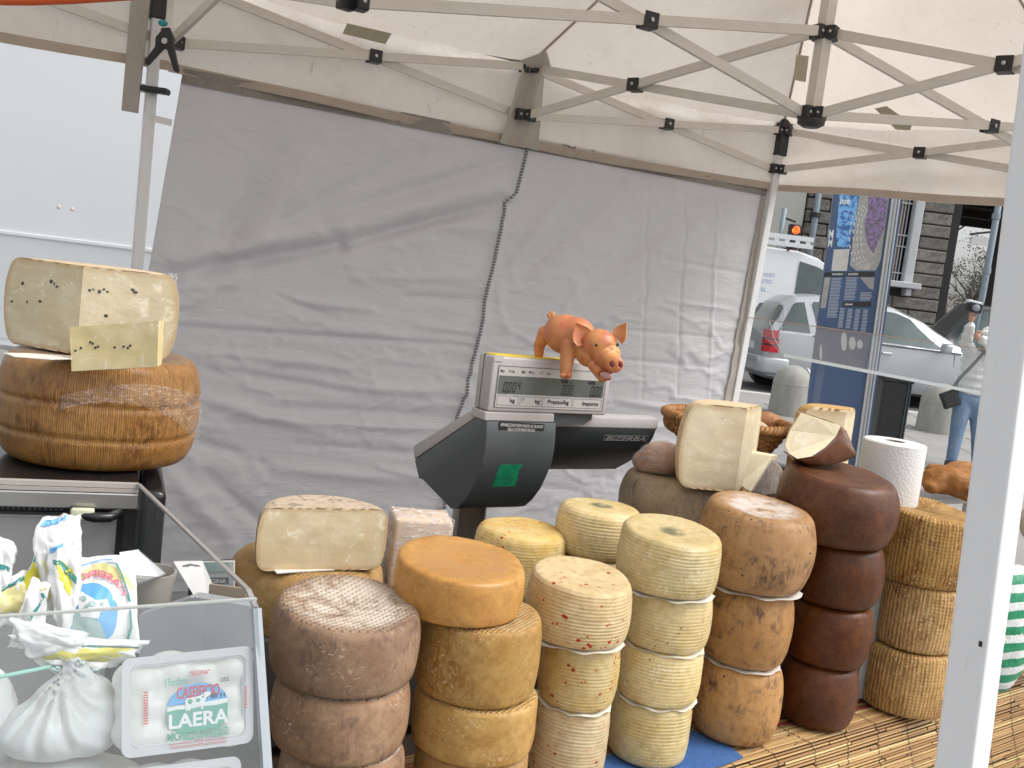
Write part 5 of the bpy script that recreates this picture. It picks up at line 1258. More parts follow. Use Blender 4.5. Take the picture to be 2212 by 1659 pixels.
# ---- knotted bag with printed paper collar
cb = TP(130, 1550, .07); sca = 1 / FPX * cb.y
t = thing('knotted_bag', V((cb.x, cb.y, TP(130, 1640, .07).z)), 'white knotted bag with a flared white, yellow and blue printed collar', 'bag')
def B_(x, y, d=0.): return TP(x, y, .07 + d)
g = G()
g.ell(B_(120, 1570), (118 * sca, .05, 72 * sca), _R, _F, _U); g.ell(B_(160, 1520), (95 * sca, .048, 70 * sca), _R, _F, _U); g.ell(B_(90, 1580), (92 * sca, .045, 58 * sca), _R, _F, _U)
g.ell(B_(195, 1560), (75 * sca, .045, 75 * sca), _R, _F, _U)
g.cap(B_(160, 1500), B_(160, 1438), 70 * sca, 28 * sca, 24)
g = fuse(g, .004, 6)
neck = B_(160, 1430)
for p in g.v:
    d = p - neck; a_ = math.atan2(d.dot(_R), -d.dot(_U)); r_ = math.hypot(d.dot(_R), d.dot(_U))
    am = .0055 * math.exp(-r_ / .06) + .0016
    p += (CAM - p).normalized() * am * (math.sin(a_ * 17) + .6 * math.sin(a_ * 29 + 1))
M_BAGW = NT('milky_bag', (.74, .74, .72), .3); M_BAGW.set('Subsurface Weight', .25); M_BAGW.set('Subsurface Scale', .3); M_BAGW.bump(M_BAGW.noise(M_BAGW.co(), 20, 4, .6, 1), .35, .006)
emit('bag_body', g, M_BAGW.m, t, smooth=True)
PW = NT('printed_collar', (.80, .81, .80), .35); PW.bump(PW.noise(PW.co(), 16, 4, .6, 1), .4, .006); PW.transl(.12, (.8, .8, .78)); PW = PW.m
YEL = plain('yellow_print', (.62, .56, .03), .4, .08, 20); YEL2 = plain('pale_yellow_print', (.68, .62, .28), .4, .08, 20); TEAL = plain('teal_print', (.05, .25, .24), .4, .05); BLP = plain('sky_print', (.12, .38, .72), .4, .15, 12); PNK = plain('pink_print', (.62, .16, .28), .4, .05); GRY = plain('greygreen_print', (.32, .44, .42), .5, .3, 30)
def petal(px, ds, bulge=.012, decs=(), nm='collar_fold', seed=1):
    """px: four corners (pixels) TL TR BR BL, ds: their distances behind the pane"""
    c = [B_(x, y, d) for (x, y), d in zip(px, ds)]; n = (c[1] - c[0]).cross(c[0] - c[3]).normalized()
    if n.dot(CAM - c[0]) < 0: n = -n
    def fn(u, v, off=0.):
        p = c[0].lerp(c[1], u).lerp(c[3].lerp(c[2], u), v)
        am_ = .45 if nm == 'collar_lobe' else 1.
        h = bulge * math.sin(math.pi * u) * math.sin(math.pi * min(1, v)) + .0035 * math.sin(u * 9 + seed) * math.sin(v * 5 + seed) + am_ * .007 * fbm(V((u * 2.6, v * 2.6, seed))) + am_ * .0018 * fbm(V((u * 8, v * 8, seed)))
        p += (c[1] - c[0]).normalized() * .005 * am_ * fbm(V((v * 3, u * 1.5, seed + 7))) + (c[0] - c[3]).normalized() * .005 * am_ * fbm(V((u * 3, v * 1.5, seed + 3)))
        return p + n * (h + off)
    ob = emit(nm, evaluate(G().grid(fn, 20, 20), [('SOLIDIFY', dict(thickness=.0006))]), PW, t, smooth=True)
    for k, (pts, mt, dn_) in enumerate(decs):
        # decorated shapes: subdivide a convex polygon onto the surface
        bm_ = G(); cx_ = sum(a for a, b in pts) / len(pts); cy_ = sum(b for a, b in pts) / len(pts); N_ = len(pts); R__ = 6
        ring = []
        for j in range(R__ + 1):
            f = j / R__
            for i in range(N_ * 4):
                i0 = i // 4; ff_ = (i % 4) / 4; a0 = pts[i0]; a1 = pts[(i0 + 1) % N_]
                x = a0[0] + (a1[0] - a0[0]) * ff_; y = a0[1] + (a1[1] - a0[1]) * ff_
                ring.append(fn(cx_ + (x - cx_) * f, cy_ + (y - cy_) * f, .0010 + .0004 * (k + 1)))
        M4 = N_ * 4; bm_.v = ring; bm_.f = [(j * M4 + i, j * M4 + (i + 1) % M4, (j + 1) * M4 + (i + 1) % M4, (j + 1) * M4 + i) for j in range(R__) for i in range(M4)]
        emit(dn_, bm_, mt, ob, smooth=True)
    return fn, ob
el = lambda cx_, cy_, rx, ry, a0=0, a1=360, n=20: [(cx_ + rx * math.cos(rad(a0 + (a1 - a0) * k / n)), cy_ - ry * math.sin(rad(a0 + (a1 - a0) * k / n))) for k in range(n)]
strip = lambda x0, y0, x1, y1, w_: [(x0, y0), (x1, y1), (x1 + w_ * (y0 - y1) * .0, y1 + w_), (x0, y0 + w_)]
# back folds first (left side of the collar)
petal([(90, 1118), (176, 1110), (170, 1260), (40, 1300)], [.05, .06, .05, .05], .01, [([(.1, .05), (.6, .02), (.6, .10), (.1, .12)], BLP, 'blue_stripe'), ([(.0, .55), (.75, .5), (.8, .75), (.0, .95)], YEL, 'yellow_field'), ([(.0, .47), (.75, .42), (.75, .49), (.0, .54)], TEAL, 'teal_stripe')], seed=2)
petal([(-40, 1130), (35, 1180), (20, 1300), (-40, 1300)], [.05, .05, .05, .05], .008, [([(.2, .35), (.9, .5), (.9, .58), (.2, .42)], TEAL, 'teal_stripe')], seed=3)
petal([(-40, 1270), (70, 1230), (80, 1350), (-40, 1360)], [.055, .05, .05, .05], .01, [([(.1, .3), (.9, .2), (.95, .7), (.1, .8)], YEL2, 'yellow_field'), ([(.1, .2), (.9, .1), (.9, .17), (.1, .27)], TEAL, 'teal_stripe')], seed=4)
petal([(80, 1190), (175, 1175), (150, 1320), (95, 1330)], [.035, .035, .03, .03], .016, [([(.1, .15), (.5, .1), (.45, .75), (.1, .8)], YEL2, 'yellow_field'), ([(.52, .08), (.60, .08), (.56, .8), (.48, .8)], TEAL, 'teal_stripe')], seed=5)
petal([(95, 1160), (176, 1190), (150, 1400), (115, 1340)], [.02, .02, .02, .02], .014, [([(.25, .22), (.75, .26), (.7, .55), (.35, .45)], YEL, 'yellow_field'), ([(.15, .20), (.85, .30), (.85, .37), (.15, .27)], TEAL, 'teal_stripe'), ([(.1, .08), (.5, .02), (.5, .06), (.1, .12)], BLP, 'blue_stripe')], seed=6)
petal([(70, 1245), (112, 1262), (78, 1400), (15, 1400)], [.01, .012, .012, .01], .012, [([(.55, .2), (.95, .22), (.9, .30), (.65, .28)], TEAL, 'teal_stripe'), ([(.55, .28), (.68, .28), (.45, .62), (.32, .6)], TEAL, 'teal_stripe'), ([(.5, .12), (.8, .1), (.8, .14), (.5, .16)], YEL2, 'yellow_print')], seed=7)
# the right-hand lobe with the mirrored print
fnm, obm = petal([(150, 1204), (291, 1199), (300, 1412), (118, 1395)], [.035, .02, .012, .02], .010,
    [(el(.50, .50, .50, .40, 20, 160), YEL2, 'yellow_field'), (el(.42, .60, .42, .37, 0, 360), PW, 'white_arch'), (el(.36, .64, .38, .33, 0, 360), BLP, 'blue_oval'),
     ([(.08, .72), (.30, .62), (.52, .74), (.60, .90), (.40, .98), (.12, .96)], GRY, 'printed_hill'),
     ([(.16, .45), (.22, .40), (.34, .46), (.46, .52), (.60, .50), (.64, .58), (.52, .64), (.50, .70), (.28, .70), (.22, .55)], PW, 'printed_cow')], nm='collar_lobe', seed=1)
g = G()
def stroke(pts, w_, mt, nm):
    q = G(); vs = []
    for (x, y) in pts: vs.append(fnm(x - w_ / 2, y, .004)); vs.append(fnm(x + w_ / 2, y + w_ * .3, .004))
    q.add(vs, [(2 * i, 2 * i + 1, 2 * i + 3, 2 * i + 2) for i in range(len(pts) - 1)]); emit(nm, q, mt, obm)
stroke([(.60, .10), (.72, .10), (.80, .22), (.88, .42), (.90, .50)], .035, TEAL, 'teal_stripe')
stroke([(.90, .58), (.90, .75), (.84, .92), (.78, 1.0)], .03, TEAL, 'teal_stripe')
stroke([(.10, .14), (.30, .08), (.50, .06), (.66, .06)], .03, BLP, 'blue_stripe')
vs_, fs_ = textgeo('CASEIFICIO', .03)
q = G(); out = []
for x, y in vs_:
    a = rad(148 - 128 * (1 - x)); rr_ = 1. - (1 - y) * .0; rx = .44 + .085 * y; ry = .39 + .085 * y
    a = rad(28 + 112 * x)
    out.append(fnm(.42 + rx * math.cos(a), .64 - ry * math.sin(a) * .98, .0045))
q.add(out, fs_); emit('collar_lettering', q, PNK, obm)
q = G()
for cx_, cy_, a_, b_ in ((.30, .50, .04, .03), (.42, .56, .05, .03), (.55, .55, .025, .02), (.34, .60, .03, .02)):
    pts = el(cx_, cy_, a_, b_, n=10); q.add([fnm(x, y, .0045) for x, y in pts], [tuple(range(10))])
emit('cow_patches', q, GRY, obm)
# lower skirt of the collar
petal([(15, 1370), (320, 1385), (255, 1440), (90, 1440)], [0., 0., .01, .01], .014, [([(.05, .30), (.95, .25), (.82, .85), (.12, .95)], YEL, 'yellow_field'), ([(.02, .26), (.98, .20), (.97, .27), (.03, .34)], TEAL, 'teal_stripe')], seed=8)
petal([(18, 1330), (200, 1370), (190, 1412), (60, 1420)], [-.006, -.006, 0, 0], .014, [], seed=9)
petal([(95, 1425), (235, 1432), (200, 1462), (125, 1465)], [-.004, -.004, .01, .01], .010, [([(.05, .2), (.95, .2), (.9, .45), (.1, .45)], TEAL, 'teal_stripe')], seed=10)
bag('white_bag', B_(-40, 1560, .03), (.035, .04, .06), (1, 0, 0), M_BAGW.m, 'white bag cut off by the left picture edge beside the knotted bag', 'bag')
bag('white_bag', B_(120, 1700, .03), (.10, .05, .035), (1, .3, 0), M_BAGW.m, 'flat white bag lying under the knotted bag at the bottom edge', 'bag')
g = G().tube([B_(-60, 1475, -.01), B_(0, 1462, -.012), B_(50, 1452, -.01), B_(110, 1440, -.004)], .0022, 8)
emit('green_string', g, plain('mint_string', (.30, .62, .52), .5, 0), origin=B_(0, 1462, -.012), smooth=True, label='thin mint green string running left from the knotted bag', cat='string')
# ---- things deeper in the case
def box_at(nm, px, Y, dY, mat, lb, cat):
    p = [at(x, y, Y) for x, y in px]; return emit(nm, G().prism(p, V((0, dY, 0))), mat, origin=p[-1], label=lb, cat=cat)
cq = [at(x, y, Y) for x, y, Y in ((375, 1214, 1.32), (437, 1213, 1.36), (470, 1290, 1.36), (492, 1345, 1.36), (458, 1352, 1.30))]
t = thing('blister_card', cq[4], 'white hang card with a butterfly shaped hole leaning inside the acrylic case', 'card')
emit('card', G().prism(cq, V((-.001, .004, 0))), plain('card_white', (.62, .61, .60), .6, .06, 20), t)
Qc = Quad(cq[0], cq[1], cq[2] + (cq[2] - cq[1]) * .0, cq[0] + (cq[2] - cq[1]))
g = G(); Qc.oval(g, .5, .16, .22, .10, .002); Qc.oval(g, .3, .16, .12, .07, .0024); Qc.oval(g, .7, .16, .12, .07, .0024); emit('hang_hole', g, plain('hole_dark', (.12, .12, .12), .6, 0), t)
pn = box_at('printed_card', [(400, 1215), (505, 1213), (505, 1300), (440, 1310)], 1.44, .006, plain('card_grey', (.55, .56, .55), .6, .06, 20), 'printed grey green card standing behind the hang card inside the case', 'card')
Qp = Quad(at(400, 1215, 1.44), at(500, 1213, 1.44), at(500, 1300, 1.44), at(400, 1302, 1.44)); g = G(); Qp.rect(g, .30, .38, .95, .55, .002)
emit('card_print', g, plain('print_slate', (.12, .14, .18), .5, 0), pn); g = G(); Qp.rect(g, .4, .02, .95, .24, .002); emit('card_print', g, GRY, pn)
g = G(); Qp.text(g, 'EGINA', .5, .41, .9, .52, .003, .02); emit('card_lettering', g, M_PAPER, pn)
box_at('brown_paper', [(452, 1262), (530, 1272), (545, 1480), (436, 1480)], 1.30, .004, plain('kraft_paper', (.36, .28, .20), .75, .1, 30, bump=.2), 'brown kraft paper sheet standing behind the side pane of the case', 'paper')
tb = thing('clear_tub', at(310, 1260, 1.3), 'pale plastic tub with a peeled clear lid behind the printed collar', 'tub')
emit('tub_body', G().lathe(at(318, 1325, 1.30), [(.015, 0), (.026, 0), (.034, .06), (.031, .06), (.024, .004)], 28), plain('milky_tub', (.40, .38, .34), .3, .05), tb, smooth=True, angle=45)
emit('tub_lid', G().prism([at(258, 1196, 1.27), at(300, 1190, 1.3), at(358, 1240, 1.3), at(345, 1246, 1.25), at(300, 1262, 1.24), at(268, 1240, 1.25)], V((0, 0, .002))), TUB, tb)
wq = [(330, 1300), (470, 1330), (500, 1420), (330, 1440)]
box_at('grey_film_bag', [(300, 1330), (420, 1290), (545, 1310), (545, 1400), (300, 1430)], 1.24, .02, plain('grey_plastic_sheet', (.38, .39, .41), .25, .12, 8, bump=.4), 'grey plastic sheet lying behind the printed tray inside the case', 'sheet')
# ------------------------------------------------------------------ ground, road
def gz(Y): return 0. if Y < 9 else (.2 * (Y - 9) / 7.5 if Y < 16.5 else .2)
def ghit(x, y):
    Y = 12.
    for _ in range(30): p = atz(x, y, gz(Y)); Y = .5 * Y + .5 * p.y
    return V((p.x, p.y, gz(p.y)))
YK = 15.1
m = NT('paving_stone', (.28, .27, .26), .75); o_ = m.co()
m.set('Base Color', m.mix(m.noise(o_, 1.3, 7, .7), (.20, .195, .185), (.36, .35, .335))); m.bump(m.noise(o_, 30, 5, .7), .3, .004); M_PAVE = m.m
m = NT('asphalt', (.09, .09, .092), .85); m.set('Base Color', m.mix(m.noise(m.co(), 3, 8, .75), (.085, .085, .088), (.15, .15, .15))); m.bump(m.noise(m.co(), 120, 3, .7), .4, .004); M_ASPH = m.m
M_KERB = plain('granite_kerb', (.50, .49, .47), .7, .12, 12)
ys = [-40, 0, 9, 12, YK]
g = G().grid(lambda u, v: V((-70 + 140 * u, ys[int(round(v * 4))], gz(ys[int(round(v * 4))]))), 1, 4)
g.v.append(V((-70, -40, 0)))
emit('ground', g, M_PAVE, kind='structure')
ys2 = [YK, 16.5, 30, 120]
emit('road', G().grid(lambda u, v: V((-120 + 240 * u, ys2[int(round(v * 3))], gz(ys2[int(round(v * 3))]) - .10)), 1, 3), M_ASPH, kind='structure')
kb_ = bpy.data.objects.new('kerb', None); COL.objects.link(kb_); kb_['kind'] = 'structure'; ORG[kb_.name] = V((0, 0, 0))
for k in range(22): emit('kerbstone', G().box(V((-6.5 + k * 1.0, YK + .09, gz(YK) - .05)), (.985, .20, .12), bev=.012), M_KERB, kb_)
emit('gutter_line', G().box(V((2, YK + .55, gz(YK + .4) - .094)), (40, .16, .004)), plain('road_paint', (.6, .6, .58), .7, .15, 8), kb_)
# paving slabs near the stall: real joints over the part in view
slabs = G()
pv = bpy.data.objects.new('pavement', None); COL.objects.link(pv); pv['kind'] = 'structure'; ORG[pv.name] = V((0, 0, 0))
rs = random.Random(2); me_slab = None
for i in range(9):
    for j in range(9):
        X0 = 1.2 + i * .95 + (j % 2) * .45; Y0 = 5.9 + j * 1.0
        if Y0 + .9 > YK: continue
        z = gz(Y0 + .4); sl = math.atan2(gz(Y0 + .9) - gz(Y0), .9)
        if me_slab is None:
            ob = emit('paving_slab', G().box((0, 0, 0), (.935, .985, .02), bev=.006), M_PAVE, pv); me_slab = ob.data
        else:
            ob = bpy.data.objects.new('paving_slab', me_slab); COL.objects.link(ob); ob.parent = pv
        ob.location = (X0 + .47, Y0 + .5, z + .003 + rs.random() * .003); ob.rotation_euler = (sl, 0, 0)
# ------------------------------------------------------------------ white truck side beyond the left leg
YT = 6.5
mt = NT('truck_white', (.68, .72, .76), .28); mt.set('Base Color', mt.mix(mt.noise(mt.co(), .5, 3), (.78, .81, .84), (.81, .84, .86))); mt.set('Coat Weight', .3)
tl0 = at(0, 497, YT); tl1 = at(330, 545, YT)
t = thing('white_truck', V((-3.2, YT + 1.2, 0)), 'tall blank pale blue-white truck body with thin trim line beyond the left tent leg', 'truck')
emit('cargo_body', G().box(V((-4.2, YT + 1.2, 2.3)), (7.2, 2.4, 3.4), bev=.06), mt.m, t, smooth=True, angle=40)
tz = (tl0.z + tl1.z) / 2
emit('trim_line', G().box(V((-4.2, YT - .006, tz)), (7.1, .014, .022), bev=.004), plain('truck_trim', (.86, .87, .88), .3, 0), t)
emit('lower_panel', G().box(V((-4.2, YT - .001, tz - .36)), (7.1, .006, .66)), plain('truck_lower', (.74, .78, .81), .3, .02, 2), t)
M_RUB = plain('tyre_rubber', (.02, .02, .02), .8, .2)
for x in (-6.9, -2.0):
    wl = emit('wheel', G().lathe(V((x, YT + .05, .48)), [(.2, 0), (.44, 0), (.48, .05), (.48, .22), (.44, .27), (.2, .27)], 32, (1, 0, 0), (0, 0, 1), (0, 1, 0)), M_RUB, t, smooth=True, angle=40)
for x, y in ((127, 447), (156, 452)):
    emit('lamp_reflection', G().lathe(at(x, y, YT) , [(.016, -.004), (.014, .001), (.004, .002)], 14, (1, 0, 0), (0, 0, 1), (0, -1, 0)), plain('peach_lamp_reflection', (.84, .72, .66), .3, 0), t, smooth=True)  # lamp reflections on the glossy truck side, added as small peach spots
# ------------------------------------------------------------------ building with rusticated stone
YBL = 27.
m = NT('rusticated_stone', (.2, .19, .17), .9); r_ = m.rnd(); o_ = m.co()
c_ = m.mix(r_, (.19, .18, .16), (.27, .255, .225)); c_ = m.mix(m.ramp(m.noise(o_, 6, 7, .75), .4, .7), c_, (.12, .115, .10)); m.set('Base Color', c_)
m.bump(m.noise(o_, 9, 6, .75), 1., .05); M_STONE = m.m
M_MORT = plain('stone_joint', (.10, .095, .085), .9, .2, 3)
M_PLAST = plain('grey_plaster', (.42, .42, .38), .85, .12, 1.2)
M_WHT = plain('window_surround', (.52, .53, .54), .7, .08, 3)
bR = at(2047, 540, YBL).x; bL = at(1600, 540, YBL).x
bd_ = thing('stone_building', V(((bL + bR) / 2, YBL + 3, .2)), 'grey rusticated stone building with a barred white framed window across the street', 'building')
emit('wall', G().box(V(((bL - 12 + bR) / 2, YBL + 3.2, 4.5)), (bR - bL + 12 - .02, 6, 9)), M_MORT, bd_)
wR = at(1981, 520, YBL).x; wL = at(1892, 520, YBL).x; wB = at(1975, 614, YBL).z; wT = wB + 3.4
pcR = at(1736, 470, YBL).x
hh_ = 26.2 / FPX * YBL; me_ = {}
zc = .22; row = 0
while zc < 8.4:
    x = bR; first = True
    while x > pcR + .1:
        wd = (.78 if (row % 2 == 0 and first) else 1.25) ; x0 = max(pcR + .02, x - wd)
        segs = [(x0, x)]
        if zc + hh_ > wB - .18 and zc < wT:
            segs = []
            if x0 < wL - .05: segs.append((x0, min(x, wL)))
            if x > wR + .05: segs.append((max(x0, wR), x))
        for a, b in segs:
            if b - a < .12: continue
            k_ = (round(b - a, 2))
            if k_ not in me_:
                ob = emit('stone_block', evaluate(G().box(ORG[bd_.name], (b - a - .02, .20, hh_ - .03)), [('BEVEL', dict(width=.03, segments=2))]), M_STONE, bd_); me_[k_] = ob.data
            else:
                ob = bpy.data.objects.new('stone_block', me_[k_]); COL.objects.link(ob); ob.parent = bd_
            ob.location = V(((a + b) / 2, YBL + .1 - (.02 if row % 2 else 0), zc + hh_ / 2)) - ORG[bd_.name]
        x = x0; first = False
    zc += hh_; row += 1
emit('plaster_pilaster', G().box(V((pcR - .9, YBL + .1, 4.3)), (1.7, .5, 8.2)), M_PLAST, bd_)
emit('plaster_pilaster', G().box(V((pcR - 4.2, YBL + .2, 4.3)), (4.7, .4, 8.2)), plain('pale_plaster', (.50, .49, .44), .85, .1, 1.2), bd_)
w_ = emit('window', G().box(V(((wL + wR) / 2, YBL + .22, (wB + wT) / 2)), (wR - wL, .04, wT - wB)), plain('dark_pane', (.03, .035, .04), .08, .1), bd_)
for x, wd in ((wR - .12, .24), (wL + .12, .24)): emit('frame', G().box(V((x, YBL - .02, (wB + wT) / 2)), (wd, .30, wT - wB), bev=.03), M_WHT, w_)
emit('frame', G().box(V(((wL + wR) / 2, YBL - .02, wT + .12)), (wR - wL + .1, .34, .26), bev=.03), M_WHT, w_)
emit('sill', G().box(V(((wL + wR) / 2, YBL - .12, wB - .06)), (wR - wL + .36, .5, .16), bev=.03), M_WHT, w_)
for x in (wL + .1, wR - .1): emit('sill_bracket', G().box(V((x, YBL - .1, wB - .24)), (.16, .36, .2), bev=.03), M_WHT, w_)
M_SHUT = plain('brown_shutter', (.30, .17, .10), .6, .15, 6)
for x in (wL + .45, wR - .52): emit('shutter', G().box(V((x, YBL + .16, (wB + wT) / 2)), (.26, .04, wT - wB)), M_SHUT, w_)
for k in range(6): emit('grille_bar', G().box(V((wL + .34 + k * (wR - wL - .68) / 5, YBL + .06, (wB + wT) / 2)), (.025, .025, wT - wB)), M_WHT, w_)
for z in (wB + .25, wB + .95, wB + 1.25, wB + 2.1, wB + 2.9): emit('grille_bar', G().box(V(((wL + wR) / 2, YBL + .03, z)), (wR - wL - .5, .03, .035)), M_WHT, w_)
dpx = at(1763, 470, YBL - .3).x
dp = emit('downpipe', G().tube([V((dpx, YBL - .2, .3)), V((dpx, YBL - .2, 8))], .085, 12), plain('zinc_pipe', (.26, .31, .35), .5, .1, 4), bd_, smooth=True)
emit('pipe_collar', G().tube([V((dpx, YBL - .2, at(1763, 466, YBL).z - .06)), V((dpx, YBL - .2, at(1763, 466, YBL).z + .06))], .14, 12), M_BLK, dp)
# passage beside it
M_DKB = plain('dark_soffit', (.045, .038, .032), .9, .25, 1)
t = thing('road_bridge', V((bR + 4, 34, .2)), 'dark overhead passage beside the stone building with trees showing beyond', 'bridge')
zsl_ = at(2085, 483, 40).z
emit('deck', G().box(V((bR + 7, 34, zsl_ + 1.2)), (14, 13, 2.4)), M_DKB, t)
emit('pier', G().box(V((bR + .13, YBL + .7, zsl_ / 2)), (.24, 1.2, zsl_ - .02)), plain('dark_pier', (.03, .03, .03), .9, .25, 1), t)
xq = at(2158, 540, 30).x
emit('pier', G().box(V((xq + 1.5, 31, zsl_ / 2)), (2.6, .3, zsl_ - .02)), M_DKB, t)
for k in range(4): emit('deck_beam', G().box(V((bR + 7, 29.5 + k * 3, zsl_ - .12)), (14, .35, .24)), M_DKB, t)
# trees beyond
M_BARK = plain('bark', (.10, .085, .07), .9, .3, 8)
M_LEAF = NT('dark_foliage', (.05, .07, .035), .8); M_LEAF.set('Base Color', M_LEAF.mix(M_LEAF.noise(M_LEAF.co(), 2.5, 3), (.06, .08, .05), (.14, .155, .10))); M_LEAF = M_LEAF.m
def bare_tree(px, pyb, Y, h, lean, seed, lb, crown=False):
    b = at(px, pyb, Y); b.z = .2; rs = random.Random(seed)
    t = thing('tree', b, lb, 'tree', 'trees beyond the dark passage'); g = G(); tips = []
    def br(p, d, L, r, dep):
        pts = [p]; q = p.copy(); dd = d.copy()
        for k in range(4):
            dd = (dd + V((rs.uniform(-.2, .2), rs.uniform(-.2, .2), rs.uniform(-.05, .15)))).normalized(); q = q + dd * (L / 4); pts.append(q.copy())
        g.tube(pts, [r * (1 - .12 * k) for k in range(5)], 6)
        if dep == 0: tips.append(q); return
        for k in range(3 if dep > 2 else 3):
            a = rs.uniform(0, 6.28); nd = (dd + V((math.cos(a), math.sin(a), rs.uniform(.0, .5))) * rs.uniform(.5, .95)).normalized()
            br(pts[rs.choice([2, 3, 4])], nd, L * rs.uniform(.55, .8), r * .5, dep - 1)
    br(b, V(lean).normalized(), h * .42, .20, 4)
    emit('trunk', g, M_BARK, t, smooth=True)
    if crown:
        g = G(); ns = 5200; cc_ = b + V((0, 0, h * .45))
        cl = [cc_ + V((rs.gauss(0, h * .22), rs.gauss(0, h * .15), rs.gauss(0, h * .14))) for _ in range(26)]
        for k in range(ns):
            c = rs.choice(cl) + V((rs.gauss(0, .35), rs.gauss(0, .35), rs.gauss(0, .3))); s = rs.uniform(.04, .08)
            u = V((rs.gauss(0, 1), rs.gauss(0, 1), rs.gauss(0, 1))).normalized(); v = u.cross(V((rs.gauss(0, 1), rs.gauss(0, 1), rs.gauss(0, 1)))).normalized()
            g.add([c - u * s, c + v * s * .6, c + u * s, c - v * s * .6], [(0, 1, 2, 3)])
        emit('crown', g, M_LEAF, t)
bare_tree(2052, 660, 44, 13, (-.02, 0, 1), 3, 'bare thick tree nearest the stone building beyond the passage')
bare_tree(2100, 650, 52, 14, (.25, 0, 1), 8, 'bare leaning tree seen behind the small street sign')
bare_tree(2110, 650, 58, 9, (0, 0, 1), 12, 'dark bushy evergreen tree beyond the passage', True)
bare_tree(2150, 650, 62, 8, (0, 0, 1), 15, 'second dark evergreen further right beyond the passage', True)
fx0 = at(2028, 640, 41).x
t = thing('iron_fence', V((fx0 + 3, 41, .2)), 'dark iron railing in front of the trees beyond the passage', 'fence')
emit('rail', G().bar(V((fx0, 41, 1.9)), V((fx0 + 7, 41, 1.9)), .05, .05), M_BLK, t); emit('rail', G().bar(V((fx0, 41, .5)), V((fx0 + 7, 41, .5)), .05, .05), M_BLK, t)
for k in range(40): emit('picket', G().box(V((fx0 + k * .18, 41, 1.15)), (.03, .03, 1.9)), M_BLK, t)
t = thing('far_house', V((at(2112, 640, 70).x, 70, .2)), 'pale far wall with a reddish door seen through the railing', 'building')
cx_ = at(2112, 600, 70)
emit('wall', G().box(V((cx_.x + 2, 71, 1.9)), (9, 1, 3.8)), plain('pale_far_wall', (.45, .42, .38), .9), t)
emit('door', G().box(V((cx_.x + .2, 70.45, 1.5)), (.8, .1, 2.6)), plain('reddish_door', (.35, .12, .08), .8), t)
# street sign and poles
ZN = plain('galvanised_pole', (.22, .27, .31), .5, .1, 4)
p_b = ghit(2119, 800) if False else at(2122, 640, 19); 
pt_ = at(2156, 425, 19); 
t = thing('sign_post', V((p_b.x, 19, .2)), 'blue grey lamp post standing behind the raised camera at the right', 'post')
emit('pole', G().tube([V((p_b.x - .12, 19, .1)), V((p_b.x, 19, p_b.z)), V((p_b.x + .02, 19, 6.5))], .06, 12), ZN, t, smooth=True)
for y in (467, 585): q = at(2148 - (y - 467) * .16, y, 19); emit('pole_band', G().tube([V((p_b.x, 19, q.z - .05)), V((p_b.x, 19, q.z + .05))], .075, 12), ZN, t)
sg = Quad(*[at(x, y, 24) for x, y in ((2099, 511), (2134, 514), (2131, 531), (2097, 528))])
t = thing('street_sign', at(2116, 521, 24), 'small pale street name sign hanging before the trees', 'sign')
g = G(); sg.rect(g, 0, 0, 1, 1, .01); g = evaluate(g, [('SOLIDIFY', dict(thickness=.03))]); sp__ = emit('sign_plate', g, plain('pale_sign', (.6, .6, .6), .5, .05), t)
g = G(); sg.text(g, 'VIA', .35, .12, .65, .4, .03, .02); sg.text(g, 'PIAZZALE', .12, .5, .88, .85, .03, .02); emit('sign_lettering', g, plain('grey_ink', (.12, .12, .12), .5, 0), sp__)
emit('sign_arm', G().bar(at(2095, 506, 24.02), at(2150, 500, 24.02), .05, .05), M_BLK, t)
q0 = at(2150, 500, 24); emit('sign_pole', G().tube([V((q0.x, 24.05, .2)), V((q0.x, 24.05, q0.z + 1))], .05, 8), ZN, t)
# traffic light
YL = 22.; c0 = at(1719, 497, YL)
t = thing('traffic_light', V((at(1706, 500, YL).x, YL, .2)), 'traffic light glowing orange red above the white van', 'traffic light')
emit('housing', G().box(c0 + V((0, .1, -.02)), (.26, .2, .30), bev=.04).box(c0 + V((0, .1, -.34)), (.24, .2, .30), bev=.04), M_BLK, t)
ml = NT('red_lamp', (.6, .1, .02), .4); ml.set('Emission Color', ml.mix(ml.ramp(ml.noise(ml.co(), 9, 2), .3, .7), (1, .05, .005), (1, .30, .03))); ml.set('Emission Strength', 1.1)
emit('lens', G().ell(c0 + V((0, -.02, 0)), (.088, .04, .088)), ml.m, t, smooth=True)
emit('visor', G().tube([c0 + V((.10 * math.cos(rad(a)), -.07, .10 * math.sin(rad(a)))) for a in range(0, 181, 20)], .014, 6), M_BLK, t)
emit('pole', G().tube([V((c0.x - .28, YL + .12, .1)), V((c0.x - .28, YL + .12, c0.z + .45))], .055, 10), ZN, t, smooth=True)
emit('bracket', G().bar(V((c0.x - .28, YL + .12, c0.z + .25)), V((c0.x, YL + .12, c0.z + .18)), .05, .04), M_BLK, t)
emit('bracket', G().bar(V((c0.x - .28, YL + .12, c0.z - .42)), V((c0.x, YL + .12, c0.z - .42)), .05, .04), M_BLK, t)
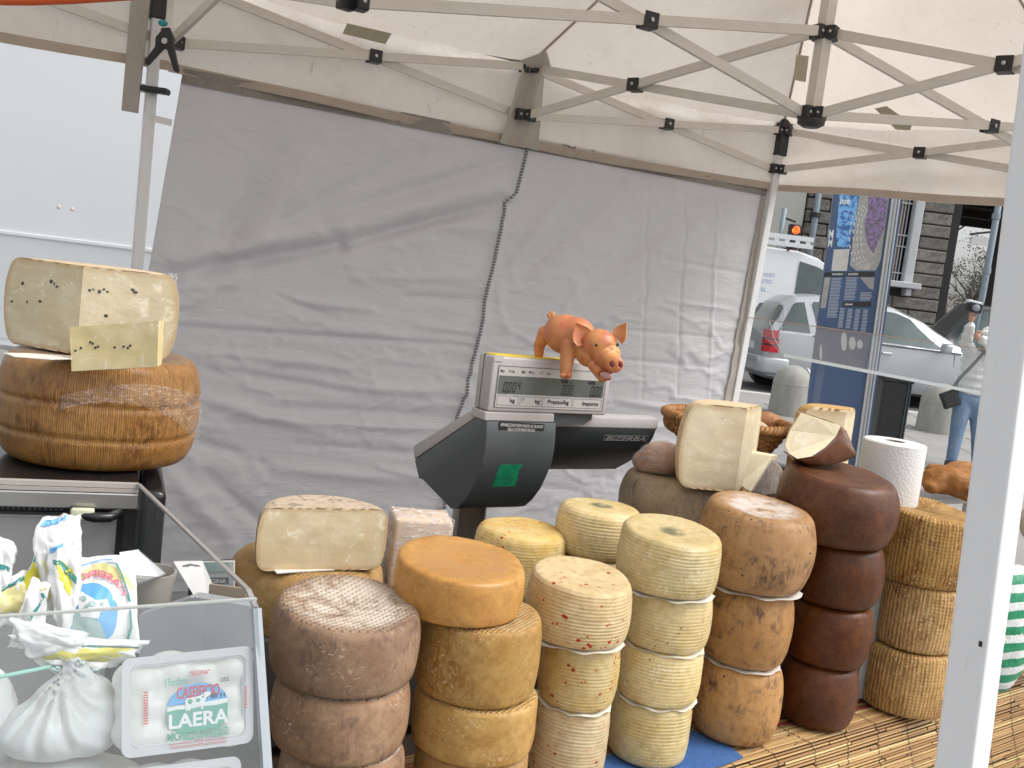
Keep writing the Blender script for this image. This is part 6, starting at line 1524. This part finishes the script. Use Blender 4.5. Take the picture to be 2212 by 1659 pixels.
# ------------------------------------------------------------------ vehicles
M_SILV = plain('silver_paint', (.44, .46, .48), .28, .03, 3, Metallic=.35, Coat_Weight=.5)
M_WHV = plain('white_van_paint', (.78, .80, .82), .3, .02, 2, Coat_Weight=.4)
M_DARKV = plain('dark_car_paint', (.03, .032, .036), .25, .1, 3, Coat_Weight=.5)
mgk = NT('car_glass', (.05, .065, .068), .06); mgk.set('Base Color', mgk.mix(mgk.noise(mgk.mp(mgk.co(), (1, 1, 1), (.3, .5, .2)), 1.6, 3, .6, 1), (.035, .05, .052), (.16, .20, .20))); M_GLASS = mgk.m
def car(origin, ang, st, width, paint, name, label, cat, wheels, wr=.3, wins=(), door_lines=(), tail=True, inset=.22):
    """st: stations (u, z_bottom, z_belt, z_top, end rounding)"""
    X = V((math.cos(ang), math.sin(ang), 0)); Yv = V((-X.y, X.x, 0)); o = V(origin)
    P = lambda u, y, z: o + X * u + Yv * y + V((0, 0, z))
    t = thing(name, o + X * 1.5 + Yv * (width / 2), label, cat)
    us = [s[0] for s in st]
    def S(u):
        for a, b in zip(st, st[1:]):
            if a[0] <= u <= b[0]:
                f = (u - a[0]) / (b[0] - a[0]); return [a[i] + (b[i] - a[i]) * f for i in range(5)]
        return list(st[-1] if u > st[-1][0] else st[0])
    def sec(u):
        _, zb, zm, zt, rn = S(u); cab = max(0, min(1, (zt - zm - .04) / .3)); i_ = inset * cab
        half = [(.16 + rn, zb), (.05 + rn, zb + .05), (.0 + rn, zb + .25 * (zm - zb)), (-.015 + rn, zb + .6 * (zm - zb)), (.02 + rn, zm), (.05 + rn + i_ * .05, zm + .02 * cab + .004), (.05 + rn + i_ * .55, zm + (zt - zm) * .55), (.06 + rn + i_ * .95, zt - .045 * cab - .004), (.16 + rn + i_, zt), (width * .33, zt + .02)]
        return half + [(width - y, z) for y, z in reversed(half)]
    n = 60; u0, u1 = us[0], us[-1]; g = G(); secs = []
    uu = sorted(set([u0 + (u1 - u0) * k / n for k in range(n + 1)] + us))
    for u in uu: secs.append([P(u, y, z) for y, z in sec(u)])
    m_ = len(secs[0]); g.v = [p for s in secs for p in s]
    g.f = [(j * m_ + k, j * m_ + (k + 1) % m_, (j + 1) * m_ + (k + 1) % m_, (j + 1) * m_ + k) for j in range(len(secs) - 1) for k in range(m_)]
    g.f += [tuple(reversed(range(m_))), tuple(range((len(secs) - 1) * m_, len(secs) * m_))]
    emit('body', g, paint, t, smooth=True, angle=38)
    def W(u, h, off=.012, far=False):
        _, zb, zm, zt, rn = S(u); i_ = inset * max(0, min(1, (zt - zm - .04) / .3)); y = .05 + rn + i_ * (.05 + .9 * h) - off; z = zm + (zt - zm) * h
        return P(u, width - y if far else y, z)
    for poly in wins:
        for far in (False, True):
            (a0, a1, b0, b1) = poly          # bottom u0,u1 ; top u0,u1
            gg = G().grid(lambda u, v: W((a0 + (a1 - a0) * u) * (1 - v) + (b0 + (b1 - b0) * u) * v, .06 + .80 * v, .012, far), 10, 6)
            emit('side_window', gg, M_GLASS, t, smooth=True)
    for wx in wheels:
        for yy, sgn in ((.02, 1), (width - .22, 1)):
            wb_ = emit('wheel_arch', G().lathe(P(wx, yy - .012, wr + .01), [(.02, 0), (wr + .06, 0), (wr + .06, .24), (.02, .24)], 28, X, ZUP, Yv), M_BLK, t)
            wl = emit('wheel', G().lathe(P(wx, yy - .02, wr), [(wr * .6, .0), (wr * .95, 0), (wr, .03), (wr, .18), (wr * .95, .2), (wr * .6, .2)], 28, X, ZUP, Yv), M_RUB, t, smooth=True, angle=40)
            emit('rim', G().lathe(P(wx, yy - .024 if yy < .5 else yy + .19, wr), [(.03, .02), (.06, 0), (wr * .3, .012), (wr * .62, .0), (wr * .66, .02), (wr * .5, .05)], 28, X, ZUP, Yv), plain('alloy', (.5, .52, .54), .3, .05, Metallic=.6), wl, smooth=True)
    for u in door_lines:
        gl = G(); zz = S(u); gl.tube([P(u, .05 + zz[4] - .03 + (.0 if k else .0), zz[1] + .15 + (zz[2] - zz[1] - .15) * k / 6) + Yv * (-.0 - .022 * math.sin(k / 6 * 3)) for k in range(7)], .006, 4); emit('door_gap', gl, M_BLK, t)
    return t, P, S, W, X, Yv
pw_ = ghit(1722, 842); AC = rad(5)
cOrg = pw_ - V((math.cos(AC), math.sin(AC), 0)) * .62
cOrg = V((cOrg.x, cOrg.y, gz(17) - .10)); 
kc = 1.0
st = [(0, .36, .62, .66, .10), (.04, .26, .92, .98, .05), (.10, .22, .98, 1.10, .03), (.28, .20, 1.0, 1.47, .01), (.48, .2, 1.0, 1.60, .0), (.9, .2, 1.0, 1.665, 0), (1.6, .2, 1.0, 1.68, 0), (2.2, .2, 1.0, 1.62, 0), (2.75, .2, .99, 1.44, 0), (3.15, .2, .985, 1.22, 0), (3.50, .2, .97, 1.01, 0), (3.9, .2, .86, .90, .05), (4.15, .24, .72, .76, .12), (4.25, .34, .58, .60, .25)]
t, P, S, W_, Xc, Yc_ = car(cOrg, AC, st, 1.72, M_SILV, 'silver_car', 'silver hatchback driving past on the street behind the information totem', 'car', (.66, 3.45), .30,
    ((.16, .72, .42, .60), (.86, 1.68, .74, 1.66), (1.80, 3.12, 1.78, 2.45)), (.80, 1.74, 3.2))
g = G().grid(lambda u, v: P(.085 + .2 * v + .0, .16 + 1.40 * u + (.10 * v if u < .5 else -.10 * v), 1.02 + .42 * v) - Xc * .025, 8, 5); emit('rear_window', g, M_GLASS, t, smooth=True)
M_TAIL = plain('tail_red', (.50, .02, .03), .2, .05); M_TAIL2 = plain('tail_dark', (.10, .02, .03), .2, .05)
for k, (z0, z1, mm) in enumerate(((.66, .76, M_TAIL), (.765, .79, M_TAIL2), (.795, .86, M_TAIL), (.865, .89, M_TAIL2), (.895, 1.02, M_TAIL))):
    for yy in (0, 1):
        yb = .0 if yy == 0 else 1.72
        sgn = 1 if yy == 0 else -1
        pts = [P(.22 - (z1 - .6) * .12, yb - sgn * .022, 0), P(.05, yb - sgn * .016, 0), P(-.015, yb + sgn * .05, 0), P(-.03, yb + sgn * .17, 0), P(.15, yb + sgn * .17, 0)]
        g = G().prism([p + V((0, 0, z0)) for p in pts], V((0, 0, z1 - z0))); emit('tail_lamp', g, mm, t)
emit('number_plate', G().box(P(-.012, .86, .72), (.02, .52, .12), Xc, Yc_), plain('plate_white', (.7, .7, .7), .4, .03), t)
emit('plate_surround', G().box(P(.002, .86, .72), (.02, .60, .20), Xc, Yc_), plain('dull_silver', (.35, .36, .37), .4), t)
emit('rear_bumper', evaluate(G().prism([P(-.09, .12, .30), P(-.02, .0, .30), P(.42, -.03, .30), P(.42, .1, .30), P(.1, .86, .30), P(.42, 1.62, .30), P(.42, 1.75, .30), P(-.02, 1.72, .30), P(-.09, 1.6, .30)], V((0, 0, .28))), [('BEVEL', dict(width=.05, segments=3))]), M_SILV, t, smooth=True, angle=50)
emit('door_handle', G().box(P(2.02, -.03, .86), (.18, .04, .045), Xc, Yc_, None, .012), M_SILV, t)
emit('door_handle', G().box(P(1.0, -.03, .86), (.18, .04, .045), Xc, Yc_, None, .012), M_SILV, t)
emit('side_mirror', evaluate(G().box(P(2.98, -.10, 1.06), (.14, .2, .15), Xc, Yc_), [('BEVEL', dict(width=.04, segments=3))]), M_SILV, t, smooth=True)
emit('window_trim', G().bar(P(.75, .0, 1.0), P(3.3, .0, .99), .012, .03), M_BLK, t)
# white van
YVN = 21.; vO = V((at(1500, 700, YVN).x, YVN, .1)); vz = at(1690, 536, YVN).z - .1
st = [(0, .4, .9, vz - .1, .05), (.1, .3, 1.15, vz, .0), (1.0, .3, 1.15, vz + .02, 0), (2.0, .3, 1.15, vz, 0), (2.45, .3, 1.15, vz - .10, 0), (2.9, .3, 1.13, vz - .34, 0), (3.3, .3, 1.1, vz - .75, 0), (3.7, .3, 1.05, 1.10, .0), (4.3, .35, .85, .9, .1), (4.4, .45, .7, .72, .2)]
vx0 = at(1757, 600, YVN).x - vO.x
t, P, S, W_, Xv, Yv_ = car(vO, rad(1), st, 1.8, M_WHV, 'white_van', 'white van with a ladder rack on its roof, behind the silver car', 'van', (.8, 3.6), .32, ((vx0 - .32, vx0 + .75, vx0 - .28, vx0 + .45),), (vx0 - .42, vx0 + .85), inset=.12)
rk0, rk1 = at(1560, 500, YVN - .1), at(1762, 535, YVN - .1)
zr_ = at(1700, 517, YVN).z
emit('roof_rack', G().bar(V((rk0.x, YVN + .15, zr_ + .06)), V((rk1.x, YVN + .15, zr_ + .06)), .05, .10).bar(V((rk0.x, YVN + .15, zr_ - .09)), V((rk1.x, YVN + .15, zr_ - .09)), .05, .09), M_WHV, t)
for k in range(9): emit('rack_rung', G().box(V((rk0.x + .1 + k * (rk1.x - rk0.x - .2) / 8, YVN + .15, zr_ - .01)), (.09, .04, .18)), M_WHV, t)
for x in (rk0.x + .5, rk1.x - .5): emit('rack_foot', G().bar(V((x, YVN + .2, vz + .08)), V((x + .15, YVN + .2, zr_ - .09)), .05, .05), M_BLK, t)
vq = Quad(*[at(x, y, YVN - .03) for x, y in ((1640, 588), (1675, 590), (1668, 632), (1632, 628))]); g = G()
vq.text(g, 'VIDEO', .25, .02, .98, .22, .02, .02); vq.text(g, 'OTICI', .25, .36, .85, .56, .02, .02); vq.text(g, 'EL', .3, .8, .6, 1.0, .02, .02)
emit('van_lettering', g, plain('pale_blue_ink', (.25, .36, .55), .5, 0), t)
# dark car behind the pedestrian
dO = at(2005, 745, 19.5); dO.z = .1
zt0 = at(2090, 655, 19.5).z - .1
st = [(0, .3, .8, .85, .12), (.1, .25, .95, 1.0, .05), (.5, .22, 1.0, 1.05, 0), (.9, .2, 1.02, 1.35, 0), (1.4, .2, 1.02, zt0, 0), (2.4, .2, 1.02, zt0 + .02, 0), (3.2, .2, 1.02, zt0 - .12, 0), (3.8, .2, 1.0, 1.1, 0), (4.5, .3, .8, .84, .1)]
car(dO - V((.3, 0, 0)), rad(2), st, 1.75, M_DARKV, 'dark_car', 'dark car behind the person holding up a camera', 'car', (.8, 3.6), .31, ((.75, 1.5, 1.05, 1.5), (1.6, 2.5, 1.6, 2.45), (2.6, 3.4, 2.55, 3.0)), (1.55, 2.55))
# ------------------------------------------------------------------ street furniture
mb_ = NT('bollard_concrete', (.33, .33, .30), .9); o_ = mb_.co()
mb_.set('Base Color', mb_.mix(mb_.noise(mb_.mp(o_, (1, 1, .25)), 9, 6, .7), (.20, .205, .175), (.46, .45, .41))); mb_.bump(mb_.noise(o_, 40, 5, .7), .6, .01)
for (px, py, wpx, hpx, lb) in ((1701, 905, 84, 110, 'left rounded concrete bollard in front of the silver car'), (2021, 942, 84, 108, 'right rounded concrete bollard beside the person in jeans')):
    b = ghit(px, py - 8); R_ = wpx / 2 / FPX * b.y; H_ = hpx / FPX * b.y * 1.0
    pf = [(R_ * 1.03, 0), (R_ * 1.0, H_ * .3), (R_ * .97, H_ * .62), (R_ * .985, H_ * .625), (R_ * .97, H_ * .64)] + [(R_ * .97 * math.cos(rad(a)), H_ * .64 + H_ * .36 * math.sin(rad(a))) for a in (10, 25, 40, 55, 70, 85)]
    emit('bollard', G().lathe(b, pf, 40), mb_.m, origin=b, smooth=True, angle=50, label=lb, cat='bollard', group='concrete bollards along the street')
b = ghit(1903, 985); b.z = gz(b.y); Wb = 66 / FPX * b.y
tb_ = at(1905, 815, b.y).z
t = thing('litter_bin', b, 'dark ribbed litter bin between the totem and the right bollard', 'litter bin')
emit('bin_body', G().box(V((b.x, b.y, (b.z + tb_) / 2)), (Wb * .90, Wb * .8, tb_ - b.z - .02), bev=.03), M_DKG2, t)
k = 0
while b.z + .06 + k * .035 < tb_ - .05:
    emit('bin_rib', G().box(V((b.x - Wb * .06, b.y - Wb * .41, b.z + .06 + k * .035)), (Wb * .74, .02, .018)), M_BLK, t); k += 1
for dx_ in (.36, .44): emit('bin_upright', G().box(V((b.x + Wb * dx_, b.y - Wb * .42, (b.z + tb_) / 2)), (Wb * .05, .03, tb_ - b.z - .04), bev=.005), M_DKGREY, t)
emit('bin_rim', G().box(V((b.x, b.y, tb_)), (Wb * 1.06, Wb * .95, .06), bev=.02), M_BLK, t)
# information totem
YI = 9.6
def cpx(x, y): return (1558.7 + x * .2953, 393 + y * .2953)
LE = lambda y: 822 + (y - 80) * (-192 / 1520.); RE = lambda y: 1243 + (y - 80) * (-212 / 1520.)
y0_, y1_ = -420, 2300
T_ = V((at(*cpx(LE(700), 700), YI).x, YI, 0))
hN = V((math.sin(rad(-6)), -math.cos(rad(6)), 0)).normalized()
qa = [onp(*cpx(LE(80), 80), T_, hN), onp(*cpx(RE(80), 80), T_, hN), onp(*cpx(RE(1640), 1640), T_, hN), onp(*cpx(LE(1640), 1640), T_, hN)]
BQ = Quad(*qa)
def bq(x, y): return ((x - LE(y)) / (RE(y) - LE(y)), (y - 80) / 1560.)
t = thing('information_totem', V((T_.x + .3, YI, 0)), 'tall blue information totem with pictures and text columns by the street', 'totem')
MBL = NT('totem_blue', (.05, .10, .22), .18); MBL.set('Base Color', MBL.mix(MBL.noise(MBL.co(), 1.2, 4), (.045, .075, .15), (.075, .12, .215))); MBL = MBL.m
top2 = (BQ(0, -.35), BQ(1, -.35)); bot2 = (BQ(0, 1), BQ(1, 1))
dwn = (BQ(0, 1) - BQ(0, 0)); bl_ = BQ(0, 1) + dwn * ((BQ(0, 1).z) / -dwn.z); br_ = BQ(1, 1) + dwn * ((BQ(1, 1).z) / -dwn.z)
emit('panel', G().prism([BQ(0, -.35), BQ(1, -.35), br_, bl_], -hN * .05), MBL, t)
def bp(nm, shapes, mt, d=.002):
    g = G()
    for s in shapes: BQ.poly(g, [bq(x, y) for x, y in s], d)
    return emit(nm, g, mt, t)
R4 = lambda x0, y0, x1, y1: [(x0 - (y0 - 80) * 0, y0), (x1, y0), (x1 - (y1 - y0) * .13, y1), (x0 - (y1 - y0) * .13, y1)]
mbm = NT('blue_map_print', (.1, .3, .6), .3); mbm.set('Base Color', mbm.mix(mbm.ramp(mbm.noise(mbm.co(), 14, 3, .6, 1.5), .42, .58), (.04, .12, .32), (.18, .42, .75)))
bp('map_print', [[(862, 92), (1002, 92), (985, 250), (960, 370), (930, 470), (850, 470), (838, 380), (850, 230)]], mbm.m)
mph = NT('theatre_photo', (.3, .3, .28), .3); nn_ = mph.noise(mph.co(), 30, 5, .7); mph.set('Base Color', mph.mix(nn_, (.16, .155, .14), (.50, .49, .46)))
bp('theatre_photo', [[(1010, 92), (1075, 92), (1228, 92), (1165, 560), (1130, 640), (985, 640), (940, 600), (960, 430)]], mph.m)
mpp = NT('flower_photo', (.3, .2, .4), .3); mpp.set('Base Color', mpp.mix(mpp.ramp(mpp.noise(mpp.co(), 22, 5, .7), .4, .62), (.12, .11, .12), (.30, .19, .42)))
bp('flower_photo', [[(1075, 92), (1150, 92), (1215, 130), (1190, 330), (1110, 520), (1060, 430), (1045, 300), (1070, 200)]], mpp.m, .003)
rings = G()
for k in range(4):
    for j in range(14):
        a0 = rad(95 + j * 14); cx_, cy_ = 1075 - 8 * k, 400; rx_, ry_ = 52 + 20 * k, 190 + 12 * k
        BQ.poly(rings, [bq(cx_ + (rx_ + d_) * math.cos(a), cy_ - (ry_ + d_) * math.sin(a)) for a, d_ in ((a0, 0), (a0 + .13, 0), (a0 + .13, 7), (a0, 7))], .004)
emit('seat_rings_print', rings, plain('pale_print', (.6, .6, .58), .4, 0), t, kind='stuff')
bp('small_photo', [[(822, 488), (938, 484), (918, 642), (804, 642)]], plain('white_photo', (.5, .49, .46), .4, .35, 6))
bp('caption_strip', [R4(755, 652, 905, 684), R4(918, 650, 1125, 684), R4(893, 868, 1098, 905)], M_BLK)
bp('pale_photo', [[(1015, 690), (1120, 690), (1112, 780), (1080, 770)]], plain('faded_photo', (.30, .29, .27), .5, .3, 8)); bp('pale_photo', [[(755, 690), (798, 690), (762, 915), (722, 915)]], plain('faded_photo', (.30, .29, .27), .5, .3, 8))
g = G()
def bt(txt, x0, y0, x1, y1, d=.003): 
    a0, b0 = bq(x0, y0); a1, b1 = bq(x1, y1); BQ.text(g, txt, a0, b0, a0 + (x1 - x0) / (RE(y0) - LE(y0)), b1, d, .02)
bt('lue', 872, 112, 945, 162); bt('M', 790, 345, 822, 408); bt('M', 784, 412, 814, 470)
bt('MONUMENTI', 812, 660, 890, 674); bt('LUOGHI', 928, 658, 1000, 674); bt('ORARI', 905, 880, 960, 894)
emit('white_lettering', g, plain('totem_white', (.7, .72, .74), .4, 0), t)
g = G()
rs = random.Random(9)
for (x0, y0, wd, y1) in ((806, 695, 84, 980), (915, 690, 92, 855), (1018, 800, 92, 855), (868, 915, 40, 1060), (925, 920, 40, 1065), (982, 925, 38, 1075), (1038, 925, 42, 1085)):
    y = y0
    while y < y1:
        xx = x0 - (y - y0) * .13; BQ.poly(g, [bq(xx, y), bq(xx + wd * rs.uniform(.75, 1), y), bq(xx + wd * .9 - 1, y + 4), bq(xx, y + 4)], .003); y += 10.5
emit('text_lines', g, plain('totem_text', (.42, .45, .52), .4, 0), t)
bp('painted_reflection', [[(700, 1040), (1090, 1105), (1040, 1380), (662, 1300)]], plain('mauve_reflection', (.115, .105, .14), .25, .25, 3))  # reflection in the clear guard, painted on the panel as a mauve patch
g = G()
for cx_, cy_, rx_, ry_ in ((896, 1160, 22, 70), (957, 1172, 26, 48), (1012, 1180, 22, 34), (727, 1240, 10, 60)): BQ.poly(g, [bq(cx_ + rx_ * math.cos(a * .35), cy_ - ry_ * math.sin(a * .35)) for a in range(18)], .004)
emit('reflected_ovals', g, plain('pale_reflection', (.42, .40, .38), .5, .1), t)  # pale ovals within that reflection, painted as flat colour on the totem
M_POST = plain('totem_post', (.38, .40, .42), .35, .08, 6, Metallic=.3)
E_ = (BQ(1, 0) - BQ(0, 0)).normalized(); dn_ = dwn.normalized()
for off, wd in ((.040, .028), (.068, .022)):
    emit('side_post', G().bar(br_ + E_ * off, BQ(1, -.35) + E_ * off, wd, .09, hN, .01), M_POST, t)
emit('edge_strip', G().bar(br_ + E_ * .016, BQ(1, -.35) + E_ * .016, .02, .05, hN), plain('weathered_edge', (.62, .62, .60), .5, .2, 12), t)
emit('second_panel', G().prism([BQ(1, -.35) + E_ * .085, BQ(1, -.35) + E_ * .105, br_ + E_ * .105, br_ + E_ * .085], -hN * .03), MBL, t)
# ------------------------------------------------------------------ clear wind guard behind the goods
YG = 2.78
ga, gb_, gc_, gd_ = at(1606, 684, YG), at(2170, 760, YG), at(2170, 859, YG), at(1692, 767, YG)
t = thing('wind_guard', (gc_ + gd_) / 2, 'clear acrylic guard with bright lower edge behind the goods, crossing the view of the street', 'screen')
emit('pane', G().prism([ga, gb_, gc_, gd_], V((0, .004, 0))), clear('guard_acrylic', (.96, .97, .97), .05, .06), t)
emit('top_edge', G().bar(ga, gb_, .004, .0022), plain('brown_edge', (.33, .24, .19), .4, 0), t)
emit('bottom_edge', G().bar(gd_, gc_, .006, .009), plain('bright_edge', (.62, .66, .66), .12, .1, 30), t)
emit('left_edge', G().tube([at(x, y, YG) for x, y in ((1662, 693), (1672, 730), (1692, 767))], .0012, 6), plain('pale_edge', (.5, .52, .52), .2, 0), t)
for x_ in (1775, 2165):
    q0 = at(x_, 790, YG + .01); emit('guard_support', G().box(V((q0.x, YG + .012, at(x_, 767 + (x_ - 1692) * .19, YG).z / 2)), (.02, .003, at(x_, 767 + (x_ - 1692) * .19, YG).z)), CLR, t)
# ------------------------------------------------------------------ person holding up a camera
YP_ = 10.4
def H(x, y, d=0.): return at(x, y, YP_ + d)
u_ = 1 / FPX * YP_
per = thing('person', V((H(2092, 1020).x, YP_, gz(YP_))), 'person in white padded jacket and jeans holding a camera up, half behind the white post', 'person')
zf = gz(YP_)
aL = H(2052, 1012); aR = H(2112, 1012)
g = G(); g.cap(H(2080, 868), H(2067, 935), 20 * u_, 15 * u_); g.cap(H(2067, 935), V((aL.x, aL.y, zf + .10)), 15 * u_, 11.5 * u_)
g.cap(H(2112, 872), H(2113, 940), 20 * u_, 15 * u_); g.cap(H(2113, 940), V((aR.x - .02, aR.y, zf + .10)), 15 * u_, 11.5 * u_)
g.ell(H(2096, 862), (36 * u_, 24 * u_, 22 * u_))
g = fuse(g, .014, 5)
for p in g.v: p += (p - H(2096, 930)).normalized() * .008 * fbm(p * 9)
mj = NT('denim', (.13, .22, .36), .85); mj.set('Base Color', mj.mix(mj.noise(mj.co(), 5, 5, .6), (.10, .17, .29), (.26, .36, .50))); mj.bump(mj.noise(mj.co(), 16, 4), .5, .02)
emit('jeans', g, mj.m, per, smooth=True)
for a_, dx_ in ((aL, -.0), (aR, .0)): emit('shoe', evaluate(G().box(V((a_.x, a_.y - .06, zf + .05)), (.10, .27, .09)), [('BEVEL', dict(width=.035, segments=3))]), M_BLK, per, smooth=True)
g = G(); g.ell(H(2112, 815), (40 * u_, 30 * u_, 42 * u_)); g.ell(H(2118, 785), (42 * u_, 28 * u_, 34 * u_)); g.ell(H(2106, 838), (38 * u_, 30 * u_, 20 * u_))
g.cap(H(2100, 772), H(2086, 742, -.12), 17 * u_, 14 * u_); g.cap(H(2086, 742, -.12), H(2096, 704, -.25), 13 * u_, 10 * u_)
g.cap(H(2148, 772), H(2150, 755, -.2), 17 * u_, 13 * u_); g.cap(H(2150, 755, -.2), H(2122, 735, -.3), 13 * u_, 10 * u_)
g = fuse(g, .012, 4)
for p in g.v: p += (p - H(2112, 810)).normalized() * .012 * math.sin(p.z * 75)
mjk = NT('white_padded_jacket', (.72, .72, .70), .6); mjk.bump(mjk.noise(mjk.co(), 9, 4), .6, .03)
emit('jacket', g, mjk.m, per, smooth=True)
SK = NT('skin', (.50, .30, .22), .5); SK = SK.m
g = G(); g.ell(H(2138, 732, -.06), (15 * u_, 17 * u_, 20 * u_)); g.cap(H(2138, 745), H(2136, 765), 9 * u_, 10 * u_); g.ell(H(2134, 735, -.15), (2.5 * u_, 4 * u_, 3.5 * u_)); g.ell(H(2123, 732, -.04), (2 * u_, 4 * u_, 5 * u_))
hd = emit('head', fuse(g, .006, 3), SK, per, smooth=True)
emit('white_hat', fuse(G().ell(H(2138, 722, -.05), (18 * u_, 19 * u_, 17 * u_)).ell(H(2132, 718, -.16), (12 * u_, 8 * u_, 5 * u_)), .008, 3), mjk.m, per, smooth=True)
emit('scarf', G().tube([H(2138 + 19 * math.cos(rad(a)), 757 + 7 * math.sin(rad(a)), -.08 * math.sin(rad(a)) - .02) for a in range(0, 360, 30)], 8 * u_, 10, closed=True), plain('grey_scarf', (.24, .23, .23), .9, .3, 10), per, smooth=True)
for ex in (2132, 2143): emit('eye', G().ell(H(ex, 731, -.148), (.008, .006, .006)), M_BLK, per, smooth=True)
def hand(c, s=1):
    g = G(); g.ell(c, (6.5 * u_, 5 * u_, 8 * u_))
    for k in range(4): b0_ = c + _R * ((k - 1.5) * 3.2 * u_) + _U * 5 * u_; g.cap(b0_, b0_ + _U * (7 + (k in (1, 2)) * 1.5) * u_ - _F * .02, 1.7 * u_, 1.4 * u_, 8)
    g.cap(c + _R * 5 * u_ * s, c + _R * 9 * u_ * s + _U * 6 * u_ - _F * .02, 2 * u_, 1.5 * u_, 8)
    return fuse(g, .005, 2)
emit('hand', hand(H(2099, 688, -.28)), SK, per, smooth=True); emit('hand', hand(H(2112, 728, -.32)), SK, per, smooth=True)
emit('strap', G().tube([H(x, y, d_) for x, y, d_ in ((2134, 748, -.12), (2118, 770, -.24), (2098, 792, -.25), (2075, 815, -.22), (2060, 836, -.1))], .018, 6), M_BLK, per)
cm = thing('photo_camera', H(2103, 662, -.30), 'black and silver camera held up by the person in the white jacket', 'camera')
emit('camera_body', G().box(H(2104, 664, -.30), (.155, .07, .10), (1, 0, -.12), (0, 1, 0), None, .012), M_BLK, cm)
emit('camera_top', G().box(H(2104, 653, -.30), (.15, .07, .03), (1, 0, -.12), (0, 1, 0), None, .01), plain('silver_top', (.62, .65, .7), .3, .05), cm)
emit('lens', G().lathe(H(2105, 665, -.335), [(.034, 0), (.034, .05), (.026, .055)], 20, (1, 0, 0), (0, 0, 1), (0, -1, 0)), plain('lens_grey', (.25, .27, .3), .2, .1), cm, smooth=True)
sb = G().box(H(2052, 862, -.05), (36 * u_, 14 * u_, 36 * u_), (_R + _U * .35).normalized(), _F).ell(H(2064, 842, -.05), (8 * u_, 6 * u_, 12 * u_))
emit('shoulder_bag', fuse(sb, .012, 4), M_BLK, origin=H(2050, 885, -.05), smooth=True, label='black shoulder bag hanging at the hip of the person in jeans', cat='bag')
# the far side of the street beyond the view
